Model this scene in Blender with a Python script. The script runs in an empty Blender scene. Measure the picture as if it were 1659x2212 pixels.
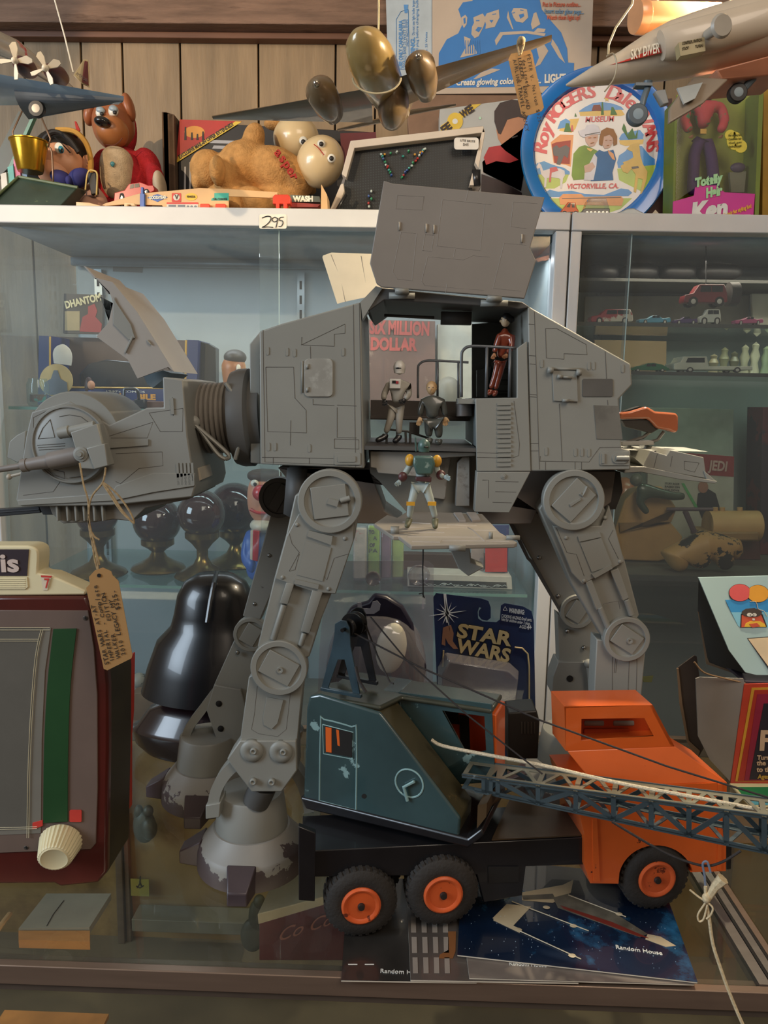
import bpy, math, random
from mathutils import Vector, Matrix, Euler
random.seed(7)
SC = bpy.context.scene
COL = SC.collection
R = math.radians
# ------------------------------------------------------------------ camera
FPX, IW, IH = 1650.0, 1659.0, 2212.0
CAMZ = 0.57                      # metres above the glass counter (counter top is z = 0)
CAM_ROT = (Matrix.Rotation(0.023, 3, 'Z') @ Matrix.Rotation(R(90 - 8.7), 3, 'X') @ Matrix.Rotation(0.019, 3, 'Z'))
cd = bpy.data.cameras.new('camera'); cd.sensor_fit = 'VERTICAL'; cd.sensor_height = 36
cd.lens = FPX / IH * 36; cd.clip_start = 0.02; cd.clip_end = 50
cam = bpy.data.objects.new('camera', cd); COL.objects.link(cam)
cam.matrix_world = Matrix.Translation((0, 0, CAMZ)) @ CAM_ROT.to_4x4()
SC.camera = cam
# ------------------------------------------------------------------ view + world
vs = SC.view_settings
SC.display_settings.display_device = 'sRGB'
vs.view_transform = 'Standard'; vs.look = 'None'; vs.gamma = 1.0; vs.use_curve_mapping = False
vs.exposure = 0.12
wd = bpy.data.worlds.new('world'); SC.world = wd; wd.use_nodes = True
wn = wd.node_tree.nodes; wl = wd.node_tree.links; wn.clear()
wo = wn.new('ShaderNodeOutputWorld'); wb = wn.new('ShaderNodeBackground')
tc = wn.new('ShaderNodeTexCoord'); sx = wn.new('ShaderNodeSeparateXYZ'); rp = wn.new('ShaderNodeValToRGB')
mr = wn.new('ShaderNodeMapRange'); mr.inputs[1].default_value = -1; mr.inputs[2].default_value = 1
wl.new(tc.outputs['Generated'], sx.inputs[0]); wl.new(sx.outputs[2], mr.inputs[0]); wl.new(mr.outputs[0], rp.inputs[0])
wl.new(rp.outputs[0], wb.inputs[0]); wl.new(wb.outputs[0], wo.inputs[0])
rp.color_ramp.elements[0].color = (0.16, 0.11, 0.075, 1); rp.color_ramp.elements[1].color = (0.75, 0.62, 0.46, 1)
e = rp.color_ramp.elements.new(0.5); e.color = (0.34, 0.27, 0.21, 1)
wb.inputs[1].default_value = 0.42

def light(name, kind, loc, target, energy, color, size=0.5, size_y=None, spot=60, blend=0.3, radius=0.03):
    l = bpy.data.lights.new(name, kind); l.energy = energy; l.color = color
    if kind == 'AREA':
        l.shape = 'RECTANGLE'; l.size = size; l.size_y = size_y or size
    if kind == 'SPOT':
        l.spot_size = R(spot); l.spot_blend = blend
    if kind in ('SPOT', 'POINT'): l.shadow_soft_size = radius
    o = bpy.data.objects.new(name, l); COL.objects.link(o); o.location = loc
    d = Vector(target) - Vector(loc)
    o.rotation_euler = d.to_track_quat('-Z', 'Y').to_euler()
    return o
# daylight from the shop windows, behind the camera to the left
light('window_daylight', 'AREA', (-2.5, -0.3, 1.2), (0, 1.1, 0.5), 56, (0.70, 0.85, 1.0), 1.2, 1.3)
# broad warm ceiling fixture over the counter, behind the camera
light('ceiling_light', 'AREA', (0.7, -0.6, 1.9), (0.1, 1.1, 0.35), 17, (1.0, 0.84, 0.68), 1.0, 1.0)
# low evening sun slanting in through the left window onto the top of the cabinet
light('sun_shaft', 'SPOT', (-1.55, -0.55, 1.45), (-0.42, 1.6, 1.10), 125, (1.0, 0.74, 0.46), spot=26, blend=0.15, radius=0.012)
# added fill lights that brighten both cabinets and the glass counter, no real fittings
light('cabinet_fill_left', 'AREA', (-0.22, 1.66, 0.855), (-0.22, 1.70, 0.0), 2.2, (0.87, 0.94, 1.0), 1.0, 0.05)
light('cabinet_fill_right', 'AREA', (0.85, 1.66, 0.855), (0.85, 1.70, 0.0), 2.1, (1.0, 0.86, 0.68), 0.8, 0.05)
light('counter_fill', 'AREA', (-0.1, 0.74, -0.05), (-0.1, 1.24, -0.30), 0.9, (1.0, 0.80, 0.55), 1.6, 0.03)
# ------------------------------------------------------------------ pixel to place helpers
CO = Vector((0, 0, CAMZ))
def ray(px, py):
    return (CAM_ROT @ Vector(((px - IW / 2) / FPX, -(py - IH / 2) / FPX, -1.0)))
def P(px, py, Y):
    d = ray(px, py); return CO + d * (Y / d.y)
def G(px, py, z=0.0):
    d = ray(px, py); return CO + d * ((z - CAMZ) / d.z)
def PP(px, py, p0, n):
    d = ray(px, py); n = Vector(n); return CO + d * ((Vector(p0) - CO).dot(n) / d.dot(n))
def S(Y, py=1106):               # metres per pixel at a depth
    return (P(830, py, Y) - P(829, py, Y)).length
# ------------------------------------------------------------------ materials
def srgb(c):
    if isinstance(c, str):
        c = [int(c[i:i + 2], 16) / 255 for i in (0, 2, 4)]
    return tuple((v / 12.92 if v <= 0.04045 else ((v + 0.055) / 1.055) ** 2.4) for v in c[:3]) + (1,)
MATS = {}
def mat(name, c, rough=0.5, metal=0.0, var=0.12, vs=25.0, c2=None, c2t=0.5, c2w=0.06, c2s=8.0, bump=0.0, bs=150.0,
        coat=0.0, emit=0.0, spec=0.5, stretch=None, zlow=None):
    if name in MATS: return MATS[name]
    m = bpy.data.materials.new(name); m.use_nodes = True
    nt = m.node_tree; n = nt.nodes; l = nt.links; b = n['Principled BSDF']
    c = srgb(c); b.inputs['Roughness'].default_value = rough; b.inputs['Metallic'].default_value = metal
    b.inputs['Coat Weight'].default_value = coat; b.inputs['Specular IOR Level'].default_value = spec
    t = n.new('ShaderNodeTexCoord'); mp = n.new('ShaderNodeMapping'); l.new(t.outputs['Object'], mp.inputs[0])
    if stretch: mp.inputs['Scale'].default_value = stretch
    nz = n.new('ShaderNodeTexNoise'); nz.inputs['Scale'].default_value = vs; nz.inputs['Detail'].default_value = 4
    l.new(mp.outputs[0], nz.inputs['Vector'])
    r = n.new('ShaderNodeValToRGB')
    r.color_ramp.elements[0].position = 0.3; r.color_ramp.elements[1].position = 0.7
    r.color_ramp.elements[0].color = tuple(max(0, v * (1 - var)) for v in c[:3]) + (1,)
    r.color_ramp.elements[1].color = tuple(min(1, v * (1 + var)) for v in c[:3]) + (1,)
    l.new(nz.outputs['Fac'], r.inputs[0]); out = r.outputs[0]
    if c2 is not None:
        nz2 = n.new('ShaderNodeTexNoise'); nz2.inputs['Scale'].default_value = c2s; nz2.inputs['Detail'].default_value = 6
        nz2.inputs['Roughness'].default_value = 0.65
        l.new(mp.outputs[0], nz2.inputs['Vector'])
        r2 = n.new('ShaderNodeValToRGB'); r2.color_ramp.elements[0].position = c2t; r2.color_ramp.elements[1].position = c2t + c2w
        r2.color_ramp.elements[0].color = (0, 0, 0, 1); r2.color_ramp.elements[1].color = (1, 1, 1, 1)
        if zlow is not None:            # worn paint that survives mostly below a height
            sz = n.new('ShaderNodeSeparateXYZ'); l.new(t.outputs['Object'], sz.inputs[0])
            m1 = n.new('ShaderNodeMath'); m1.operation = 'MULTIPLY_ADD'; m1.inputs[1].default_value = -zlow[1]; m1.inputs[2].default_value = zlow[0] * zlow[1]; m1.use_clamp = False
            l.new(sz.outputs[2], m1.inputs[0]); m2 = n.new('ShaderNodeMath'); l.new(m1.outputs[0], m2.inputs[0]); l.new(nz2.outputs['Fac'], m2.inputs[1]); l.new(m2.outputs[0], r2.inputs[0])
        else: l.new(nz2.outputs['Fac'], r2.inputs[0])
        mx = n.new('ShaderNodeMix'); mx.data_type = 'RGBA'
        l.new(r2.outputs[0], mx.inputs[0]); l.new(out, mx.inputs[6]); mx.inputs[7].default_value = srgb(c2); out = mx.outputs[2]
    l.new(out, b.inputs['Base Color'])
    if bump:
        nb = n.new('ShaderNodeTexNoise'); nb.inputs['Scale'].default_value = bs; nb.inputs['Detail'].default_value = 3
        l.new(mp.outputs[0], nb.inputs['Vector'])
        bp = n.new('ShaderNodeBump'); bp.inputs['Strength'].default_value = bump; bp.inputs['Distance'].default_value = 0.002
        l.new(nb.outputs['Fac'], bp.inputs['Height']); l.new(bp.outputs[0], b.inputs['Normal'])
    if emit:
        b.inputs['Emission Color'].default_value = c; b.inputs['Emission Strength'].default_value = emit
    MATS[name] = m; return m
def glass(name, tint=(0.9, 0.95, 0.95), refl=0.10, rough=0.02, haze=0.0, hazec=(0.6, 0.6, 0.6)):
    """thin sheet glass / clear plastic: straight-through transparency plus mirror reflection by angle"""
    if name in MATS: return MATS[name]
    m = bpy.data.materials.new(name); m.use_nodes = True
    nt = m.node_tree; n = nt.nodes; l = nt.links; n.clear()
    o = n.new('ShaderNodeOutputMaterial'); mx = n.new('ShaderNodeMixShader'); tr = n.new('ShaderNodeBsdfTransparent')
    gl = n.new('ShaderNodeBsdfGlossy'); gl.inputs['Roughness'].default_value = rough
    tr.inputs[0].default_value = tint + (1,)
    ge = n.new('ShaderNodeNewGeometry'); dt = n.new('ShaderNodeVectorMath'); dt.operation = 'DOT_PRODUCT'
    l.new(ge.outputs['Incoming'], dt.inputs[0]); l.new(ge.outputs['Normal'], dt.inputs[1])
    def mth(op, a, b_):
        k = n.new('ShaderNodeMath'); k.operation = op
        for i, v in enumerate((a, b_)):
            if v is None: continue
            if isinstance(v, (int, float)): k.inputs[i].default_value = v
            else: l.new(v, k.inputs[i])
        return k.outputs[0]
    fz_ = mth('MULTIPLY', mth('POWER', mth('SUBTRACT', 1.0, mth('ABSOLUTE', dt.outputs['Value'], None)), 5.0), 0.9)
    l.new(mth('ADD', fz_, 0.02 + refl * 0.15), mx.inputs[0])
    if haze:
        df = n.new('ShaderNodeBsdfDiffuse'); df.inputs[0].default_value = hazec + (1,)
        m2 = n.new('ShaderNodeMixShader'); m2.inputs[0].default_value = haze
        l.new(tr.outputs[0], m2.inputs[1]); l.new(df.outputs[0], m2.inputs[2]); l.new(m2.outputs[0], mx.inputs[1])
    else:
        l.new(tr.outputs[0], mx.inputs[1])
    l.new(gl.outputs[0], mx.inputs[2]); l.new(mx.outputs[0], o.inputs[0])
    MATS[name] = m; return m
# ------------------------------------------------------------------ mesh builder
class MB:
    def __init__(s): s.v = []; s.f = []; s.mi = []; s.ms = []; s.cur = 0; s.sm = []; s.smooth = False
    def mat(s, m):
        if m not in s.ms: s.ms.append(m)
        s.cur = s.ms.index(m); return s
    def add(s, vs, fs, smooth=None):
        b = len(s.v); s.v += [Vector(v) for v in vs]
        for f in fs:
            s.f.append([i + b for i in f]); s.mi.append(s.cur); s.sm.append(s.smooth if smooth is None else smooth)
        return s
    def prism(s, pts, vec, vec0=None, smooth=False, taper=1.0, tc=None):
        pts = [Vector(p) for p in pts]; vec = Vector(vec)
        if vec0 is not None: pts = [p + Vector(vec0) for p in pts]
        n = len(pts); c = sum(pts, Vector()) / n
        back = [c + (p - c) * taper + vec for p in pts]
        s.add(pts + back, [list(range(n)), list(range(2 * n - 1, n - 1, -1))], False)
        s.add(pts + back, [[i, i + n, (i + 1) % n + n, (i + 1) % n] for i in range(n)], smooth)
        return s
    def ppx(s, px, Y, depth, smooth=False, taper=1.0):
        """outline traced in the frame, standing at depth Y, with its own real thickness going away from the viewer"""
        return s.prism([P(x, y, Y) for x, y in px], (0, depth, 0), smooth=smooth, taper=taper)
    def box(s, c, sz, M=None, rot=None):
        x, y, z = [k / 2 for k in sz]
        vs = [Vector((a, b_, d)) for a in (-x, x) for b_ in (-y, y) for d in (-z, z)]
        if rot is not None: vs = [Euler(rot).to_matrix() @ v for v in vs]
        if M is not None: vs = [M @ (v + Vector(c)) for v in vs]
        else: vs = [v + Vector(c) for v in vs]
        return s.add(vs, [[0, 1, 3, 2], [4, 6, 7, 5], [0, 4, 5, 1], [2, 3, 7, 6], [0, 2, 6, 4], [1, 5, 7, 3]], False)
    def bx(s, a, b_, M=None):
        a = Vector(a); b_ = Vector(b_); return s.box((a + b_) / 2, [abs(k) for k in (b_ - a)], M)
    def tube(s, pts, r, seg=8, closed=False, cap=True, flat=1.0):
        pts = [Vector(p) for p in pts]; n = len(pts)
        rs = r if isinstance(r, (list, tuple)) else [r] * n
        vs = []; up = None
        for i, p in enumerate(pts):
            if closed: t = pts[(i + 1) % n] - pts[i - 1]
            else: t = pts[min(i + 1, n - 1)] - pts[max(i - 1, 0)]
            t = t.normalized() if t.length > 1e-9 else Vector((0, 0, 1))
            if up is None:
                up = Vector((0, 0, 1)) if abs(t.z) < 0.9 else Vector((0, 1, 0))
            u = t.cross(up)
            if u.length < 1e-6: u = t.cross(Vector((1, 0, 0)))
            u.normalize(); w = u.cross(t).normalized(); up = w
            for k in range(seg):
                a = 2 * math.pi * k / seg
                vs.append(p + u * math.cos(a) * rs[i] + w * math.sin(a) * rs[i] * flat)
        fs = []
        m = n if closed else n - 1
        for i in range(m):
            for k in range(seg):
                a = i * seg + k; b_ = i * seg + (k + 1) % seg; c = ((i + 1) % n) * seg + (k + 1) % seg; d = ((i + 1) % n) * seg + k
                fs.append([a, b_, c, d])
        s.add(vs, fs, True)
        if cap and not closed:
            s.add(vs[:seg], [list(range(seg - 1, -1, -1))], False); s.add(vs[-seg:], [list(range(seg))], False)
        return s
    def cyl(s, a, b_, r0, r1=None, seg=24, smooth=True):
        return s.tube([a, b_], [r0, r0 if r1 is None else r1], seg)
    def lathe(s, prof, o, axis=(0, 0, 1), seg=32, xdir=None, arc=None):
        """profile [(radius, height)] spun about axis through o"""
        ax = Vector(axis).normalized(); o = Vector(o)
        u = Vector(xdir) if xdir else (ax.orthogonal())
        u = (u - ax * u.dot(ax)).normalized(); w = ax.cross(u)
        n = len(prof); vs = []
        for r, h in prof:
            for k in range(seg):
                a = 2 * math.pi * k / seg; vs.append(o + ax * h + (u * math.cos(a) + w * math.sin(a)) * r)
        fs = []
        for i in range(n - 1):
            for k in range(seg):
                fs.append([i * seg + k, i * seg + (k + 1) % seg, (i + 1) * seg + (k + 1) % seg, (i + 1) * seg + k])
        s.add(vs, fs, True)
        for i in (0, n - 1):
            if prof[i][0] > 1e-6: s.add(vs[i * seg:(i + 1) * seg], [list(range(seg))], False)
        return s
    def ell(s, c, r, rot=(0, 0, 0), seg=20, rings=12, M=None, pw=1.0):
        E = Euler(rot).to_matrix(); vs = []; c = Vector(c)
        def pf(v): return math.copysign(abs(v) ** pw, v)
        for i in range(rings + 1):
            th = math.pi * i / rings
            for k in range(seg):
                a = 2 * math.pi * k / seg
                v = Vector((pf(math.sin(th)) * pf(math.cos(a)) * r[0], pf(math.sin(th)) * pf(math.sin(a)) * r[1], pf(math.cos(th)) * r[2]))
                vs.append(c + E @ v)
        fs = [[i * seg + k, (i + 1) * seg + k, (i + 1) * seg + (k + 1) % seg, i * seg + (k + 1) % seg] for i in range(rings) for k in range(seg)]
        return s.add(vs, fs, True)
    def quad(s, a, b_, c, d): return s.add([a, b_, c, d], [[0, 1, 2, 3]], False)
    def obj(s, name, m=None, parent=None, bevel=0.0, seg=2, sub=0, M=None, solid=0.0):
        vs = s.v if M is None else [M @ v for v in s.v]
        me = bpy.data.meshes.new(name); me.from_pydata([tuple(v) for v in vs], [], s.f)
        if m is not None and not s.ms: me.materials.append(m)
        for k in s.ms: me.materials.append(k)
        me.polygons.foreach_set('material_index', s.mi); me.polygons.foreach_set('use_smooth', s.sm)
        import bmesh
        bm = bmesh.new(); bm.from_mesh(me); bmesh.ops.remove_doubles(bm, verts=bm.verts, dist=1e-6)
        bmesh.ops.recalc_face_normals(bm, faces=bm.faces); bm.to_mesh(me); bm.free(); me.set_sharp_from_angle(angle=R(38))
        o = bpy.data.objects.new(name, me); COL.objects.link(o)
        if parent is not None: o.parent = parent
        if solid:
            q = o.modifiers.new('solid', 'SOLIDIFY'); q.thickness = solid; q.offset = 0
        if bevel:
            q = o.modifiers.new('bevel', 'BEVEL'); q.width = bevel; q.segments = seg; q.limit_method = 'ANGLE'; q.angle_limit = R(35)
            q.harden_normals = False
        if sub:
            q = o.modifiers.new('sub', 'SUBSURF'); q.levels = sub; q.render_levels = sub
        return o
ROOTS = []
def thing(name, label, cat, group=None):
    o = bpy.data.objects.new(name, None); COL.objects.link(o); o.empty_display_size = 0.02
    o['label'] = label; o['category'] = cat
    if group: o['group'] = group
    ROOTS.append(o); return o
def tag(o, label, cat, group=None, kind=None):
    o['label'] = label; o['category'] = cat
    if group: o['group'] = group
    if kind: o['kind'] = kind
    ROOTS.append(o); return o
def struct(o, label=None):
    o['kind'] = 'structure'
    if label: o['label'] = label
    ROOTS.append(o); return o
def kids(o): return [c for c in bpy.data.objects if c.parent == o]
DONE = set()
def fin(root):
    """move the origin of a thing to its base, the geometry staying where it is"""
    if root.name in DONE: return
    DONE.add(root.name)
    tree = []; st = [root]
    while st:
        o = st.pop(); tree.append(o); st += KID.get(o.name, [])
    lo = Vector((1e9,) * 3); hi = Vector((-1e9,) * 3)
    for o in tree:
        if o.type == 'MESH':
            for v in o.data.vertices:
                for k in range(3):
                    lo[k] = min(lo[k], v.co[k]); hi[k] = max(hi[k], v.co[k])
    if lo.x > 1e8: return
    c = Vector(((lo.x + hi.x) / 2, (lo.y + hi.y) / 2, lo.z))
    T = Matrix.Translation(-c)
    for o in tree:
        if o.type == 'MESH': o.data.transform(T)
    root.location = c
KID = {}
def index_kids():
    KID.clear()
    for o in bpy.data.objects:
        if o.parent: KID.setdefault(o.parent.name, []).append(o)
def dup(root, loc=None, rotz=None, label=None, group=None, scale=None, rot=None):
    def cp(o, par):
        c = o.copy(); COL.objects.link(c); c.parent = par
        for ch in kids(o): cp(ch, c)
        return c
    r = cp(root, None); DONE.add(r.name)
    if loc is not None: r.location = loc
    if rotz is not None: r.rotation_euler = (0, 0, rotz)
    if rot is not None: r.rotation_euler = rot
    if scale is not None: r.scale = scale
    if label: r['label'] = label
    if group: r['group'] = group
    return r
# ------------------------------------------------------------------ lettering
def text_mesh(s, size, ext=0.0004, shear=0.0, bold=0.0, align='CENTER', spacing=1.0):
    cu = bpy.data.curves.new('t', 'FONT'); cu.body = s; cu.size = size; cu.extrude = ext; cu.shear = shear; cu.offset = bold
    cu.align_x = align; cu.align_y = 'CENTER'; cu.space_character = spacing; cu.resolution_u = 3
    o = bpy.data.objects.new('t', cu); me = bpy.data.meshes.new_from_object(o)
    vs = [v.co.copy() for v in me.vertices]; fs = [list(p.vertices) for p in me.polygons]
    bpy.data.objects.remove(o); bpy.data.curves.remove(cu); bpy.data.meshes.remove(me)
    return vs, fs
def text(mb, s, o, ux, uy, size, bold=0.0, shear=0.0, align='CENTER', xs=1.0, ext=0.0003, spacing=1.0, fit=None):
    """letters on the plane spanned by ux, uy at o; fit = width in metres"""
    if not s.strip(): return mb
    ux = Vector(ux).normalized(); uy = Vector(uy); uy = (uy - ux * uy.dot(ux)).normalized(); n = ux.cross(uy)
    vs, fs = text_mesh(s, size, ext, shear, bold, align, spacing)
    if fit and vs:
        w = max(v.x for v in vs) - min(v.x for v in vs); xs = fit / w
    # letters sit on capital mid-height
    return mb.add([Vector(o) + ux * v.x * xs + uy * v.y + n * (v.z + 0.0002) for v in vs], fs, False)
def tpx(mb, s, x0, y0, x1, y1, Y, hpx, dy=0.0, **k):
    """lettering whose centre line runs from (x0,y0) to (x1,y1) in the frame, on the upright plane at depth Y"""
    a = P(x0, y0, Y - dy - 0.0004); b_ = P(x1, y1, Y - dy - 0.0004); ux = b_ - a
    n = Vector((0, -1, 0)); uy = n.cross(ux).normalized()
    size = hpx * S(Y) / 0.70
    return text(mb, s, (a + b_) / 2, ux, uy, size, fit=ux.length, **k)
def arc(cx, cy, rx, ry, a0, a1, n):
    return [(cx + rx * math.cos(R(a0 + (a1 - a0) * i / (n - 1))), cy - ry * math.sin(R(a0 + (a1 - a0) * i / (n - 1)))) for i in range(n)]
def circ(cx, cy, r, n=32, ry=None): return arc(cx, cy, r, ry or r, 0, 360 - 360 / n, n)
def rrect(x0, y0, x1, y1, r, n=5):
    return arc(x1 - r, y0 + r, r, r, 0, 90, n) + arc(x0 + r, y0 + r, r, r, 90, 180, n) + arc(x0 + r, y1 - r, r, r, 180, 270, n) + arc(x1 - r, y1 - r, r, r, 270, 360, n)
def spl(pts, n=6):
    """smooth curve through points of any dimension"""
    out = []; k = len(pts)
    for i in range(k - 1):
        p0 = pts[max(i - 1, 0)]; p1 = pts[i]; p2 = pts[i + 1]; p3 = pts[min(i + 2, k - 1)]
        for j in range(n):
            t = j / n
            out.append(tuple(0.5 * ((2 * b) + (-a + c) * t + (2 * a - 5 * b + 4 * c - d) * t * t + (-a + 3 * b - 3 * c + d) * t ** 3) for a, b, c, d in zip(p0, p1, p2, p3)))
    out.append(tuple(pts[-1])); return out
def lines(mb, segs, Y, w=1.2, lift=0.0006):
    """engraved panel seams traced on an upright face at depth Y"""
    r = w * S(Y) / 2
    for sg in segs:
        mb.tube([P(x, y, Y) for x, y in sg], r, 4)
    return mb
def bake(o):
    """apply the modifiers of o to its mesh"""
    bpy.context.view_layer.update()
    dg = bpy.context.evaluated_depsgraph_get()
    me = bpy.data.meshes.new_from_object(o.evaluated_get(dg)); o.modifiers.clear(); old = o.data; o.data = me
    return o
def melt(mb, name, m, parent=None, vox=0.004, it=6):
    """rounded forms flowing into one continuous body"""
    o = mb.obj(name, m, parent); k = o.modifiers.new('r', 'REMESH'); k.mode = 'VOXEL'; k.voxel_size = vox; k.use_smooth_shade = True
    k = o.modifiers.new('s', 'SMOOTH'); k.iterations = it; k.factor = 0.6; bake(o)
    for p in o.data.polygons: p.use_smooth = True
    return o
def skin(name, nodes, edges, m, parent=None, sub=2):
    """one continuous body grown round a skeleton: nodes = [(point, radius_x, radius_y)], node 0 is the root"""
    me = bpy.data.meshes.new(name); me.from_pydata([tuple(n[0]) for n in nodes], edges, []); me.update()
    o = bpy.data.objects.new(name, me); COL.objects.link(o)
    o.modifiers.new('skin', 'SKIN').use_smooth_shade = True
    for i, d in enumerate(me.skin_vertices[0].data):
        n = nodes[i]; d.radius = (n[1], n[2] if len(n) > 2 else n[1]); d.use_root = (i == 0)
    k = o.modifiers.new('sub', 'SUBSURF'); k.levels = sub; k.render_levels = sub
    bake(o); o.data.materials.clear(); o.data.materials.append(m)
    for p in o.data.polygons: p.use_smooth = True; p.material_index = 0
    if parent is not None: o.parent = parent
    return o
# ================================================================== THE SETTING
YF, YB, YW = 1.50, 1.90, 1.96            # display cabinet front, back panel, wall
wood_wall = mat('wall_panel_wood', '8f7758', 0.55, var=0.22, vs=6, stretch=(6, 6, 0.7), bump=0.25, bs=40, c2='6f5b40', c2t=0.60, c2w=0.2, c2s=5)
rough_beam = mat('rough_beam_wood', '7d6250', 0.85, var=0.3, vs=9, stretch=(0.8, 4, 7), bump=0.9, bs=60, c2='5b4334', c2t=0.58, c2w=0.1, c2s=6)
trim_wood = mat('trim_wood', '6f4a35', 0.6, var=0.2, vs=14, stretch=(0.5, 4, 4))
dark = mat('dark_gap', '14100d', 0.9)
white_metal = mat('white_enamel', 'c4c4c3', 0.38, var=0.04, vs=12)
interior = mat('cabinet_interior', '9ba2a3', 0.6, var=0.05, vs=3)
alu = mat('brushed_aluminium', '98938e', 0.38, 0.85, var=0.1, vs=30, stretch=(0.3, 3, 3))
bronze = mat('bronze_anodised', '8b7768', 0.38, 0.6, var=0.1, vs=30, stretch=(0.3, 3, 3))
door_glass = glass('door_glass', (0.93, 0.96, 0.96), 0.10, 0.015, 0.05, (0.5, 0.56, 0.6))
top_glass = glass('counter_glass', (0.86, 0.90, 0.88), 0.14, 0.02, 0.025, (0.45, 0.45, 0.42))
shelf_glass = glass('shelf_glass', (0.80, 0.90, 0.88), 0.12, 0.02, 0.06, (0.4, 0.5, 0.5))
zt = P(829, 458, YF).z; zb = P(829, 497, YF).z
# panelled wall: planks of uneven width with dark grooves between
gx = [-700, -560, -455, -330, -235, -140, -60, 51, 175, 264, 389, 558, 725, 812, 905, 1010, 1135, 1225, 1292, 1370, 1440, 1560, 1650, 1760, 1880]
w = MB(); xs = [P(x, 120, YW).x for x in gx]
zc = P(829, 20, YW).z
for a, b_ in zip(xs[:-1], xs[1:]):
    w.mat(wood_wall).bx((a + 0.0022, YW, -0.95), (b_ - 0.0022, YW + 0.02, zc + 0.4))
w.mat(dark).bx((xs[0] - 0.3, YW + 0.008, -0.95), (xs[-1] + 0.6, YW + 0.03, zc + 0.4))
struct(w.obj('wall_back', bevel=0.0012))
fl = MB().bx((-2.2, -2.2, -0.97), (2.6, YW + 0.1, -0.95)).obj('floor', mat('floor_boards', '4a3526', 0.6, var=0.3, vs=5, stretch=(6, 1, 1)))
struct(fl)
zb0, zb1 = P(400, 50, YW - 0.07).z, P(400, -60, YW - 0.07).z
struct(MB().bx((-1.5, YW - 0.07, zb0), (2.0, YW, zb1)).bx((-1.5, YW - 0.075, zb0 + 0.062), (2.0, YW, zb0 + 0.066)).obj('trim_1', rough_beam, bevel=0.004))
struct(MB().bx((-1.5, YW - 0.03, zb0 - 0.014), (2.0, YW, zb0 - 0.0005)).obj('trim_2', trim_wood, bevel=0.002))
# ------------------------------------------------------------------ two glass fronted display cabinets
XL = P(-30, 500, YF).x; XM = P(1229.5, 480, YF).x; XR = P(2050, 480, YF).x
def cabinet(x0, x1, label, shelves, postl, postr, glassl):
    t = thing('display_cabinet', label, 'cabinet', 'white framed display cabinets')
    zf = -0.93
    fr = MB()
    fr.bx((x0, YF - 0.02, zb), (x1, YF + 0.02, zt))
    fr.obj('top_rail', white_metal, t, bevel=0.002)
    for a, b_ in ((x0, x0 + postl), (x1 - postr, x1)):
        MB().bx((a, YF - 0.018, zf), (b_, YF + 0.018, zb - 0.0005)).obj('post', white_metal, t, bevel=0.002)
    MB().bx((x0, YF - 0.02, zf - 0.02), (x1, YF + 0.02, zf)).obj('bottom_rail', white_metal, t, bevel=0.002)
    MB().bx((x0, YF + 0.021, zt - 0.018), (x1, YB + 0.01, zt)).obj('roof_panel', white_metal, t)
    MB().bx((x0 + 0.002, YF + 0.03, zb + 0.006), (x1 - 0.002, YB - 0.01, zb + 0.014)).bx((x0 + 0.002, YB - 0.03, zb - 0.014), (x1 - 0.002, YB - 0.012, zb + 0.004)).obj('ceiling_panel', mat('cabinet_ceiling', '6d7880', 0.4, 0.3, var=0.1), t)
    MB().bx((x0 + (0.0 if not glassl else 0.001), YB, zf), (x1, YB + 0.01, zt - 0.02)).obj('back_panel', interior, t)
    for sx_ in ((x0, x0 + 0.006), (x1 - 0.006, x1)):
        isg = glassl and sx_[0] == x0
        MB().bx((sx_[0], YF + 0.021, zf), (sx_[1], YB - 0.001, zt - 0.019)).obj('side_panel', door_glass if isg else interior, t)
    mid = x0 + (x1 - x0) * 0.5
    return t, mid
cabL, _ = cabinet(XL, XM - 0.0015, 'white framed glass display cabinet on the left, stocked with boxed toys and globes', 3, 0.006, P(1229, 480, YF).x - P(1199, 480, YF).x, True)
cabR, _ = cabinet(XM + 0.0015, XR, 'white framed glass display cabinet on the right, its shelves of toy cars darker', 3, P(1254, 480, YF).x - P(1231, 480, YF).x, 0.03, False)
# sliding glass panes with their exposed vertical edges
for t, x0, x1, e0, gn in ((cabL, XL + 0.01, XM - 0.032, 603, 562), (cabR, XM + 0.026, XR - 0.03, 1351, 1345)):
    xe = P(e0, 700, YF).x; xg = P(gn, 700, YF + 0.012).x
    MB().bx((x0, YF - 0.004, -0.92), (xe, YF - 0.001, zb - 0.001)).obj('sliding_pane', door_glass, t)
    MB().bx((xg, YF + 0.008, -0.92), (x1, YF + 0.011, zb - 0.001)).obj('sliding_pane', door_glass, t)
    MB().bx((xe - 0.0001, YF - 0.0042, -0.92), (xe + 0.0012, YF - 0.0008, zb - 0.001)).obj('pane_edge', mat('glass_edge', '9fb3b3', 0.2, var=0.02), t)
ZS1 = P(500, 887, YF + 0.02).z; ZS2 = P(430, 1268, YF + 0.02).z
edge_m = mat('shelf_edge_green', '6f9389', 0.15, var=0.05)
def shelf(t, x0, x1, z, th=0.006, m=shelf_glass, em=edge_m, yf=YF + 0.025, yb=YB - 0.02, nm='shelf'):
    s_ = MB().bx((x0, yf, z - th), (x1, yb, z)).obj(nm, m, t)
    MB().bx((x0, yf - 0.0012, z - th), (x1, yf - 0.0001, z)).obj('shelf_edge', em, s_)
shelf(cabL, XL + 0.012, XM - 0.04, ZS1); shelf(cabL, XL + 0.012, XM - 0.04, ZS2)
dk = mat('shelf_dark_edge', '3a3b38', 0.4)
Z_R1 = P(1450, 699, YF + 0.03).z; Z_R2 = P(1450, 803, YF + 0.03).z; Z_R3 = P(1450, 1242, YF + 0.03).z
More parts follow.
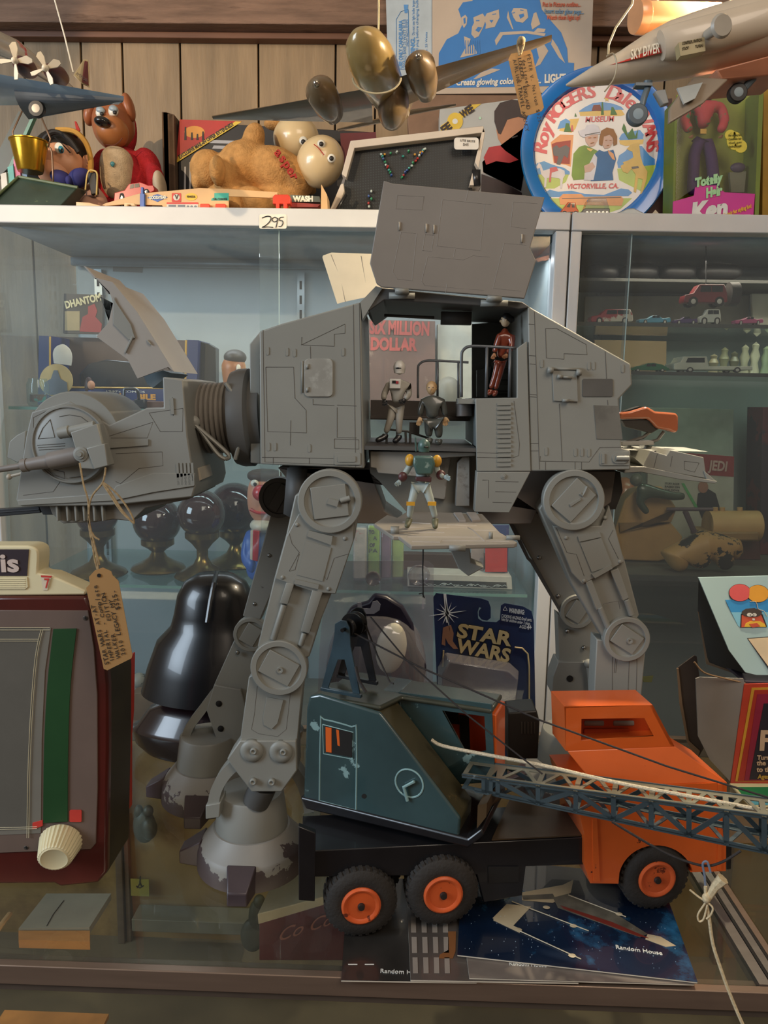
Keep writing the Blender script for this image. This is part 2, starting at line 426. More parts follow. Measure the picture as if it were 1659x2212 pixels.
for z in (Z_R1, Z_R2): shelf(cabR, XM + 0.028, XR - 0.03, z, 0.007, em=dk)
shelf(cabR, XM + 0.028, XR - 0.03, Z_R3, 0.012, m=mat('shelf_board', '54534b', 0.6), em=dk)
# slotted shelf standards on the back panel
st_m = mat('slotted_steel', '8f9698', 0.35, 0.7)
for t, px in ((cabL, 212), (cabL, 650), (cabL, 1195), (cabR, 1300)):
    x = P(px, 600, YB - 0.01).x
    q = MB().mat(st_m).bx((x - 0.009, YB - 0.012, -0.5), (x + 0.009, YB - 0.0005, zb - 0.02))
    q.mat(dark)
    for k in range(26):
        z = zb - 0.05 - k * 0.034
        q.bx((x - 0.0028, YB - 0.0128, z - 0.010), (x + 0.0028, YB - 0.0121, z + 0.010))
    q.obj('shelf_standard', None, t)
# a small label on the inside of the back panel, and two price stickers on the rail
MB().ppx([(244, 569), (307, 572), (307, 589), (244, 586)], YB - 0.0016, 0.001).obj('maker_label', mat('label_dark', '5a5550', 0.5), cabL)
stk = thing('price_sticker', 'white sticker handwritten with 295 on the white cabinet rail', 'sticker')
MB().ppx(rrect(560, 463, 619, 494, 4), YF - 0.0212, 0.001).obj('paper', mat('sticker_paper', 'd9d3c4', 0.6), stk)
ink = mat('black_ink', '1d1d22', 0.5)
q = MB(); r_ = 0.9 * S(YF)
for pl in ([(566, 471), (577, 467), (585, 469), (583, 478), (574, 487), (566, 491), (577, 490), (590, 491)],
           [(599, 472), (594, 469), (588, 473), (591, 479), (598, 477), (600, 471), (598, 484), (596, 492)],
           [(613, 469), (605, 470), (604, 476), (610, 477), (611, 483), (607, 489), (602, 489)]):
    q.tube([P(x, y, YF - 0.0222) for x, y in spl(pl, 4)], r_, 5)
q.obj('handwriting', ink, stk)
# ------------------------------------------------------------------ the glass counter
YC = G(829, 2108).y; YCB = 1.24
XRAIL = (G(1659, 2116).x + G(1560, 1955).x) / 2
ct = thing('counter_showcase', 'glass topped shop counter with bronze metal edging carrying the grey walker and crane truck', 'counter')
MB().bx((-1.6, YC + 0.006, -0.006), (XRAIL - 0.012, YCB, 0.0)).obj('glass_top', top_glass, ct)
f_ = MB().bx((-1.6, YC - 0.004, -0.0215), (XRAIL + 0.9, YC + 0.0055, -0.0004))
f_.bx((-1.6, YC + 0.0055, -0.013), (XRAIL + 0.9, YC + 0.020, -0.0065))
f_.obj('front_rail', bronze, ct, bevel=0.001)
MB().bx((-1.6, YC - 0.0005, -0.030), (XRAIL + 0.9, YC + 0.014, -0.022)).obj('rail_groove', mat('groove_brown', '4b4037', 0.6), ct)
MB().bx((-1.6, YC + 0.003, -0.85), (XRAIL + 0.9, YC + 0.007, -0.031)).obj('front_glass', top_glass, ct)
for k, (dx, wd_, z0, m) in enumerate(((-0.012, 0.011, -0.014, alu), (0.0, 0.003, -0.02, dark), (0.0035, 0.008, -0.014, alu), (0.012, 0.003, -0.02, dark), (0.0155, 0.007, -0.012, bronze))):
    MB().bx((XRAIL + dx, YC + 0.0062 + 0.0002, z0), (XRAIL + dx + wd_, YCB, 0.0004)).obj('side_rail', m, ct)
MB().bx((XRAIL + 0.024, YC + 0.007, -0.006), (XRAIL + 0.9, YCB, 0.0)).obj('glass_top', top_glass, ct)
MB().bx((-1.6, YCB, -0.03), (XRAIL + 0.9, YCB + 0.014, 0.0)).obj('back_rail', bronze, ct)
# inside the case
paper = mat('kraft_paper', '8c6f45', 0.8, var=0.3, vs=5, c2='6e5432', c2t=0.55, c2w=0.15, c2s=6)
zfl = P(500, 2046, YCB - 0.02).z
MB().bx((-1.6, YC + 0.02, zfl - 0.02), (XRAIL + 0.9, YCB, zfl)).obj('shelf', mat('case_deck', '6b5c49', 0.7, var=0.2, vs=8), ct)
MB().bx((-1.6, YCB - 0.002, zfl), (XRAIL + 0.9, YCB + 0.004, -0.031)).obj('back_panel', paper, ct)
for px, wpx in ((262, 26), (1575, 26)):
    a = P(px - wpx / 2, 1850, YCB - 0.02).x; b_ = P(px + wpx / 2, 1850, YCB - 0.02).x
    MB().bx((a, YCB - 0.022, zfl), (a + (b_ - a) * 0.55, YCB - 0.003, -0.032)).bx((a + (b_ - a) * 0.62, YCB - 0.016, zfl), (b_, YCB - 0.003, -0.032)).obj('mullion', bronze, ct, bevel=0.001)
xs_ = P(672, 1990, YCB - 0.02).x
q = MB().mat(mat('slotted_grey', '6f6a60', 0.5, 0.4)).bx((xs_ - 0.014, YCB - 0.016, zfl), (xs_ + 0.014, YCB - 0.003, -0.032)).mat(dark)
for k in range(10): q.bx((xs_ - 0.003, YCB - 0.0168, zfl + 0.02 + k * 0.03), (xs_ + 0.003, YCB - 0.0161, zfl + 0.035 + k * 0.03))
q.obj('shelf_standard', None, ct)
MB().bx((-1.6, YC + 0.02, -0.90), (XRAIL + 0.9, YCB, -0.88)).obj('bottom_shelf', mat('case_bottom', '8a6a45', 0.7, var=0.2, vs=8), ct)
# ================================================================== THE GREY FOUR LEGGED WALKER
wk = thing('toy_walker', 'large grey plastic four-legged walking vehicle with its side hatches and head canopy open', 'toy')
gp = mat('walker_grey_plastic', '85857e', 0.48, var=0.05, vs=14, bump=0.05, bs=900)
gp2 = mat('walker_worn_grey', '83837d', 0.5, var=0.07, vs=10, c2='4c4543', c2t=0.68, c2w=0.03, c2s=14)
gd = mat('walker_dark_grey', '4d4c4a', 0.55, var=0.08)
seam = mat('walker_seam', '55524d', 0.7)
YN, YD = 0.85, 0.18             # near side plane of the body and its depth
# ---- hull, front and rear sections
b = MB(); b.ppx([(560, 716), (606, 700), (780, 652), (787, 1012), (562, 1003)], YN, YD)
front = b.obj('front_hull', gp, wk, bevel=0.0015)
b = MB(); b.ppx([(539, 743), (561, 717), (563, 1002), (541, 1000)], YN + 0.032, YD - 0.064); b.obj('front_hull', gp, wk, bevel=0.001)
b = MB(); b.ppx([(1140, 660), (1153, 668), (1362, 786), (1366, 831), (1337, 862), (1343, 968), (1362, 973), (1362, 1015), (1146, 1018)], YN, YD)
b.obj('rear_hull', gp, wk, bevel=0.0015)
# ---- seams and raised details on the near faces
L = MB().mat(seam)
lines(L, [[(568, 712), (572, 998), (780, 1006)], [(652, 728), (651, 745), (745, 700), (745, 720), (722, 722), (722, 748), (654, 745)],
          [(574, 793), (634, 793), (637, 860), (661, 886), (662, 935), (578, 932), (574, 793)], [(763, 658), (768, 1010)], [(776, 655), (782, 1010)],
          [(728, 880), (728, 945), (770, 946)], [(728, 875), (770, 877)], [(628, 908), (627, 962)], [(722, 948), (775, 950), (775, 970), (722, 968), (722, 948)],
          [(676, 862), (676, 874), (722, 876)], [(670, 748), (671, 775)], [(566, 988), (720, 990)], [(590, 988), (590, 1001)], [(668, 990), (668, 1003)],
          [(1178, 710), (1203, 710), (1266, 744), (1268, 766), (1218, 764), (1218, 776), (1180, 773), (1178, 710)], [(1154, 672), (1165, 1014)],
          [(1142, 700), (1155, 701)], [(1143, 768), (1157, 769)], [(1144, 786), (1158, 787)], [(1145, 852), (1160, 853)], [(1145, 857), (1160, 858)],
          [(1307, 758), (1310, 820)], [(1312, 864), (1313, 875)], [(1146, 958), (1164, 958)], [(1146, 974), (1164, 974)],
          [(1167, 985), (1166, 996), (1272, 998), (1295, 967), (1346, 966)], [(1208, 872), (1214, 996)], [(1178, 998), (1178, 1015)], [(1242, 998), (1242, 1014)], [(1256, 998), (1256, 1014)]], YN, 1.4)
L.mat(gp)
for x, y in ((578, 758), (620, 760), (636, 762), (741, 760), (1170, 785), (1272, 790), (1282, 790), (1345, 796), (580, 965), (594, 965), (668, 968), (1180, 975), (1243, 977), (1257, 977), (1272, 978)):
    L.ppx(rrect(x - 3, y - 9, x + 3, y + 9, 3, 3), YN - 0.0008, 0.001)
L.obj('panel_seams', None, front)
# ---- access panels
b = MB().ppx(rrect(657, 775, 719, 857, 10), YN - 0.0018, 0.002); ap = b.obj('access_panel', mat('worn_panel', '8f8d85', 0.4, var=0.1, c2='a5a49c', c2t=0.5, c2w=0.2, c2s=60), front, bevel=0.0004)
MB().ppx([(661, 788), (667, 786), (667, 796), (661, 797)], YN - 0.0030, 0.0011).ppx([(661, 838), (667, 836), (667, 846), (661, 847)], YN - 0.0030, 0.0011).bx(P(651, 848, YN - 0.002), P(655, 780, YN)).obj('hinge', gp, ap)
b = MB().ppx([(1193, 797), (1246, 801), (1249, 868), (1196, 866)], YN - 0.0022, 0.002); ap = b.obj('access_panel', gp, wk, bevel=0.0004)
q = MB(); q.cyl(P(1183, 799, YN - 0.004), P(1195, 800, YN - 0.004), 0.0035, seg=12).cyl(P(1245, 804, YN - 0.004), P(1256, 805, YN - 0.004), 0.0035, seg=12)
q.cyl(P(1204, 813, YN - 0.004), P(1214, 814, YN - 0.004), 0.0022, seg=10).cyl(P(1212, 814, YN - 0.004), P(1236, 816, YN - 0.004), 0.0014, seg=8).bx(P(1216, 868, YN - 0.006), P(1228, 862, YN - 0.001)).bx(P(1183, 799, YN - 0.003), P(1256, 795, YN)); q.obj('hinge', gp, ap)
MB().ppx(rrect(1258, 818, 1324, 857, 4), YN - 0.0010, 0.0012).mat(seam).obj('access_panel', gp, wk, bevel=0.0003)
MB().ppx([(1283, 875), (1336, 877), (1345, 949), (1289, 948)], YN - 0.001, 0.0012).obj('side_label', mat('worn_label', '6d6a62', 0.7, c2='5f5c55', c2t=0.5), wk)
q = MB().ppx(rrect(1296, 976, 1360, 1005, 3), YN - 0.0015, 0.0016).ppx(rrect(1323, 979, 1357, 1001, 10), YN - 0.0030, 0.0016).cyl(P(1330, 990, YN - 0.003), P(1358, 990, YN - 0.003), 0.003, seg=10).ppx([(1300, 980), (1306, 980), (1306, 1001), (1300, 1001)], YN - 0.003, 0.0016)
q.obj('rear_machinery', gp, wk)
q = MB().ppx(rrect(722, 978, 778, 1004, 3), YN - 0.0012, 0.0013).ppx(rrect(729, 985, 768, 998, 3), YN - 0.0022, 0.0012)
q.obj('vent_plate', gp, wk)
# ---- middle of the body: column with louvres, belly, roof, floor, inner walls
b = MB().ppx([(1027, 861), (1117, 859), (1117, 752), (1138, 737), (1147, 1018), (1030, 1018)], YN - 0.001, 0.006)
side = b.obj('side_column', gp, wk, bevel=0.0008)
b = MB().ppx([(1027, 861), (1117, 859), (1117, 866), (1027, 868)], YN + 0.0055, 0.09).obj('upper_deck', gp, wk)
q = MB()
for k in range(14):
    y = 870 + k * 10.2; q.ppx([(1074, y), (1104, y - 0.6), (1104, y + 4.8), (1074, y + 5.4)], YN - 0.0026, 0.0016)
q.obj('louvres', gp, side)
q = MB().mat(seam); lines(q, [[(1030, 978), (1076, 979)], [(1030, 988), (1076, 989)], [(1110, 866), (1122, 960), (1120, 984), (1108, 989), (1076, 988)]], YN - 0.001, 1.3); q.obj('seam', None, side)
b = MB().ppx([(1030, 1019), (1146, 1019), (1100, 1108), (1025, 1106)], YN - 0.0005, 0.02)
low = b.obj('lower_panel', gp, wk, bevel=0.0008)
q = MB().mat(seam); lines(q, [[(1042, 1037), (1055, 1037), (1055, 1076)], [(1070, 1040), (1120, 1041)], [(1070, 1062), (1115, 1063)], [(1064, 1085), (1105, 1086)]], YN - 0.0005, 1.3)
q.mat(gp).lathe([(0, 0.002), (0.0012, 0.002), (0.0013, 0.001), (0.0028, 0.001), (0.003, 0)], P(1088, 1029, YN - 0.0005), (0, -1, 0), 16); q.obj('rivet', None, low)
zr = P(960, 640, YN).z
xa, xb = P(783, 800, YN).x, P(1140, 800, YN).x
rf = MB(); rf.mat(gd).prism([P(783, 652, YN), P(826, 622, YN), P(1128, 652, YN), P(1146, 664, YN), P(1120, 668, YN), P(1100, 664, YN), P(830, 648, YN), P(797, 672, YN)], (0, YD, 0))
rf.obj('roof', None, wk, bevel=0.001)
lam = MB().prism([P(812, 618, YN - 0.002), P(826, 622, YN - 0.002), P(783, 690, YN - 0.002), P(779, 652, YN - 0.002)], (0, 0.02, 0)).obj('roof_edge', gp, wk)
zf_ = P(900, 966, YN).z
flr = MB().bx((xa - 0.003, YN + 0.001, zf_ - 0.004), (P(1030, 966, YN).x, YN + YD - 0.002, zf_)).obj('cabin_floor', gd, wk)
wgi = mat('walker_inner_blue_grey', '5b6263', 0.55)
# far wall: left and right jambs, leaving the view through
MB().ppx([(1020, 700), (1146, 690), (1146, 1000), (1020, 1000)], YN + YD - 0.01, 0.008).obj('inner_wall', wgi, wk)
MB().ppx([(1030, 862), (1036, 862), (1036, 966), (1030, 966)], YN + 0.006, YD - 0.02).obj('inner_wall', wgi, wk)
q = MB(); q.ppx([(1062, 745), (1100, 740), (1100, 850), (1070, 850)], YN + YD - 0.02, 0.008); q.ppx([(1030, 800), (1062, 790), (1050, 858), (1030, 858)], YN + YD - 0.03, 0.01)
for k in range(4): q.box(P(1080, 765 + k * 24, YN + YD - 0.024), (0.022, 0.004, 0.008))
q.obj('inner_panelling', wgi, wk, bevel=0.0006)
# interior desk, seat and lamp bar
q = MB().bx(P(800, 906, YN + 0.12), P(1025, 868, YN + 0.14)).bx(P(800, 905, YN + 0.10), P(1020, 899, YN + 0.14)).bx(P(990, 872, YN + 0.05), P(1015, 897, YN + 0.1))
q.cyl(P(1003, 872, YN + 0.04), P(1003, 899, YN + 0.04), 0.009, seg=16)
q.obj('control_desk', mat('walker_brown_grey', '57504b', 0.5), wk, bevel=0.0006)
MB().bx(P(990, 872, YN + 0.02), P(1026, 862, YN + 0.06)).obj('deck_step', gp, wk)
q = MB()
for pl in ([(835, 935), (842, 928), (880, 932), (905, 940)], [(835, 935), (835, 962)], [(858, 932), (858, 963)], [(886, 934), (886, 963)], [(876, 934), (878, 975), (884, 990)], [(905, 940), (930, 948)], [(900, 912), (903, 940)]):
    q.tube([P(x, y, YN + 0.055) for x, y in pl], 0.0014, 6)
q.box(P(895, 925, YN + 0.06), (0.012, 0.012, 0.014)); q.obj('seat_frame', gd, wk)
q = MB().cyl(P(830, 681, YN + 0.06), P(938, 686, YN + 0.06), 0.0016, seg=8).box(P(985, 688, YN + 0.06), (0.035, 0.014, 0.014)); q.obj('roof_bar', gd, wk)
# ---- handrails
rl = MB()
def rail(pts, Y, r=0.0014):
    rl.tube([P(x, y, Y) for x, y in pts], r, 7)
rail(spl([(903, 860), (903, 800), (906, 787), (918, 780), (940, 779), (996, 782), (1012, 783)], 5), YN + 0.045)
rail([(945, 779), (945, 862)], YN + 0.045); rail([(990, 782), (990, 860)], YN + 0.045)
rail(spl([(997, 858), (997, 775), (1000, 758), (1012, 749), (1040, 748), (1115, 752)], 5), YN + 0.008, 0.0017)
rail([(1052, 749), (1050, 858)], YN + 0.008, 0.0017); rail([(1102, 751), (1100, 858)], YN + 0.008, 0.0017)
rl.obj('handrail', mat('rail_steel_grey', '5e6164', 0.35, 0.3), wk)
# ---- lower hull behind the legs
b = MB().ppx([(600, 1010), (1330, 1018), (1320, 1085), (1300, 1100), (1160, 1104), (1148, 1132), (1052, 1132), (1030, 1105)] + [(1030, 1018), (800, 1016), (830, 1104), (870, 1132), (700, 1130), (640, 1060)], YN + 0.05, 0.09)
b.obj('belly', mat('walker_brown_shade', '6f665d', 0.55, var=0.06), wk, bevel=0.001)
b = MB().ppx([(796, 970), (1030, 972), (1030, 1108), (880, 1108), (820, 1040), (800, 1022)], YN + 0.045, 0.02)
lw = b.obj('lower_cabin_wall', gp, wk)
q = MB(); q.ppx([(800, 975), (1028, 977), (1028, 985), (940, 990), (935, 1000), (900, 1030), (816, 1022), (812, 1012), (800, 1010)], YN + 0.012, 0.03)
q.ppx([(988, 1000), (1000, 986), (1015, 986), (1015, 1094), (984, 1094)], YN + 0.025, 0.018)
q.ppx([(940, 990), (975, 988), (968, 1020), (962, 1080), (932, 1076), (926, 1030)], YN + 0.035, 0.01)
q.obj('lower_machinery', mat('walker_pale_grey', '8c8a84', 0.55, c2='716a64', c2t=0.55, c2s=20), lw, bevel=0.001)
# ---- the two raised hatches
b = MB().ppx([(829, 390), (848, 396), (1177, 426), (1145, 536), (1158, 563), (1133, 645), (1126, 644), (824, 620), (813, 612), (799, 569)], YN - 0.012, 0.005)
h1 = b.obj('hatch', mat('hatch_grey', '7f7870', 0.5, var=0.04, bump=0.04, bs=1200), wk, bevel=0.0008)
q = MB().mat(mat('hatch_seam', '8a847c', 0.5))
def hp(x, y): return (540 + x * 0.3978, 380 + y * 0.398)
lines(q, [[hp(*c) for c in s_] for s_ in ([(800, 105), (945, 112), (935, 185), (792, 178), (800, 105)], [(1045, 128), (1310, 155)], [(1045, 128), (1015, 380), (1250, 405), (1275, 155)],
      [(1185, 75), (1172, 135)], [(1430, 140), (1560, 150)], [(1430, 140), (1415, 275), (1500, 285)], [(820, 305), (900, 312)], [(820, 305), (775, 520), (800, 560), (880, 568), (905, 312)],
      [(950, 318), (1000, 322), (985, 410), (937, 405), (950, 318)], [(965, 438), (1160, 455), (1210, 432), (1300, 440)], [(965, 438), (932, 570), (950, 595), (1270, 620)], [(1115, 395), (1105, 440)],
      [(1380, 365), (1500, 375)], [(1380, 365), (1320, 610), (1470, 625)], [(1070, 585), (1062, 640)])], YN - 0.012, 1.0)
q.obj('seam', None, h1)
q = MB().mat(mat('hatch_mark_pale', 'a89c8a', 0.5))
for x, y in ((812, 272), (958, 282), (1000, 288), (1477, 338)):
    X, Y_ = hp(x, y); q.ppx([(X - 2, Y_ - 9), (X + 2, Y_ - 9), (X + 2, Y_ + 9), (X - 2, Y_ + 9)], YN - 0.0132, 0.001)
q.obj('slot', None, h1)
q = MB()
for x, y in ((868, 634), (1067, 650)):
    q.bx(P(x - 28, y + 10, YN - 0.006), P(x + 28, y + 1, YN + 0.004)); q.cyl(P(x - 14, y - 6, YN - 0.014), P(x + 14, y - 5, YN - 0.014), 0.0028, seg=10); q.bx(P(x - 15, y, YN - 0.014), P(x + 15, y - 7, YN - 0.004))
q.obj('hinge', gp, wk)
def lean(y): return YN + YD + 0.012 + (657 - y) * 0.0006     # far hatch leans away from the viewer
b = MB().prism([P(x, y, lean(y)) for x, y in ((696, 557), (715, 550), (800, 553), (850, 560), (850, 630), (746, 652), (728, 657), (713, 610))], (0, 0.005, 0.004))
h2 = b.obj('hatch', mat('hatch_lit_cream', 'd8cbb0', 0.5, var=0.04), wk, bevel=0.001)  # grey plastic coloured cream, the bright lamp light is put into the paint
q = MB().mat(seam)
for pl in ([(715, 550), (735, 600), (746, 652)], [(780, 553), (790, 612)], [(744, 597), (752, 592), (753, 600)]): q.tube([P(x, y, lean(y)) for x, y in pl], 0.0004, 4)
q.obj('seam', None, h2)
# ---- lower door swung down as a ramp, level
ZR = P(960, 1106, YN - 0.01).z
def g3(x, y): return G(x, y, ZR)
rp_ = MB().prism([g3(*c) for c in ((1042, 1110), (880, 1104), (858, 1118), (836, 1112), (808, 1131), (849, 1158), (862, 1158), (888, 1178), (1112, 1174), (1117, 1171), (1080, 1150))], (0, 0, -0.004))
rmp = rp_.obj('ramp_door', mat('ramp_grey', '8a847b', 0.5, var=0.08), wk, bevel=0.0008)
q = MB().mat(mat('ramp_raised', '96908a', 0.5))
for a in (((980, 1111), (997, 1111), (1006, 1128), (992, 1128)), ((1008, 1110), (1028, 1111), (1038, 1127), (1020, 1128))):
    q.prism([g3(*c) + Vector((0, 0, 0.0022)) for c in a], (0, 0, -0.002))
for s_ in ([(870, 1140), (1010, 1140), (1022, 1146), (1072, 1146)], [(880, 1150), (960, 1151)], [(870, 1128), (930, 1132)], [(890, 1170), (950, 1172), (955, 1168), (1100, 1170)], [(965, 1134), (1030, 1136)], [(880, 1160), (1040, 1161)], [(1022, 1146), (1048, 1170)]):
    q.tube([g3(*c) for c in s_], 0.0007, 4)
q.obj('ramp_ribs', None, rmp)
q = MB().box(g3(1060, 1163) + Vector((0, 0, 0.003)), (0.0035, 0.003, 0.006)).box(g3(1108, 1166) + Vector((0, 0, 0.002)), (0.012, 0.003, 0.004)).box(g3(988, 1179) + Vector((0, 0, -0.002)), (0.014, 0.003, 0.005)).box(g3(853, 1152) + Vector((0, 0, 0.003)), (0.008, 0.006, 0.006)); q.obj('latch', gp, rmp)
b = MB().prism([P(968, 1178, 0.74), P(1014, 1178, 0.74), P(1018, 1215, 0.74), P(1046, 1226, 0.74), P(1012, 1245, 0.74), P(990, 1228, 0.74)], (0, 0.025, 0)).obj('ramp_support', gp, wk, bevel=0.001)
tie = MB().mat(mat('black_thread', '15130f', 0.7)).tube([P(914, 1180, 0.70), P(913, 1230, 0.70), P(914, 1290, 0.70)], 0.0007, 5).tube([P(905, 1283, 0.70), P(912, 1281, 0.70), P(917, 1292, 0.70)], 0.0007, 5).obj('string', None, wk)
MB().bx(P(911, 1315, 0.70), P(917, 1290, 0.704)).obj('clear_tag', glass('clear_plastic', (0.9, 0.9, 0.92), 0.25, 0.05, 0.12, (0.6, 0.58, 0.6)), wk)
# ---- rear flap
b = MB(); b.ppx([(1366, 985), (1390, 1004), (1405, 973), (1440, 984), (1448, 972), (1520, 988), (1527, 1034), (1392, 1010)], YN + 0.02, 0.11)
b.ppx([(1350, 1008), (1392, 1008), (1550, 1040), (1545, 1045), (1470, 1036), (1385, 1020), (1348, 1022)], YN + 0.015, 0.12)
b.prism([P(1520, 1016, YN + 0.018), P(1548, 1040, YN + 0.018), P(1527, 1037, YN + 0.018)], (0, 0.11, 0))
fl_ = b.obj('rear_flap', gp, wk, bevel=0.001)
q = MB().mat(seam); lines(q, [[(1452, 985), (1448, 1008)], [(1478, 996), (1510, 1000), (1500, 1020), (1478, 1014), (1478, 996)], [(1420, 980), (1412, 1012)]], YN + 0.02, 1.2); q.obj('seam', None, fl_)
MB().bx(P(1350, 972, YN + 0.06), P(1476, 966, YN + 0.14)).obj('rear_bay_shelf', mat('shelf_pale_grey', '9b9d98', 0.5), wk)
# ---- neck
YH = YN + 0.075
n0, n1 = P(408, 906, YH), P(552, 900, YH); ax = n1 - n0; L_ = ax.length
pr = []
for k in range(14):
    t = L_ * k / 14; pr += [(0.0395, t), (0.0425, t + L_ * 0.012), (0.0425, t + L_ * 0.048), (0.0395, t + L_ * 0.06)]
nk = MB().lathe(pr, n0, ax, 40).obj('neck_bellows', mat('bellows_grey', '77726b', 0.55), wk)
q = MB().lathe([(0, -0.004), (0.044, -0.004), (0.0455, 0.002), (0.0455, 0.012), (0.0415, 0.014)], n0, ax, 40).obj('neck_collar', gp, wk)
q = MB().lathe([(0.030, -0.008), (0.0555, -0.008), (0.0585, 0.0), (0.0585, 0.012), (0.052, 0.016), (0.052, 0.028), (0.0, 0.028)], P(524, 903, YH), ax, 44).obj('neck_flange', mat('flange_grey', '585754', 0.5), wk)
q = MB()
for pl in ([(405, 912), (425, 920), (468, 978), (487, 992)], [(487, 992), (492, 980), (430, 925)], [(488, 828), (505, 850), (532, 872), (540, 880)], [(538, 935), (520, 955), (508, 992)], [(408, 915), (415, 990)]):
    q.tube([P(x, y, YH - 0.0450) for x, y in spl(pl, 5)], 0.0042, 8, flat=0.6)
q.lathe([(0, 0.004), (0.003, 0.004), (0.004, 0.003), (0.007, 0.002), (0.008, 0)], P(417, 912, YH - 0.046), (0, -1, 0), 18)
q.obj('neck_strap', gp, wk)
# ---- head
YHN = YN - 0.005; HD = 0.15
hb = MB().ppx([(68, 890), (150, 866), (236, 918), (317, 881), (353, 880), (351, 814), (395, 820), (405, 942), (422, 1050), (415, 1074), (240, 1092), (100, 1094), (44, 1094), (34, 1080), (56, 942)], YHN, HD)
head = hb.obj('head', gp2, wk, bevel=0.0015)
MB().ppx([(56, 930), (36, 940), (20, 954), (15, 988), (38, 1000), (52, 990)], YHN + 0.10, 0.008).obj('far_cheek', gp, head, bevel=0.001)
jw = MB().ppx([(105, 1090), (235, 1088), (330, 1062), (412, 1060), (410, 1078), (314, 1098), (285, 1126), (245, 1122), (205, 1128), (135, 1131), (112, 1110)], YHN + 0.012, HD - 0.03)
jaw = jw.obj('jaw', mat('jaw_grey', '75726b', 0.5), head, bevel=0.001)
q = MB()
for x in (118, 140, 158, 176, 198, 216): q.ppx([(x, 1076), (x + 6, 1076), (x + 8, 1126), (x + 4, 1126)], YHN + 0.004, 0.01)
q.ppx([(37, 1080), (240, 1066), (250, 1050), (330, 1022), (420, 1022), (420, 1050), (330, 1064), (245, 1082), (40, 1092)], YHN - 0.002, 0.006)
q.obj('jaw_ribs', gp, jaw, bevel=0.0006)
dc = MB().lathe([(0, 0.006), (0.036, 0.006), (0.038, 0.0045), (0.0405, 0.0045), (0.041, 0.006), (0.0425, 0.006), (0.0445, 0.002), (0.0445, 0)], P(154, 960, YHN), (0, -1, 0), 56)
cheek = dc.obj('cheek_disc', gp2, head)
MB().lathe([(0.0, 0.0), (0.052, 0.0), (0.0535, -0.002), (0.0535, -0.10), (0, -0.10)], P(160, 950, YHN + 0.001), (0, -1, 0), 48).obj('rear_drum', gp, head)
q = MB().mat(seam); Yq = YHN - 0.0062
lines(q, [[(82, 948), (92, 925), (108, 906), (118, 945), (82, 948)], [(128, 900), (150, 896), (175, 900), (195, 915)], [(80, 962), (140, 958)], [(82, 967), (140, 963)], [(84, 972), (140, 969)], [(105, 1012), (138, 1020), (140, 1034), (115, 1026), (102, 1014)], [(150, 1032), (180, 1028)]], Yq, 1.3); q.obj('seam', None, cheek)
q = MB().mat(seam)
lines(q, [[(72, 902), (100, 888), (108, 895), (86, 920), (72, 930), (72, 902)], [(236, 942), (330, 912), (318, 946), (240, 946)], [(322, 892), (395, 882), (394, 932), (346, 932), (322, 892)], [(250, 980), (350, 976), (352, 1006), (300, 1012), (260, 1045), (250, 1040)], [(50, 1070), (115, 1062), (130, 1040)], [(372, 858), (374, 898)]], YHN, 1.3)
q.mat(gp).ppx([(232, 958), (320, 949), (320, 962), (236, 968)], YHN - 0.002, 0.003)
q.ppx([(367, 860), (374, 860), (376, 895), (369, 895)], YHN - 0.0015, 0.002)
for k in range(5): q.ppx([(380 + k * 8, 1000), (385 + k * 8, 1000), (388 + k * 8, 1048), (383 + k * 8, 1048)], YHN - 0.002, 0.003)
q.obj('panel_seams', None, head)
MB().ppx([(422, 1010), (430, 1012), (436, 1036), (428, 1040), (424, 1030)], YHN + 0.02, 0.05).obj('rear_lug', mat('lug_cream', 'a89f8f', 0.5), head)
# cheek gun
Yg = YHN - 0.016
q = MB().cyl(P(50, 1006, Yg), P(-40, 1020, Yg), 0.0036, 0.0034, 16).cyl(P(48, 1006, Yg), P(60, 1004, Yg), 0.0075, seg=18).cyl(P(60, 1004, Yg), P(108, 996, Yg), 0.0068, 0.0078, 18).cyl(P(108, 996, Yg), P(196, 978, Yg), 0.0098, 0.0105, 20)
gun = q.obj('cheek_gun', mat('gun_grey', '77706a', 0.42), head)
MB().ppx([(152, 934), (209, 915), (235, 1006), (203, 1014), (175, 1012)], Yg - 0.010, 0.018).ppx([(186, 968), (226, 958), (234, 1006), (203, 1014)], Yg - 0.013, 0.01).obj('gun_housing', gp, gun, bevel=0.001)
MB().cyl(P(128, 936, Yg), P(150, 932, Yg), 0.0062, 0.0068, 16).cyl(P(150, 932, Yg), P(205, 920, Yg), 0.0055, seg=16).obj('sight_tube', gp, gun)
MB().lathe([(0, 0.004), (0.0025, 0.004), (0.003, 0.0025), (0.005, 0.0025), (0.0055, 0.001), (0.008, 0.0005), (0.008, -0.004)], P(174, 981, Yg - 0.0105), (0, -1, 0), 24).obj('pivot', gp, gun)
MB().ppx([(-60, 1104), (84, 1094), (88, 1108), (-60, 1121)], YHN + 0.03, 0.012).ppx([(80, 1084), (112, 1082), (118, 1112), (92, 1112)], YHN + 0.02, 0.03).obj('chin_gun', mat('chin_gun_black', '2c2e31', 0.4), head, bevel=0.0008)
q = MB().mat(mat('gun_slot', '3a3d42', 0.4)); lines(q, [[(-55, 1111), (84, 1101)]], YHN + 0.03, 3); q.obj('gun_groove', None, head)
MB().cyl(P(18, 1030, YHN + 0.05), P(50, 1022, YHN + 0.05), 0.0018, seg=8).ell(P(20, 1030, YHN + 0.05), (0.0035,) * 3, seg=10, rings=8).obj('ball_knob', mat('knob_cream', 'a59b8a', 0.5), head)
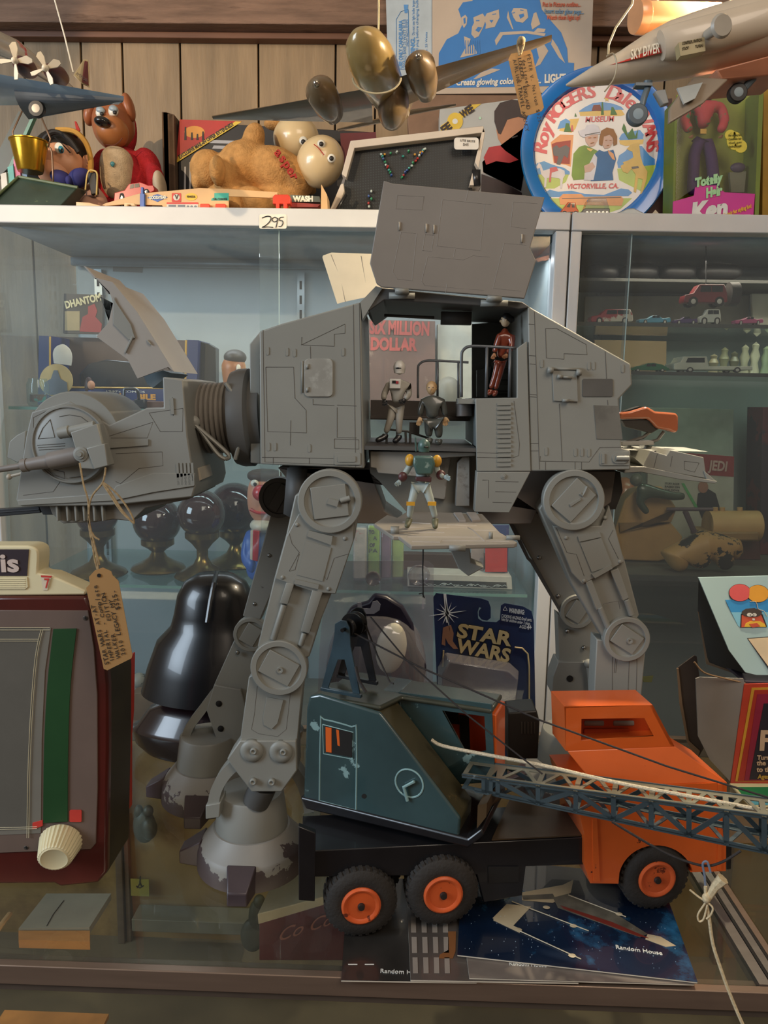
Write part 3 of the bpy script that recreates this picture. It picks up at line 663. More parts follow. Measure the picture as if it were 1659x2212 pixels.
# canopy lid standing open
cn = MB().ppx([(206, 600), (243, 609), (295, 672), (318, 708), (376, 803), (363, 793), (297, 818), (276, 777), (208, 727), (234, 697), (244, 655), (236, 630)], YHN + 0.012, 0.003)
cn.ppx([(206, 600), (243, 609), (295, 672), (376, 803), (366, 800), (290, 680), (238, 616)], YHN + 0.0151, 0.10).ppx([(206, 600), (210, 604), (236, 634), (232, 634)], YHN + 0.0151, 0.10)
cn.ppx([(180, 574), (186, 576), (208, 600), (204, 602)], YHN + 0.012, 0.10)
can = cn.obj('canopy', mat('canopy_grey', '98928a', 0.5, var=0.04), head, bevel=0.0008)
MB().ppx([(215, 640), (244, 655), (234, 697), (208, 727), (276, 777), (290, 725), (262, 665)], YHN + 0.112, 0.003).obj('far_canopy_wall', gp, can)
q = MB().ppx([(244, 640), (252, 655), (282, 700), (292, 730), (278, 735), (244, 700)], YHN + 0.0100, 0.0015).ppx([(268, 760), (284, 726), (288, 728), (271, 764)], YHN + 0.0095, 0.002).ppx([(316, 732), (324, 740), (326, 746), (318, 740)], YHN + 0.0095, 0.002).obj('lid_rib', gp, can, bevel=0.0005)
MB().ppx([(310, 812), (352, 800), (370, 806), (352, 820), (330, 838), (318, 830)], YHN + 0.03, 0.07).obj('lid_hinge', mat('lid_hinge_blue', '5f6b70', 0.4), head)
# ---- legs
def disc(par, cx, cy, rpx, Y, th, name, bar=0.55, ang=20, m=gp):
    s_ = S(Y, cy); r = rpx * s_; c = P(cx, cy, Y)
    d_ = MB().lathe([(r, -th), (r, -0.001), (r * 0.97, 0.0), (r * 0.80, 0.0), (r * 0.78, -0.0025), (r * 0.74, -0.003), (0, -0.003)], c, (0, -1, 0), 48).obj(name, m, par)
    # the broad bar across the recess
    a = R(ang); ux = Vector((math.cos(a), 0, math.sin(a))); uz = Vector((-math.sin(a), 0, math.cos(a)))
    w_ = r * bar * 0.5; h_ = math.sqrt((r * 0.74) ** 2 - w_ ** 2); c2_ = c + Vector((0, 0.0005, 0))
    MB().prism([c2_ + ux * h_ + uz * w_, c2_ - ux * h_ + uz * w_, c2_ - ux * h_ - uz * w_, c2_ + ux * h_ - uz * w_], (0, 0.0024, 0)).obj('disc_bar', m, d_, bevel=0.0005)
    return d_, c, ux, uz
def foot(par, c, r=0.066, toes=(180, 270, 0, 90), h=0.050):
    """c = centre on the ground"""
    c = Vector(c); m1 = mat('foot_worn_paint', '85827c', 0.5, c2='463a3b', c2t=0.50, c2w=0.006, c2s=28, var=0.06, zlow=(0.024, 9.0))
    ft = MB().lathe([(0, 0.002), (r, 0.002), (r * 1.0, 0.010), (r * 0.985, 0.022), (r * 0.95, 0.030), (r * 0.93, 0.031), (r * 0.70, h), (r * 0.68, h)], c, (0, 0, 1), 64, xdir=(1, 0, 0)).obj('foot', m1, par)
    MB().lathe([(r * 0.66, h - 0.001), (r * 0.665, h + 0.002), (r * 0.585, h + 0.042), (r * 0.56, h + 0.044), (0, h + 0.044)], c, (0, 0, 1), 56).obj('foot_drum', gp2, ft)
    for a in toes:
        a = R(a); d = Vector((math.cos(a), math.sin(a), 0)); n = Vector((-d.y, d.x, 0)); w0, w1 = r * 0.26, r * 0.17
        o_ = c + d * r * 0.90; p_ = c + d * r * 1.32
        vs_ = [o_ + n * w0, o_ - n * w0, p_ - n * w1, p_ + n * w1]
        tb = MB(); lo = [v + Vector((0, 0, 0.001)) for v in vs_]; hi = [vs_[0] + Vector((0, 0, 0.034)), vs_[1] + Vector((0, 0, 0.034)), vs_[2] + Vector((0, 0, 0.017)), vs_[3] + Vector((0, 0, 0.017))]
        tb.add(lo + hi, [[0, 1, 2, 3], [4, 5, 6, 7], [0, 1, 5, 4], [1, 2, 6, 5], [2, 3, 7, 6], [3, 0, 4, 7]]).obj('toe', mat('toe_maroon', '41363a', 0.4, var=0.1), ft, bevel=0.0015)
    return ft
YL = 0.808; LT = 0.034           # near legs: face depth and thickness
# near front leg
lg = MB().ppx([(637, 1070), (618, 1155), (593, 1246), (556, 1397), (600, 1440), (668, 1419), (693, 1340), (716, 1282), (764, 1168), (780, 1074), (712, 1030)], YL + 0.008, LT - 0.010)
leg1 = lg.obj('leg', gp, wk, bevel=0.0015)
MB().ppx([(645, 1110), (764, 1120), (764, 1168), (725, 1283), (680, 1280), (594, 1250), (596, 1240), (618, 1160)], YL + 0.002, 0.008).obj('thigh_armour', gp, leg1, bevel=0.001)
disc(leg1, 712, 1084, 70, YL - 0.003, 0.012, 'hip_disc', 1.0, 8)
q = MB().ppx([(710, 1076), (732, 1082), (728, 1095), (706, 1088)], YL - 0.005, 0.003).cyl(P(736, 1082, YL - 0.0035), P(756, 1076, YL - 0.0035), 0.003, seg=12).obj('hip_lug', gp, leg1)
def cr(x, y): return (380 + x * 0.3134, 980 + y * 0.3134)
q = MB().mat(seam); lines(q, [[cr(*c) for c in s_] for s_ in ([(780, 550), (800, 620), (850, 680), (780, 810), (820, 800), (850, 690)], [(1190, 690), (1090, 720), (1040, 870), (1010, 830)], [(900, 640), (870, 830), (990, 860), (1020, 690), (900, 640)])], YL + 0.002, 1.3)
q.mat(gp)
for x, y in ((835, 490), (1165, 585), (735, 853), (1052, 932)):
    q.lathe([(0, 0.0015), (0.0015, 0.0012), (0.0022, 0.0005), (0.0024, -0.001)], P(*cr(x, y), YL + 0.002), (0, -1, 0), 14)
q.ppx([cr(*c) for c in ((915, 530), (1080, 570), (1070, 630), (905, 570))], YL - 0.001, 0.004)
q.ppx([cr(*c) for c in ((820, 865), (985, 905), (980, 935), (815, 895))], YL - 0.001, 0.004)
q.ppx([cr(*c) for c in ((895, 600), (1070, 650), (1010, 880), (835, 835))], YL + 0.001, 0.002)
q.obj('panel_seams', None, leg1)
q = MB()
q.ppx([cr(*c) for c in ((760, 890), (815, 900), (770, 1040), (715, 1030))], YL + 0.001, 0.008); q.cyl(P(*cr(745, 1040), YL + 0.005), P(*cr(670, 1280), YL + 0.005), 0.0035, seg=12)
q.ppx([cr(*c) for c in ((940, 940), (1010, 960), (920, 1240), (860, 1225))], YL + 0.001, 0.008); q.cyl(P(*cr(885, 1235), YL + 0.005), P(*cr(860, 1320), YL + 0.005), 0.003, seg=12)
q.obj('piston', gp, leg1, bevel=0.0006)
disc(leg1, 602, 1444, 62, YL + 0.0005, 0.014, 'knee_disc', 0.9, -28)
MB().lathe([(0, -0.0005), (0.0016, 0.002), (0.0035, 0.0022), (0.004, -0.001)], P(605, 1447, YL + 0.001), (0, -1, 0), 16).obj('knee_bolt', gp, leg1)
sh = MB().ppx([(537, 1463), (518, 1600), (643, 1600), (654, 1480), (600, 1420)], YL + 0.010, LT - 0.012)
sh.obj('shin', gp, leg1, bevel=0.0012)
q = MB().mat(seam); lines(q, [[cr(*c) for c in s_] for s_ in ([(560, 1600), (540, 1800), (520, 1900), (570, 1930), (700, 1950), (760, 1900), (790, 1640)],)], YL + 0.010, 1.3)
q.mat(gp).ppx([cr(*c) for c in ((625, 1680), (740, 1700), (700, 1860), (660, 1900), (605, 1870), (600, 1820))], YL + 0.008, 0.003).obj('shin_plate', None, leg1, bevel=0.0004)
an = MB().ppx([(518, 1600), (640, 1600), (642, 1665), (609, 1711), (543, 1711), (500, 1655), (490, 1640)], YL + 0.004, LT)
ank = an.obj('ankle', gp, leg1, bevel=0.0015)
q = MB()
for x, y, r in ((544, 1622, 25), (607, 1624, 25)):
    q.lathe([(0, 0.002), (0.0035, 0.002), (0.004, 0.0025), (r * 0.5e-3, 0.0025), (r * 0.55e-3, -0.002)], P(x, y, YL + 0.004), (0, -1, 0), 28)
for x, y in ((549, 1620), (613, 1622), (548, 1686), (588, 1687)):
    q.lathe([(0.0018, 0.0035), (0.0018, 0.005), (0.0035, 0.005), (0.004, 0.003), (0.004, -0.001)], P(x, y, YL + 0.004), (0, -1, 0), 18)
q.obj('ankle_boss', gp, ank)
def strap(par, pts, Y, w, d_, name='ankle_arm'):
    pts = spl(pts, 5); lf, rt = [], []
    for i, p in enumerate(pts):
        a = pts[max(i - 1, 0)]; c = pts[min(i + 1, len(pts) - 1)]; tx, ty = c[0] - a[0], c[1] - a[1]; l_ = math.hypot(tx, ty)
        lf.append((p[0] - ty / l_ * w / 2, p[1] + tx / l_ * w / 2)); rt.append((p[0] + ty / l_ * w / 2, p[1] - tx / l_ * w / 2))
    m_ = MB()
    for i in range(len(pts) - 1): m_.ppx([lf[i], rt[i], rt[i + 1], lf[i + 1]], Y, d_)
    return m_.obj(name, gp, par)
strap(leg1, [(518, 1645), (488, 1672), (466, 1710), (458, 1756)], YL + 0.010, 24, 0.022)
strap(leg1, [(630, 1660), (650, 1690), (662, 1725), (668, 1756)], YL + 0.036, 22, 0.02)
MB().ppx([(444, 1740), (476, 1735), (474, 1766), (444, 1770)], YL + 0.007, 0.03).obj('arm_foot', gp, leg1, bevel=0.001)
foot(leg1, (P(545, 1895, 0.86).x, 0.86, 0))
MB().cyl((P(552, 1700, 0.83).x, 0.835, 0.094), (P(570, 1700, 0.83).x, 0.83, 0.118), 0.016, seg=20).obj('ankle_ball', gd, leg1)
YR = 0.846
# near rear leg
def c2(x, y): return (1100 + x * 0.337, 840 + y * 0.337)
lg = MB().ppx([(1174, 1083), (1164, 1100), (1200, 1180), (1235, 1262), (1303, 1378), (1340, 1400), (1381, 1329), (1349, 1208), (1303, 1091), (1240, 1030)], YR + 0.012, LT - 0.004)
leg2 = lg.obj('leg', gp, wk, bevel=0.0015)
MB().ppx([c2(*c) for c in ((280, 880), (590, 880), (640, 745), (740, 1110), (470, 1255), (400, 1180))], YR + 0.006, 0.008).obj('thigh_armour', gp, leg2, bevel=0.001)
disc(leg2, 1240, 1081, 66, YR + 0.000, 0.014, 'hip_disc', 0.85, 50)
MB().ppx([c2(*c) for c in ((385, 740), (455, 700), (460, 712), (395, 755))], YR - 0.001, 0.003).tube([P(*c2(*c), YR) for c in ((455, 670), (470, 685), (485, 660), (500, 625))], 0.0016, 7).obj('hip_lug', gp, leg2)
q = MB().mat(seam); lines(q, [[c2(*c) for c in s_] for s_ in ([(480, 1010), (590, 970), (640, 1110), (620, 1140), (540, 1165), (480, 1010)], [(300, 890), (370, 1050), (430, 1060), (480, 1200)], [(665, 905), (635, 960), (700, 1090)], [(600, 1380), (640, 1370), (700, 1360), (710, 1410)])], YR + 0.006, 1.3)
q.mat(gp)
for x, y in ((365, 955), (615, 827), (710, 1108), (480, 1230)):
    q.lathe([(0, 0.0015), (0.0015, 0.0012), (0.0022, 0.0005), (0.0024, -0.001)], P(*c2(x, y), YR + 0.006), (0, -1, 0), 14)
q.ppx([c2(*c) for c in ((530, 1190), (650, 1130), (665, 1150), (550, 1215))], YR + 0.003, 0.004)
q.ppx([c2(*c) for c in ((440, 945), (580, 920), (590, 950), (450, 980))], YR + 0.004, 0.003)
q.ppx([c2(*c) for c in ((455, 990), (590, 955), (660, 1130), (530, 1175))], YR + 0.0045, 0.003)
q.obj('panel_seams', None, leg2)
q = MB()
q.ppx([c2(*c) for c in ((490, 1240), (530, 1225), (600, 1400), (560, 1420))], YR + 0.006, 0.008); q.cyl(P(*c2(580, 1400), YR + 0.008), P(*c2(635, 1530), YR + 0.008), 0.0034, seg=12)
q.ppx([c2(*c) for c in ((650, 1170), (700, 1150), (770, 1340), (730, 1360))], YR + 0.006, 0.008); q.cyl(P(*c2(750, 1350), YR + 0.008), P(*c2(785, 1450), YR + 0.008), 0.0034, seg=12)
q.obj('piston', gp, leg2, bevel=0.0006)
disc(leg2, 1355, 1382, 49, YR + 0.004, 0.014, 'knee_disc', 0.9, -32)
MB().lathe([(0, -0.0005), (0.0014, 0.002), (0.0032, 0.0022), (0.0035, -0.001)], P(1360, 1384, YR + 0.0045), (0, -1, 0), 16).obj('knee_bolt', gp, leg2)
MB().ppx([(1289, 1381), (1283, 1500), (1290, 1640), (1380, 1640), (1386, 1500), (1395, 1400)], YR + 0.012, LT - 0.004).obj('shin', gp, leg2, bevel=0.0012)
q = MB().mat(seam); lines(q, [[c2(*c) for c in s_] for s_ in ([(660, 1700), (660, 1960)], [(770, 1710), (760, 1960)], [(820, 1700), (812, 1960)], [(680, 1720), (672, 1820)], [(690, 1720), (682, 1820)])], YR + 0.012, 1.3); q.obj('seam', None, leg2)
foot(leg2, (P(1340, 1800, 0.935).x, 0.935, 0), toes=(90,))
MB().ppx([(1290, 1640), (1380, 1640), (1385, 1690), (1350, 1715), (1310, 1715), (1285, 1690)], YR + 0.012, LT).obj('ankle', gp, leg2)
# far legs
YLF = 1.0
lg = MB().ppx([(600, 1040), (625, 1040), (640, 1100), (600, 1250), (560, 1345), (524, 1331), (587, 1105)], YLF, 0.03)
leg3 = lg.obj('leg', gp2, wk, bevel=0.0015)
disc(leg3, 602, 1076, 44, YLF - 0.02, 0.02, 'hip_disc', 0.5, 60, gd)
disc(leg3, 541, 1372, 38, YLF - 0.006, 0.014, 'knee_disc', 0.9, 60)
MB().ppx([(508, 1378), (575, 1378), (560, 1440), (520, 1560), (480, 1560), (462, 1480)], YLF + 0.004, 0.024).obj('shin', gp, leg3, bevel=0.001)
MB().ppx([(462, 1480), (520, 1490), (540, 1560), (520, 1620), (470, 1605), (446, 1535)], YLF - 0.002, 0.036).obj('ankle', gp2, leg3, bevel=0.001)
strap(leg3, [(462, 1500), (432, 1540), (405, 1580), (394, 1640)], YLF, 18, 0.02)
q = MB().mat(gp)
for x, y in ((582, 1200), (550, 1305), (513, 1410)): q.mat(mat('screw_steel', '8d8d8a', 0.3, 0.9)).lathe([(0, 0.0015), (0.002, 0.0012), (0.003, 0), (0.003, -0.001)], P(x, y, YLF), (0, -1, 0), 12)
q.mat(dark)
for x, y in ((473, 1520), (477, 1574)): q.lathe([(0, 0.0006), (0.0045, 0.0006), (0.0045, -0.001)], P(x, y, YLF - 0.002), (0, -1, 0), 14)
q.obj('screw', None, leg3)
foot(leg3, (P(452, 1742, 1.01).x, 1.01, 0), toes=(180, 270, 0))
lg = MB().ppx([(1100, 1120), (1211, 1320), (1250, 1340), (1280, 1290), (1240, 1180), (1200, 1100), (1150, 1060)], YLF, 0.03)
leg4 = lg.obj('leg', gp2, wk, bevel=0.0015)
MB().ppx([(1098, 1128), (1106, 1126), (1144, 1205), (1152, 1212), (1212, 1318), (1208, 1322), (1146, 1216), (1138, 1208)], YLF - 0.004, 0.004).obj('thigh_edge', gd, leg4)
disc(leg4, 1248, 1322, 37, YLF - 0.006, 0.014, 'knee_disc', 0.9, 60)
MB().ppx([(1204, 1326), (1240, 1350), (1300, 1330), (1300, 1440), (1208, 1440)], YLF + 0.004, 0.024).obj('shin', gp, leg4, bevel=0.001)
MB().ppx([(1206, 1430), (1290, 1430), (1290, 1540), (1225, 1540), (1192, 1500), (1194, 1462)], YLF - 0.004, 0.036).obj('ankle', gp2, leg4, bevel=0.001)
MB().ell(P(1271, 1428 + 5, YLF - 0.012), (0.006,) * 3).cyl(P(1272, 1440, YLF - 0.012), P(1278, 1500, YLF - 0.012), 0.0035, seg=12).obj('ankle_arm', gp, leg4)
q = MB()
for x, y in ((1165, 1205), (1206, 1288), (1262, 1335), (1226, 1364), (1262, 1400)): q.lathe([(0, 0.0015), (0.002, 0.0012), (0.003, 0), (0.003, -0.003)], P(x, y, YLF - 0.001), (0, -1, 0), 12)
q.obj('screw', mat('screw_steel', '8d8d8a'), leg4)
MB().lathe([(0, 0.0006), (0.0045, 0.0006), (0.0045, -0.001)], P(1231, 1486 - 20, YLF - 0.0045), (0, -1, 0), 14).obj('screw_hole', dark, leg4)
foot(leg4, (P(1225, 1640, 1.06).x, 1.06, 0))
MB().cyl(P(1240, 1085, YR + 0.03), P(1215, 1085, YLF), 0.02, seg=24).cyl(P(700, 1085, YL + 0.03), P(660, 1085, YLF), 0.02, seg=24).obj('hip_axle', gd, wk)
MB().ppx([(1160, 1020), (1340, 1020), (1345, 1060), (1330, 1100), (1160, 1110)], YN + 0.06, 0.06).ppx([(620, 1012), (660, 1012), (650, 1130), (612, 1110)], YN + 0.03, 0.1).obj('hip_block', gd, wk)
# ================================================================== PRESSED STEEL CRANE TRUCK
tr = thing('toy_crane_truck', 'old pressed steel crane truck with orange cab, blue-green crane house and lattice boom', 'toy')
org = mat('orange_enamel', 'd45f24', 0.32, var=0.08, vs=18, c2='4a2114', c2t=0.70, c2w=0.015, c2s=45, coat=0.3)
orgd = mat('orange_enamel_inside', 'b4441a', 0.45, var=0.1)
teal = mat('teal_enamel_worn', '2f4547', 0.26, var=0.3, vs=9, c2='7f9c9c', c2t=0.62, c2w=0.02, c2s=22, coat=0.5, spec=0.8)
olive = mat('olive_worn_enamel', '494431', 0.34, var=0.3, vs=12, c2='7d6a45', c2t=0.64, c2w=0.05, c2s=20, coat=0.3)
blk = mat('black_enamel', '17171a', 0.33, var=0.2, coat=0.3)
deckm = mat('bare_worn_deck', '5b4c3b', 0.38, 0.5, var=0.35, vs=14)
rub = mat('tyre_rubber', '2b2724', 0.75, var=0.2, vs=40, bump=0.3, bs=300)
YA = R(8.0); tu = Vector((math.cos(YA), math.sin(YA), 0)); tn = Vector((math.sin(YA), -math.cos(YA), 0))
tp0 = Vector((0.063, 0.7402, 0))
def tk(px, py, off=0.0): return PP(px, py, tp0 - tn * off, tn)
def tprism(mb, pts, off, dep, **k): return mb.prism([tk(x, y, off) for x, y in pts], -tn * dep, **k)
# chassis
def onz(px, off, z):                # the point of the side plane seen at column px and standing z high
    lo, hi = 1500.0, 2100.0
    for _ in range(40):
        m_ = (lo + hi) / 2
        if tk(px, m_, off).z > z: lo = m_
        else: hi = m_
    return (px, lo)
ZD = tk(1200, 1812, 0.010).z
c = MB(); tprism(c, [onz(655, .01, ZD), onz(1262, .01, ZD), (1264, 1868), (1136, 1872), (1128, 1935), (1045, 1950), (1030, 1890), (655, 1895)], 0.010, 0.068)
ch = c.obj('chassis', blk, tr, bevel=0.001)
MB().prism([tk(645, 1785, 0.004), tk(682, 1800, 0.004), tk(680, 1948, 0.004), tk(645, 1945, 0.004)], -tn * 0.008).obj('rear_bracket', blk, tr, bevel=0.001)
MB().prism([G(1062, 1816, ZD + 0.001), G(1262, 1806, ZD + 0.001), G(1240, 1757, ZD + 0.001), G(1100, 1730, ZD + 0.001)], (0, 0, 0.0015)).obj('deck_plate', deckm, tr)
tprism(MB(), [(1055, 1873), (1120, 1873), (1120, 1905), (1055, 1908)], 0.0085, 0.001).obj('tank_recess', dark, tr)
# wheels
def wheel(cx, cy, rpx, off, th=0.026, ext=True):
    c = tk(cx, cy, off); r = (tk(cx + rpx, cy, off) - c).length; ax = tn
    w_ = MB().lathe([(r * 0.60, 0.001), (r * 0.64, 0.0015), (r * 0.86, 0.0), (r * 0.97, -0.003), (r, -0.008), (r, -th + 0.006), (r * 0.95, -th), (r * 0.5, -th)], c, ax, 48, xdir=tu)
    for k in range(32):
        a = 2 * math.pi * k / 32; d = tu * math.cos(a) + Vector((0, 0, 1)) * math.sin(a); s_ = tu * -math.sin(a) + Vector((0, 0, 1)) * math.cos(a)
        p = c + d * r * 0.985; M = Matrix((d, s_, ax)).transposed()
        for z0, z1, sk in ((-0.001, -th * 0.46, 1), (-th * 0.54, -th + 0.001, -1)):
            q = [p + ax * z0 - d * 0.006 - s_ * 0.0019, p + ax * z0 - d * 0.006 + s_ * 0.0019, p + ax * (z0 - 0.003) + d * 0.0016 + s_ * 0.0019, p + ax * z1 + d * 0.0016 + s_ * (0.0019 + 0.001 * sk), p + ax * z1 + d * 0.0016 - s_ * (0.0019 - 0.001 * sk), p + ax * (z0 - 0.003) + d * 0.0016 - s_ * 0.0019]
            b0 = len(w_.v); w_.add([q[0], q[1], q[2], q[5]], [[0, 1, 2, 3]], False); w_.add([q[5], q[2], q[3], q[4]], [[0, 1, 2, 3]], False)
            w_.add([q[1], q[2], q[2] - d * 0.006, q[3], q[3] - d * 0.006], [[0, 1, 2], [1, 3, 4, 2]], False); w_.add([q[0], q[5], q[5] - d * 0.006, q[4], q[4] - d * 0.006], [[0, 1, 2], [1, 3, 4, 2]], False)
    W = w_.obj('wheel', rub, tr)
    MB().lathe([(0, 0.0022), (r * 0.40, 0.0018), (r * 0.46, 0.0036), (r * 0.50, 0.0038), (r * 0.55, 0.0024), (r * 0.56, -0.002)], c, ax, 40).obj('hub', mat('hub_orange', 'cf5a2a', 0.4, c2='6e2c18', c2t=0.62, c2w=0.03, c2s=60), W)
    MB().lathe([(0, 0.0055), (r * 0.09, 0.0050), (r * 0.11, 0.001), (r * 0.11, -0.004)], c, ax, 14).obj('axle_end', mat('axle_dark', '3a3330', 0.5, 0.5), W)
    return r
for a in ((780, 1955, 77, 0.0), (957, 1931, 76, 0.0), (1418, 1898, 71, 0.004)):
    r_ = wheel(*a); c = tk(a[0], a[1], a[3])
    wheel(*onz(a[0] + 14, 0.052, c.z), a[2] * 0.93, 0.052)
    MB().cyl(c - tn * 0.012, c - tn * 0.078, 0.004, seg=12).obj('axle', blk, tr)
# orange cab: lower body
pts = [(1238, 1704), (1570, 1690), (1568, 1882), (1492, 1884)] + [(1418 + 82 * math.cos(R(a)), 1902 - 76 * math.sin(R(a))) for a in range(14, 176, 9)] + [(1336, 1909), (1275, 1908), (1262, 1868), (1262, 1800)]
c = MB(); tprism(c, pts, 0.004, 0.078); cb = c.obj('cab', org, tr, bevel=0.0015)
q = MB()
for x0, x1 in ((1280, 1290),): tprism(q, [(x0, 1770), (x1, 1770), (x1 + 6, 1905), (x0 + 2, 1905)], 0.0025, 0.002)
tprism(q, [(1552, 1694), (1560, 1694), (1558, 1880), (1551, 1880)], 0.0025, 0.002); q.obj('seam', org, cb)
tprism(MB(), [(1568, 1822), (1582, 1824), (1580, 1878), (1568, 1880)], 0.012, 0.06).obj('bumper', blk, tr, bevel=0.001)
# sloping bonnet between the wide body and the narrow cab
sb = 0.020; cwid = 0.043
A = [tk(*p, 0.0045) for p in ((1288, 1701), (1570, 1690))]; B_ = [tk(*p, sb) for p in ((1225, 1622), (1457, 1612))]
far = -tn * 0.078
bn = MB(); v = [A[0], A[1], B_[1], B_[0]]; v2 = [A[0] + far, A[1] + far, B_[1] - tn * cwid, B_[0] - tn * cwid]
bn.add([v[0], v[1], v[2], v[3], v2[2], v2[3], v2[1], v2[0]], [[0, 1, 2, 3], [3, 2, 4, 5], [5, 4, 6, 7], [1, 6, 4, 2], [0, 3, 5, 7], [0, 7, 6, 1]], False)
bn.obj('bonnet', org, tr, bevel=0.001)
# cab top with windows
def wall(mb, outer, inner, off, th):
    n = len(outer)
    for i in range(n):
        j = (i + 1) % n; tprism(mb, [outer[i], outer[j], inner[j], inner[i]], off, th)
ct_ = MB().mat(org)
wall(ct_, [(1219, 1526), (1410, 1523), (1457, 1612), (1222, 1622)], [(1256, 1553), (1392, 1551), (1412, 1590), (1255, 1600)], sb, 0.002)
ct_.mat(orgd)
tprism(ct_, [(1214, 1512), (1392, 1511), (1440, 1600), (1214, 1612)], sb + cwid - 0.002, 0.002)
ct_.mat(org)
a0, a1, a2, a3 = [tk(*p, sb) for p in ((1219, 1526), (1410, 1523), (1457, 1612), (1222, 1622))]
bk = -tn * cwid
ct_.prism([a0, a1, a1 - Vector((0, 0, 0.002)), a0 - Vector((0, 0, 0.002))], bk)
ct_.prism([a0, a0 + tu * 0.002, a3 + tu * 0.002, a3], bk)
cabt = ct_.obj('cab_top', None, tr, bevel=0.0006)
q = MB()
for x in ((1262, 1305), (1325, 1370)): tprism(q, rrect(x[0], 1557, x[1], 1568, 3, 3), sb + cwid - 0.0025, 0.0004)
q.obj('rear_window', mat('window_glow_grey', '8f8f8a', 0.6), cabt)
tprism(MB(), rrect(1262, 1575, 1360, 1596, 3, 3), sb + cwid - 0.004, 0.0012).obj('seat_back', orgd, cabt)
q = MB().prism([a1, a1 - tu * 0.004, a2 - tu * 0.004, a2], bk * 0.1).prism([a1, a1 - tu * 0.004, a2 - tu * 0.004, a2], bk * 0.1, vec0=bk * 0.9).prism([a1, a1 - tu * 0.002, (a1 * 0.85 + a2 * 0.15) - tu * 0.002, a1 * 0.85 + a2 * 0.15], bk).prism([a2 * 0.8 + a1 * 0.2, (a2 * 0.8 + a1 * 0.2) - tu * 0.002, a2 - tu * 0.002, a2], bk)
q.obj('windscreen_frame', org, cabt)
# ---- crane house, slewed towards the viewer
ZH = ZD + 0.008
pL, pR = G(660, 1742, ZH), G(1015, 1828, ZH)
hu = (pR - pL).normalized(); hn = Vector((hu.y, -hu.x, 0))
if hn.y > 0: hn = -hn
def hz(px, py, off=0.0): return PP(px, py, pL - hn * off, hn)
def hprism(mb, pts, off, dep, **k): return mb.prism([hz(x, y, off) for x, y in pts], -hn * dep, **k)
hw1 = 0.052
base = MB(); hprism(base, [(648, 1722), (1010, 1812), (1040, 1790), (1045, 1805), (1012, 1832), (660, 1748)], -0.003, 0.10); base.obj('turntable_rim', blk, tr, bevel=0.002)
h = MB(); hprism(h, [(662, 1530), (668, 1504), (690, 1500), (820, 1540), (836, 1560), (994, 1768), (991, 1812), (690, 1746), (655, 1728)], 0, 0.005)
house = h.obj('crane_house', teal, tr, bevel=0.004, seg=3)
h = MB(); hprism(h, [(662, 1532), (668, 1506), (690, 1502), (820, 1542), (836, 1562), (994, 1770), (991, 1812), (690, 1746), (655, 1728)], 0.0052, hw1 - 0.0052)
h.obj('slope_cover', olive, house, bevel=0.002)
# engraved door, window, wheel
q = MB().mat(mat('teal_edge', '8fb0b0', 0.25, 0.2))
def hl(pl, w=0.0009, off=0.0): q.tube([hz(x, y, off) for x, y in pl], w, 5)
hl(spl([(690, 1742), (693, 1562), (700, 1554), (760, 1570), (770, 1580), (769, 1754)], 3)); hl([(690, 1730), (769, 1750)]); hl([(697, 1565), (763, 1582), (763, 1640), (699, 1628), (697, 1565)], 0.0007)
cwh = hz(884, 1692); rw = (hz(914, 1700) - cwh).length
q.tube([cwh + (hu * math.cos(R(a)) + Vector((0, 0, 1)) * math.sin(R(a))) * rw for a in range(0, 360, 12)], 0.0011, 6, closed=True)
q.tube([hz(880, 1730, -0.003), hz(872, 1700, -0.004), hz(895, 1688, -0.003)], 0.0018, 6); q.obj('raised_seams', None, house)
q = MB().mat(dark); hprism(q, [(702, 1568), (760, 1582), (760, 1636), (703, 1625)], -0.0006, 0.001)
q.mat(org); hprism(q, [(703, 1570), (716, 1573), (716, 1626), (704, 1624)], -0.0009, 0.0003); hprism(q, [(726, 1576), (732, 1578), (734, 1612), (729, 1610)], -0.0009, 0.0003)
q.mat(dark); hprism(q, circ(786, 1720, 5, 10), -0.0006, 0.001); q.obj('window_opening', None, house)
# inner half with its cab and window
h = MB().mat(teal)
op = [(742, 1472), (1050, 1518), (1068, 1532), (1070, 1700), (980, 1740), (742, 1745)]
o4 = [(860, 1495), (1062, 1522), (1070, 1690), (900, 1700)]; i4 = [(958, 1536), (1046, 1548), (1050, 1622), (1010, 1632)]
for i in range(4):
    j = (i + 1) % 4; hprism(h, [o4[i], o4[j], i4[j], i4[i]], hw1 + 0.001, 0.003)
hprism(h, [(742, 1478), (862, 1497), (900, 1700), (742, 1745)], hw1 + 0.001, 0.045)
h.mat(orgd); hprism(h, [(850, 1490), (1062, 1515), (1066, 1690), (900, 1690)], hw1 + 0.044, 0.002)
h.mat(org); hprism(h, [(1052, 1540), (1072, 1545), (1072, 1690), (1054, 1690)], hw1 + 0.004, 0.042)
cabh = h.obj('crane_cab', None, tr, bevel=0.001)
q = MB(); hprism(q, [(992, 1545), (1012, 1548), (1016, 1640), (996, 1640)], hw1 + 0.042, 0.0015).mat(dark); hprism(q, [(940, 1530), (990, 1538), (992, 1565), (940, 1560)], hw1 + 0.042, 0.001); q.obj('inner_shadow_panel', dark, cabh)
rt = [(700, 1492), (832, 1538), (868, 1504), (902, 1497), (1066, 1522)]
q = MB(); z0 = hz(900, 1500, hw1).z
near_l = hz(690, 1500, 0.010); near_r = hz(822, 1540, 0.010); top_z = (near_l.z + near_r.z) / 2
def atz(p, z): return Vector((p.x, p.y, z))
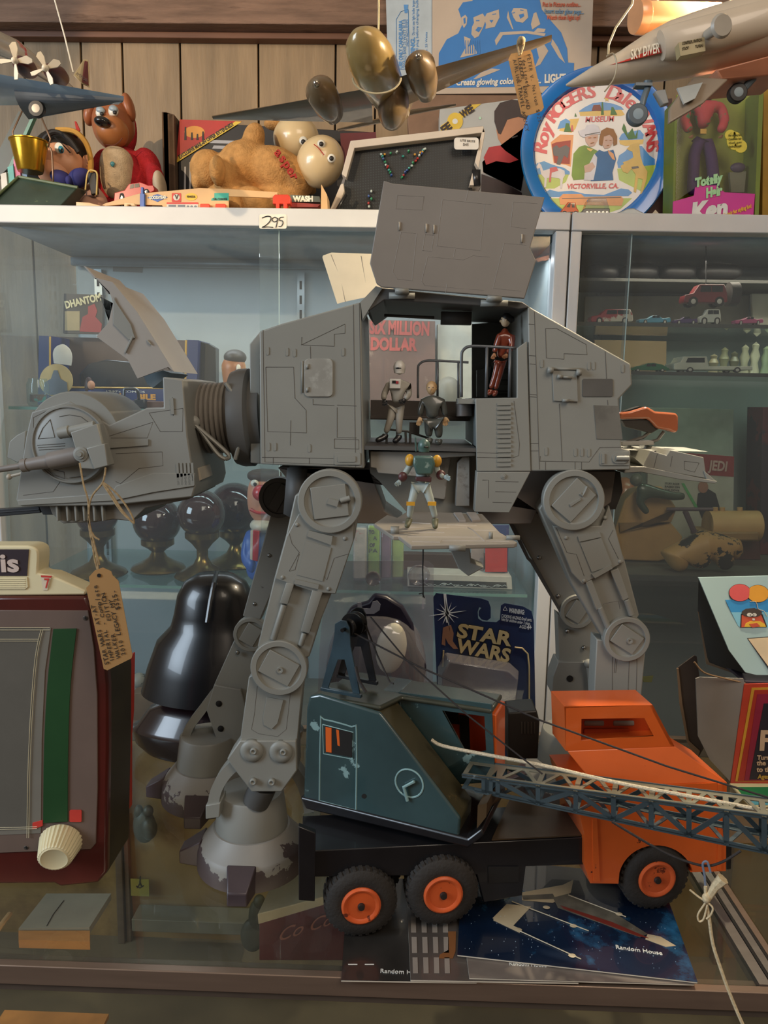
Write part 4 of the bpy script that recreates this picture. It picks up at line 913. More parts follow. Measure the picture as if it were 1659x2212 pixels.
rp2 = [atz(near_l, top_z - 0.003), atz(near_r, top_z - 0.003), atz(hz(868, 1512, hw1 * 0.9), top_z - 0.003), atz(hz(1064, 1522, hw1), top_z - 0.003), atz(hz(1064, 1522, hw1) - hn * 0.048, top_z - 0.003), atz(near_l - hn * (hw1 + 0.034), top_z - 0.003)]
q.prism(rp2, (0, 0, 0.006)); q.obj('roof', mat('roof_bronze_green', '4a4c41', 0.3, 0.3, var=0.3, vs=14, c2='82754f', c2t=0.63, c2w=0.06, c2s=16, coat=0.3), tr, bevel=0.0028, seg=3)
# engine box behind
MB().ppx([(1098, 1540), (1160, 1535), (1166, 1560), (1162, 1640), (1098, 1640)], 0.90, 0.04).obj('engine_box', mat('engine_black', '26231f', 0.5), tr, bevel=0.002)
q = MB()
for k in range(5): q.ppx([(1125 + k * 7, 1560), (1128 + k * 7, 1560), (1128 + k * 7, 1585), (1125 + k * 7, 1585)], 0.899, 0.002)
q.obj('engine_louvres', mat('louvre_grey', '3a352f', 0.5), tr)
# A-frame gantry and its pulley
def aframe(off, dx, dy, m):
    q = MB(); t_ = [(725 + dx, 1352 + dy)]
    hprism(q, [(723 + dx, 1348 + dy), (735 + dx, 1340 + dy), (748 + dx, 1342 + dy), (755 + dx, 1356 + dy), (757 + dx, 1395 + dy), (764 + dx, 1430 + dy), (779 + dx, 1508 + dy), (764 + dx, 1506 + dy), (744 + dx, 1425 + dy), (730 + dx, 1425 + dy), (706 + dx, 1494 + dy), (692 + dx, 1491 + dy), (716 + dx, 1405 + dy), (722 + dx, 1370 + dy)], off, 0.002)
    hprism(q, [(692 + dx, 1485 + dy), (779 + dx, 1502 + dy), (779 + dx, 1509 + dy), (692 + dx, 1492 + dy)], off - 0.004, 0.005)
    return q.obj('gantry_plate', m, tr, bevel=0.0004)
aframe(0.012, 0, 0, mat('gantry_blue', '2d4049', 0.3, var=0.3, coat=0.3)); aframe(0.052, 35, -28, blk)
pa, pb = hz(739, 1362, 0.006), hz(780, 1340, 0.056)
pm = (pa + pb) / 2
axn = (pb - pa).normalized()
q = MB().lathe([(0.0, -0.006), (0.0135, -0.006), (0.0135, -0.004), (0.010, -0.002), (0.010, 0.002), (0.0135, 0.004), (0.0135, 0.006), (0, 0.006)], pa + (pb - pa) * 0.62, axn, 28).cyl(pa, pb, 0.0022, seg=12)
q.lathe([(0, -0.003), (0.010, -0.003), (0.007, 0), (0.010, 0.003), (0, 0.003)], pa + (pb - pa) * 0.25, axn, 24)
q.obj('pulley', mat('pulley_black', '1b1a1a', 0.25, 0.3), tr)
# ---- lattice boom
bm_ = mat('boom_steel_grey', '46545a', 0.36, 0.35, var=0.25, vs=20, c2='8d9ba0', c2t=0.66, c2w=0.03, c2s=30)
bwn, boff = 0.034, 0.020
def btop(x): return 1683 + (x - 1050) * 0.136
def bbot(x): return 1712 + (x - 1050) * (0.212)
def bpt(x, t, off): return PP(x, btop(x) + (bbot(x) - btop(x)) * t, pL - hn * off, hn)
def strip(mb, a, b_, w, th, nrm):
    d = (b_ - a).normalized(); s_ = d.cross(nrm).normalized() * w / 2
    mb.prism([a + s_, b_ + s_, b_ - s_, a - s_], nrm * th)
near_b = MB(); xe = 1790
xsv = [1052, 1075] + [1162 + 81.5 * k for k in range(8)]
def side_plate(off):
    m_ = MB(); tops = [bpt(x, 0.0, boff) - hn * (off - boff) for x in xsv]; bots = [bpt(x, 1.0, boff) - hn * (off - boff) for x in xsv]
    tip = bpt(984, 0.3, boff) - hn * (off - boff)
    strip(m_, tops[0] - (tops[1] - tops[0]) * 2.4, tops[-1], 0.0042, 0.0012, -hn)
    strip(m_, bots[0] - (bots[1] - bots[0]) * 1.2, bots[-1], 0.0050, 0.0012, -hn)
    for i in range(len(xsv)):
        strip(m_, tops[i], bots[i], 0.0046, 0.0012, -hn)
        if 0 < i < len(xsv) - 1:
            strip(m_, *((tops[i], bots[i + 1]) if i % 2 else (bots[i], tops[i + 1])), 0.0046, 0.0012, -hn)
    strip(m_, tops[0], bots[0] + (bots[0] - tops[0]) * 0.0, 0.012, 0.0012, -hn)
    return m_.obj('boom_side', bm_, tr), tops, bots
sp_, T0, B0 = side_plate(boff); sp2_, T1, B1 = side_plate(boff + bwn)
upz = (T0[3] - B0[3]).normalized()
m_ = MB(); m2 = MB()
for mb, N, F, nr in ((m_, T0, T1, upz), (m2, B0, B1, -upz)):
    f0, f1 = N[0] - (N[1] - N[0]) * 2.2, F[0] - (F[1] - F[0]) * 2.2
    strip(mb, f0 - hn * 0.003, N[-1] - hn * 0.003, 0.006, 0.001, nr); strip(mb, f1 + hn * 0.003, F[-1] + hn * 0.003, 0.006, 0.001, nr)
    strip(mb, f0, f1, 0.005, 0.001, nr)
    for i in range(len(N)):
        strip(mb, N[i], F[i], 0.005, 0.001, nr)
        if i < len(N) - 1:
            mN, mF = (N[i] + N[i + 1]) / 2, (F[i] + F[i + 1]) / 2
            strip(mb, N[i], mF, 0.004, 0.001, nr); strip(mb, mF, N[i + 1], 0.004, 0.001, nr)
m_.obj('boom_top', mat('boom_top_worn', '857f6c', 0.34, 0.5, var=0.25, vs=25), tr); m2.obj('boom_bottom', bm_, tr)
MB().cyl(hz(1040, 1745, 0.01), hz(1075, 1722, 0.07), 0.004, seg=14).prism([hz(1032, 1740, 0.0), hz(1052, 1735, 0.0), hz(1050, 1765, 0.0), hz(1030, 1790, 0.0)], -hn * 0.08).obj('boom_hinge', mat('hinge_bronze', '5f4b33', 0.4, 0.5), tr)
# ropes of the crane
cord = mat('dark_cord', '2a2524', 0.8, var=0.3, vs=300)
def rope(name, pts, r, m): return MB().tube(pts, r, 7).obj(name, m, tr)
bt = T0[-1] - hn * 0.017
rope('hoist_cord', [hz(800, 1332, 0.04), hz(880, 1428, 0.035), hz(1010, 1545, 0.03), hz(1172, 1672, 0.028)], 0.0009, cord)
rope('hoist_cord', [hz(765, 1368, 0.02), hz(905, 1440, 0.025), hz(1165, 1555, 0.03), hz(1440, 1655, 0.035), hz(1780, 1760, 0.04)], 0.0010, cord)
rope('hoist_cord', [hz(790, 1350, 0.035), hz(815, 1415, 0.03), hz(842, 1473, 0.028), hz(850, 1477, 0.026)], 0.0010, cord)
rope('hoist_cord', [hz(768, 1440, 0.012), hz(775, 1470, 0.008), hz(790, 1495, 0.006)], 0.0018, cord)
wr = [(932, 1598), (960, 1612), (1060, 1632), (1180, 1655), (1330, 1690), (1500, 1722), (1660, 1752), (1790, 1775)]
rope('white_cord', [hz(x, y, 0.036) for x, y in spl(wr, 6)], 0.0019, mat('white_cord', 'cdbfa4', 0.85, var=0.2, vs=500, bump=0.6, bs=900))
rope('hoist_cord', [hz(x, y, 0.004) for x, y in spl([(1322, 1775), (1400, 1822), (1460, 1852), (1520, 1870), (1560, 1862), (1600, 1838)], 5)], 0.0012, cord)
bl = mat('blue_tie', '6b7587', 0.6)
rope('tie', [hz(x, y, 0.002) for x, y in spl([(1535, 1885), (1528, 1862), (1518, 1866), (1522, 1890), (1524, 1915)], 4)], 0.0011, bl)
twn = mat('white_string', 'cbb894', 0.85, var=0.2, vs=400)
rope('string', [hz(x, y, 0.0) for x, y in spl([(1524, 1915), (1526, 1950), (1532, 1985), (1540, 2040), (1556, 2090), (1570, 2130), (1590, 2180), (1612, 2230)], 4)], 0.0016, twn)
rope('string_bow', [hz(x, y, -0.002) for x, y in spl([(1490, 1922), (1510, 1938), (1538, 1958), (1536, 1975), (1526, 1985)], 4)], 0.0009, twn)
rope('string_bow', [hz(x, y, -0.002) for x, y in spl([(1524, 1950), (1508, 1975), (1510, 1990), (1520, 1985), (1528, 1955)], 4)], 0.0009, twn)
rope('frayed_end', [hz(1530, 1940, 0), hz(1545, 1915, 0), hz(1562, 1898, 0)], [0.003, 0.004, 0.0055], twn)
MB().ell(hz(1526, 1940, -0.001), (0.004, 0.004, 0.005), seg=12, rings=8).obj('knot', twn, tr)
# ================================================================== THINGS ON AND IN THE COUNTER
white_page = mat('page_edges', 'c9bfae', 0.7)
def slab_book(name, label, px4, z, th, cm, cat='booklet', group=None):
    """a booklet lying on the counter: cover over a page block; px4 = its corners in the frame"""
    t = thing(name, label, cat, group)
    q = [G(x, y, z + th) for x, y in px4]
    MB().prism([v - Vector((0, 0, 0.0004)) for v in q], (0, 0, -(th - 0.0004))).obj('page_block', white_page, t)
    MB().prism(q, (0, 0, -0.0004)).obj('cover', cm, t)
    return t, q
nav = mat('space_cover', '0e1d33', 0.25, var=0.5, vs=7, c2='2a6a96', c2t=0.56, c2w=0.16, c2s=13, coat=0.6)
gry = mat('cover_dark_grey', '2c2a28', 0.3, var=0.3, vs=20, coat=0.5)
gr2 = mat('cover_mid_grey', '4e4844', 0.35, var=0.3, vs=12, coat=0.4)
BG = 'storybooks stacked under the crane truck'
def quadfrom(bl, br, h, lean=0.0, z=0.0):
    a, b_ = G(*bl, z), G(*br, z); u = (b_ - a).normalized(); n = Vector((-u.y, u.x, 0)); return [a, b_, b_ + n * h + u * lean, a + n * h + u * lean]
def book(label, bl, br, h, z, th, cm, lean=0.0):
    t = thing('storybook', label, 'book', BG); q = quadfrom(bl, br, h, lean, z + th)
    MB().prism([v - Vector((0, 0, 0.0005)) for v in q], (0, 0, -(th - 0.0005))).obj('page_block', white_page, t, bevel=0.0003)
    MB().prism(q, (0, 0, -0.0005)).obj('cover', cm, t); return t, q
b1, q1 = book('dark grey picture book at the left end of the pile, behind the rear wheel', (737, 2117), (1030, 2121), 0.16, 0.0003, 0.0022, gry)
b2, q2 = book('grey picture book showing a grating and a booted leg, beside the dark grey one', (887, 2116), (1250, 2122), 0.165, 0.0027, 0.0022, gr2)
b3, q3 = book('thin picture book with a pale cover edge directly under the blue one', (1014, 2112), (1500, 2126), 0.16, 0.0051, 0.0018, mat('cover_pale_grey', '6e6660', 0.4, var=0.3, vs=15, coat=0.3))
b4, q4 = book('blue star-field picture book with a long-nosed spacecraft, topmost of the pile', (988, 2062), (1507, 2121), 0.168, 0.0079, 0.0020, nav, lean=0.0)
def on(q, u, v, dz=0.0006):
    a = q[0] + (q[1] - q[0]) * u; b_ = q[3] + (q[2] - q[3]) * u; return a + (b_ - a) * v + Vector((0, 0, dz))
Z0 = q4[0].z + 0.0004
def gz(x, y, z=Z0): return G(x, y, z)
ivory = mat('print_ivory', 'b5a88c', 0.4); dred = mat('print_dark_red', '6f2a22', 0.4); dgr = mat('print_grey', '5a564c', 0.4, var=0.4, vs=60)
def bk2(x, y): return (740 + x * 0.554, 1900 + y * 0.554)
q = MB().mat(ivory)
def pr_(pts, dz=0.0): q.prism([gz(*bk2(*c), Z0 + dz) for c in pts], (0, 0, -0.0003))
pr_([(585, 150), (640, 95), (735, 105), (665, 180)]); pr_([(590, 145), (700, 195), (690, 207), (588, 158)], .0002); pr_([(1190, 212), (1240, 222), (1300, 258), (1260, 262), (1180, 232)])
pr_([(700, 50), (860, 20), (900, 0), (890, 50), (820, 90), (700, 80)])
q.mat(dgr); pr_([(820, 70), (880, 55), (1060, 130), (1190, 212), (1160, 225), (840, 110)], .0002); pr_([(700, 62), (820, 55), (830, 75), (705, 78)], .0003)
q.mat(dred); pr_([(850, 100), (1050, 165), (1195, 228), (1150, 220), (860, 112)], .0004)
q.mat(ivory)
for a, b_ in (((690, 200), (930, 310)), ((660, 85), (960, 200)), ((880, 60), (1105, 145))): q.tube([gz(*bk2(*a), Z0 + .0005), gz(*bk2(*b_), Z0 + .0005)], 0.0006, 5)
for a in ((895, 296), (900, 180), (1078, 134), (795, 108), (685, 195)): q.ell(gz(*bk2(*a), Z0 + 0.0004), (0.004, 0.003, 0.0004), seg=10, rings=4)
q.obj('cover_picture', None, b4)
wt = mat('print_white', 'd8d8d2', 0.5)
q = MB(); a, b_ = gz(1330, 2046), gz(1430, 2060); text(q, 'Random House', (a + b_) / 2, b_ - a, Vector((0, 1, 0)), 0.008, fit=(b_ - a).length); q.obj('lettering', wt, b4)
q = MB(); st = random.Random(3)
for k in range(90):
    u, v = st.random(), st.random() * 0.9; q.box(on(q4, 0.03 + 0.94 * u, 0.03 + v * 0.5), [0.0003 + 0.0004 * st.random()] * 2 + [0.0002])
o = q.obj('star_specks', mat('star_white', 'b8cfdd', 0.5), b4); o['kind'] = 'stuff'
q = MB(); z1 = q1[0].z + 0.0004
a, b_ = G(822, 2098, z1), G(888, 2101, z1); text(q, 'Random H', (a + b_) / 2, b_ - a, (0, 1, 0), 0.0075, fit=(b_ - a).length); q.obj('lettering', wt, b1)
q = MB()
for x in (752, 788): q.prism([G(x, 2082, z1), G(x + 20, 2082, z1), G(x + 20, 2084, z1), G(x, 2084, z1)], (0, 0, -0.0003))
q.obj('cover_marks', wt, b1)
q = MB(); z2 = q2[0].z + 0.0004
for i in range(4):
    for j in range(3):
        x = 892 + i * 23 - j * 2; y = 2085 - j * 44
        q.prism([G(x, y + 17, z2), G(x + 11, y + 17, z2), G(x + 10, y - 17, z2), G(x - 1, y - 17, z2)], (0, 0, -0.0003))
q.obj('cover_grating', mat('print_pale_grey', '8b837b', 0.45), b2)
q = MB().prism([G(968, 2012, z2), G(985, 2012, z2), G(984, 2055, z2), G(978, 2070, z2), G(948, 2070, z2), G(950, 2062, z2), G(968, 2052, z2)], (0, 0, -0.0003)).obj('cover_boot', mat('print_brown', '7b4f2c', 0.5), b2)
q = MB(); z3 = q3[0].z
a, b_ = G(1100, 2082, z3), G(1180, 2086, z3); text(q, 'Random House', (a + b_) / 2, b_ - a, (0, 1, 0), 0.0075, fit=(b_ - a).length); q.obj('lettering', wt, b3)
# ------------------------------------------------------------------ table-top tennis console at the left
tv = thing('toy_tennis_console', 'maroon framed electronic tennis toy with grey screen and cream knob, cut by the left edge', 'toy')
YT = G(120, 1927, 0.001).y
maroon = mat('maroon_plastic', '4c1812', 0.3, var=0.1, coat=0.4); cream = mat('cream_plastic', 'd9cda6', 0.42, var=0.05); bez = mat('bezel_taupe', '6a5950', 0.42, var=0.06)
MB().ppx([(-120, 1290), (184, 1289), (205, 1330), (226, 1400), (234, 1480), (234, 1620), (230, 1895), (212, 1920), (131, 1930), (118, 1922), (-120, 1926)], YT, 0.012).obj('front_frame', maroon, tv, bevel=0.003)
MB().ppx([(-118, 1292), (184, 1291), (207, 1332), (229, 1402), (237, 1480), (237, 1620), (233, 1895), (213, 1916), (-118, 1920)], YT + 0.0125, 0.07).obj('casing', mat('casing_olive_black', '2f2819', 0.5, var=0.2), tv, bevel=0.002)
MB().ppx([(-110, 1318), (190, 1319), (203, 1400), (210, 1500), (211, 1700), (207, 1822), (196, 1836), (-110, 1852)], YT - 0.0015, 0.002).obj('bezel', bez, tv, bevel=0.0006)
scr = MB().ppx([(-105, 1357), (110, 1357), (97, 1450), (90, 1600), (88, 1800), (-105, 1808)], YT - 0.0022, 0.001).obj('screen', mat('screen_grey', '77736a', 0.25, var=0.05, coat=0.4), tv)
MB().ppx([(-105, 1357), (90, 1357), (78, 1430), (68, 1560), (62, 1700), (62, 1792), (-105, 1795)], YT - 0.0026, 0.0005).obj('court', mat('court_grey', '605d56', 0.25, var=0.05, coat=0.4), scr)
MB().ppx(spl([(115, 1359), (165, 1358)], 2) + spl([(165, 1358), (152, 1480), (147, 1620), (146, 1775)], 4) + [(93, 1778)] + spl([(93, 1778), (95, 1620), (102, 1480), (115, 1359)], 4), YT - 0.0030, 0.001).obj('green_stripe', mat('stripe_green', '1f4424', 0.4, var=0.15, vs=12), scr)
q = MB(); ln = mat('court_line', 'cfc3a2', 0.4)
for pl in ([(-100, 1356), (108, 1356)], [(-100, 1361), (108, 1361)], [(-100, 1381), (84, 1381)], [(-100, 1385), (83, 1385)], spl([(92, 1362), (80, 1420), (70, 1540), (64, 1680), (62, 1810)], 4), spl([(88, 1362), (76, 1420), (66, 1540), (60, 1680), (58, 1810)], 4), [(-100, 1790), (80, 1786)], [(-100, 1794), (80, 1790)]):
    q.tube([P(x, y, YT - 0.0033) for x, y in pl], 0.00035, 4)
q.obj('court_lines', ln, scr)
rg = mat('red_mark', 'c43a30', 0.5)
MB().ppx(rrect(150, 1750, 176, 1776, 3), YT - 0.0030, 0.001).obj('red_marker', rg, scr); MB().ppx([(70, 1778), (92, 1772), (92, 1784), (70, 1792)], YT - 0.0032, 0.001).obj('red_marker', rg, scr)
ka, kb = P(133, 1816, YT - 0.002), P(117, 1857, YT - 0.030); kd = kb - ka
kn = MB(); n_ = 40; pr = []
vs_ = []
for i, (r, h_) in enumerate(((0.0245, 0.0), (0.0245, 0.08), (0.0175, 0.93), (0.0160, 1.0))):
    pass
kd_n = kd.normalized(); u_ = kd_n.orthogonal().normalized(); w_ = kd_n.cross(u_); seg = 120; V = []
rows = ((0.0225, 0.0, 0), (0.0232, 0.06, 1), (0.0178, 0.92, 1), (0.0165, 1.0, 0.3))
for r, h_, f in rows:
    for k in range(seg):
        a = 2 * math.pi * k / seg; rr = r + f * 0.0006 * (1 if (k // 2) % 2 else -1); V.append(ka + kd * h_ + (u_ * math.cos(a) + w_ * math.sin(a)) * rr)
F = [[i * seg + k, i * seg + (k + 1) % seg, (i + 1) * seg + (k + 1) % seg, (i + 1) * seg + k] for i in range(3) for k in range(seg)] + [[3 * seg + k for k in range(seg)]]
kn.add(V, F, False); kn.lathe([(0.0, 0.0003), (0.013, 0.0003), (0.0145, 0.001), (0.016, 0.0)], kb, kd_n, 40); kn.obj('knob', cream, tv)
for x, y in ((185, 1335), (57, 1832)):
    s_ = MB().mat(mat('screw_dull', '77706a', 0.35, 0.8)).lathe([(0, 0.0014), (0.0025, 0.001), (0.0032, 0), (0.0034, -0.002)], P(x, y, YT - 0.001), (0, -1, 0), 16)
    s_.mat(dark).box(P(x, y, YT - 0.0025), (0.004, 0.0004, 0.0008)).box(P(x, y, YT - 0.0025), (0.0008, 0.0004, 0.004)); s_.obj('screw', None, tv)
sg = MB().ppx(spl([(-110, 1179), (58, 1179)], 2) + spl([(58, 1179), (74, 1183), (83, 1196), (81, 1238)], 3) + [(92, 1241), (110, 1243), (186, 1276), (184, 1286), (-110, 1288)], YT + 0.004, 0.028).obj('sign_housing', cream, tv, bevel=0.002)
MB().ppx([(-105, 1187), (62, 1187), (58, 1244), (-105, 1244)], YT + 0.0030, 0.0012).obj('sign_panel', mat('sign_plum', '352b31', 0.4), sg)
q = MB().ppx([(-90, 1247), (58, 1247), (60, 1268), (54, 1273), (-90, 1273)], YT + 0.0028, 0.0014)
for k in range(5): q.tube([P(-85, 1251 + k * 4.4, YT + 0.0026), P(54, 1251 + k * 4.4, YT + 0.0026)], 0.0005, 5)
q.obj('speaker_ribs', cream, sg)
q = MB(); tpx(q, 'is', 1, 1218, 40, 1218, YT + 0.0028, 40, bold=0.0008); q.obj('lettering', mat('sign_letters', 'cdb9ae', 0.5), sg)
q = MB().mat(mat('dial_white', 'd7c9b0', 0.5)).ppx([(88, 1243), (112, 1244), (102, 1275), (93, 1275)], YT + 0.0032, 0.001).mat(rg).ppx([(88, 1243), (112, 1244), (110, 1248), (89, 1247)], YT + 0.0028, 0.0005); tpx(q, '7', 96, 1261, 107, 1261, YT + 0.0028, 22, bold=0.0002); q.obj('score_window', None, sg)
# ------------------------------------------------------------------ price tags tied with twine
def tagcard(label, pts, Y, lines_, hole, m, rot, name='price_tag', size=0.0042):
    t = thing(name, label, 'tag')
    MB().ppx(pts, Y, 0.0006).obj('card', m, t); q = MB(); rr = random.Random(5)
    for (x, y), s in lines_:
        o_ = P(x, y, Y - 0.0004); a = R(rot); ux = Vector((math.cos(a), 0, math.sin(a))); uy = Vector((-math.sin(a), 0, math.cos(a))); cx = 0
        for ch in s:
            if ch != ' ':
                j = R(rr.uniform(-9, 9)); u2 = ux * math.cos(j) + uy * math.sin(j); v2 = uy * math.cos(j) - ux * math.sin(j)
                text(q, ch, o_ + ux * cx + uy * rr.uniform(-0.0004, 0.0004), u2, v2, size * rr.uniform(0.9, 1.12), ext=0.0001)
            cx += size * 0.66
    q.obj('handwriting', mat('pen_ink', '2e2419', 0.6), t)
    return t
manila = mat('manila_card', 'a27a48', 0.75, var=0.08, vs=20)
t1 = tagcard('brown manila price tag hanging from the head of the grey walker', [(205, 1232), (222, 1226), (240, 1234), (243, 1243), (256, 1255), (286, 1415), (284, 1422), (232, 1448), (224, 1445), (186, 1270), (194, 1262), (192, 1246)], 0.752,
             [((232, 1432), 'STAR WARS AT-AT'), ((243, 1425), 'IMPERIAL - Complete'), ((255, 1416), 'WALKER   EDITION'), ((267, 1412), '2010 LEGACY MY'), ((257, 1322), ' $525-')], None, manila, 101, size=0.0066)
MB().lathe([(0.0, 0), (0.002, 0), (0.002, 0.0004), (0.0, 0.0004)], P(214, 1243, 0.7515), (0, -1, 0), 12).obj('eyelet', dark, t1)
tw = mat('jute_twine', '9d8663', 0.9, var=0.3, vs=300)
def twine(name, label, strands, Y, r=0.0010):
    t = thing(name, label, 'twine')
    for s_ in strands: MB().tube([P(x, y, Y) for x, y in spl(s_, 5)], r, 6).obj('strand', tw, t)
    return t
twine('twine_loop', 'jute twine looped round the walker gun and knotted to its manila tag', [[(172, 1000), (180, 1045), (190, 1080), (192, 1120), (200, 1180), (206, 1215), (214, 1240)], [(228, 1010), (222, 1042), (200, 1070), (192, 1100), (194, 1150), (208, 1200), (213, 1240)],
      [(222, 1042), (240, 1065), (262, 1100), (288, 1130), (284, 1112), (262, 1078), (240, 1055), (222, 1042)], [(222, 1045), (240, 1072), (262, 1105), (290, 1131)], [(190, 1120), (205, 1180), (215, 1220)], [(198, 1150), (205, 1160), (215, 1166)]], 0.770)
# ------------------------------------------------------------------ black bust behind, clear packs and blue card
gb = mat('gloss_black', '0b0a0c', 0.3, var=0.1, coat=0.25)
vb = thing('black_bust', 'glossy black hooded plastic bust standing behind the walker legs', 'bust')
YV = 1.15; cx_ = P(468, 1400, YV); s_ = S(YV, 1400)
def pz(y): return P(468, y, YV).z
prf = [(0, pz(1236)), (38 * s_, pz(1239)), (66 * s_, pz(1256)), (82 * s_, pz(1285)), (90 * s_, pz(1325)), (98 * s_, pz(1352)), (128 * s_, pz(1383)), (150 * s_, pz(1440)), (164 * s_, pz(1488)), (158 * s_, pz(1490)), (120 * s_, pz(1420)), (80 * s_, pz(1400))]
hd = MB().lathe(prf, Vector((cx_.x, YV, 0)), (0, 0, 1), 56)
hd.v = [Vector((v.x, YV + (v.y - YV) * 0.72, v.z)) for v in hd.v]
hd = hd.obj('hood', gb, vb)
r1 = MB().tube([P(x, y, YV - 0.055 * w) for x, y, w in ((468, 1237, 0), (462, 1262, .75), (455, 1300, 1.0), (448, 1345, 1.18))], 0.004, 8).obj('hood_ridge', gb, hd)
nk_ = MB().lathe([(40 * s_, pz(1420)), (72 * s_, pz(1430)), (72 * s_, pz(1505)), (110 * s_, pz(1512)), (150 * s_, pz(1530)), (178 * s_, pz(1565)), (190 * s_, .040), (182 * s_, .016), (160 * s_, .001), (0, .001)], Vector((cx_.x, YV, 0)), (0, 0, 1), 56)
nk_.v = [Vector((v.x, YV + (v.y - YV) * 0.46, v.z)) for v in nk_.v]
dz_ = min(v.z for v in nk_.v)
nk_.obj('shoulders', mat('black_oxblood', '1a0d0e', 0.25, var=0.3, coat=0.5), vb)
rf_ = tag(MB().ppx([(262, 1428), (281, 1418), (279, 1546), (275, 1600), (275, 1755), (262, 1755)], 0.96, 0.02).obj('red_box', mat('red_card', 'b23324', 0.45), bevel=0.001), 'narrow red box end between the tennis toy and the black bust', 'box')
cp = glass('blister_plastic', (0.93, 0.93, 0.95), 0.4, 0.08, 0.15, (0.55, 0.52, 0.56))
pk = thing('blister_pack', 'large clear plastic clamshell pack holding a dark hood and a pale mask form', 'package')
YP = 1.08
pp = [(700, 1218), (745, 1212), (925, 1212), (937, 1222), (934, 1560), (930, 1660), (680, 1660), (690, 1400), (700, 1300)]
MB().ppx(pp, YP, 0.0012).obj('back_sheet', cp, pk)
bub = MB(); c0 = P(815, 1420, YP)
bub.ell(P(812, 1480, YP), (0.075, 0.045, 0.115), seg=32, rings=20, pw=0.75); bub.v = [Vector((v.x, min(v.y, YP), v.z)) for v in bub.v]; bub.obj('bubble', cp, pk)
q = MB().ppx([(795, 1300), (808, 1284), (835, 1288), (870, 1310), (893, 1350), (900, 1400), (922, 1440), (915, 1480), (880, 1520), (720, 1520), (700, 1470), (715, 1420), (735, 1350), (758, 1312)], YP - 0.018, 0.014); q.obj('dark_hood', mat('hood_plum_black', '1d1a2b', 0.35), pk, bevel=0.004)
q = MB().ell(P(845, 1400, YP - 0.024), (0.022, 0.010, 0.038), rot=(0, R(8), 0)).obj('pale_form', mat('pale_form', 'bdb8a4', 0.45), pk)
MB().lathe([(0.006, 0), (0.009, 0.001), (0.011, 0)], P(806, 1250, YP - 0.001), (0, -1, 0), 24).lathe([(0.012, 0), (0.014, 0.003), (0.016, 0)], P(905, 1243, YP - 0.001), (0, -1, 0), 24).obj('hang_hole_ring', cp, pk)
MB().ppx([(772, 1302), (780, 1302), (782, 1315), (800, 1315), (805, 1300), (815, 1298), (822, 1306), (820, 1318), (808, 1326), (780, 1326), (773, 1322)], YP - 0.04, 0.002).obj('hanger_tab', mat('grey_tab', '78757a', 0.5), pk)
cdk = thing('carded_pack', 'dark blue backing card with a clear blister and large embossed gold lettering', 'package')
YCD = 1.14
blue = mat('card_blue', '16284f', 0.4, var=0.35, vs=9, c2='2b4a86', c2t=0.6, c2w=0.2, c2s=7, coat=0.3)
cpts = [(936, 1290), (942, 1281), (1040, 1293), (1055, 1298), (1060, 1312), (1060, 1335), (1052, 1341), (1040, 1338), (1034, 1330), (1034, 1320), (1040, 1313), (1035, 1312), (1032, 1322), (1033, 1336), (1042, 1342), (1072, 1344), (1080, 1338), (1082, 1308), (1090, 1303), (1130, 1310), (1148, 1320), (1153, 1340), (1158, 1660), (950, 1660)]
MB().ppx(cpts, YCD, 0.001).obj('card', blue, cdk)
gold = mat('gold_letters', 'b3a27c', 0.4); inkb = mat('letter_shadow', '14161c', 0.5)
def par(mb, s, bl, br, hpx, Y, **k):
    a, b_ = P(*bl, Y), P(*br, Y); text(mb, s, (a + b_) / 2 + Vector((0, 0, hpx * S(Y) * 0.36)), b_ - a, (0, 0, 1), hpx * S(Y) / 0.7, fit=(b_ - a).length, **k)
q = MB(); par(q, 'STAR', (984, 1374), (1106, 1394), 32, YCD - 0.0005, bold=0.0019, ext=0.0002); par(q, 'WARS', (984, 1406), (1104, 1430), 32, YCD - 0.0005, bold=0.0019, ext=0.0002); q.obj('letter_outline', inkb, cdk)
q = MB(); par(q, 'STAR', (986, 1373), (1104, 1393), 30, YCD - 0.0012, bold=0.0011, ext=0.0003); par(q, 'WARS', (986, 1405), (1102, 1429), 30, YCD - 0.0012, bold=0.0011, ext=0.0003); q.obj('lettering', gold, cdk)
q = MB(); par(q, 'WARNING:', (1099, 1322), (1133, 1327), 10, YCD - 0.0005, bold=0.0003); par(q, 'CHOKING HAZARD-Small parts.', (1083, 1333), (1149, 1342), 7, YCD - 0.0005); par(q, 'Not for children under 3 years.', (1083, 1340), (1146, 1350), 7, YCD - 0.0005); par(q, 'AGES', (1122, 1356), (1137, 1358), 7, YCD - 0.0005); par(q, '4+', (1138, 1359), (1148, 1360), 11, YCD - 0.0005, bold=0.0004)
q.tube([P(x, y, YCD - 0.0005) for x, y in ((1087, 1318), (1091, 1310), (1096, 1319), (1087, 1318))], 0.0003, 4); q.obj('small_print', mat('print_pale_blue', 'c5ccd8', 0.5), cdk)
q = MB().mat(mat('blade_white', 'd6dde8', 0.5)).ppx([(958, 1283), (964, 1283), (970, 1345), (964, 1345)], YCD - 0.0006, 0.0004)
for k in range(12):
    a = R(k * 30 + 8); L1 = 26 if k % 3 else 42; q.ppx([(966 + 1.6 * math.cos(a + 1.57), 1325 - 1.6 * math.sin(a + 1.57)), (966 + L1 * math.cos(a), 1325 - L1 * math.sin(a)), (966 - 1.6 * math.cos(a + 1.57), 1325 + 1.6 * math.sin(a + 1.57))], YCD - 0.0006, 0.0003)
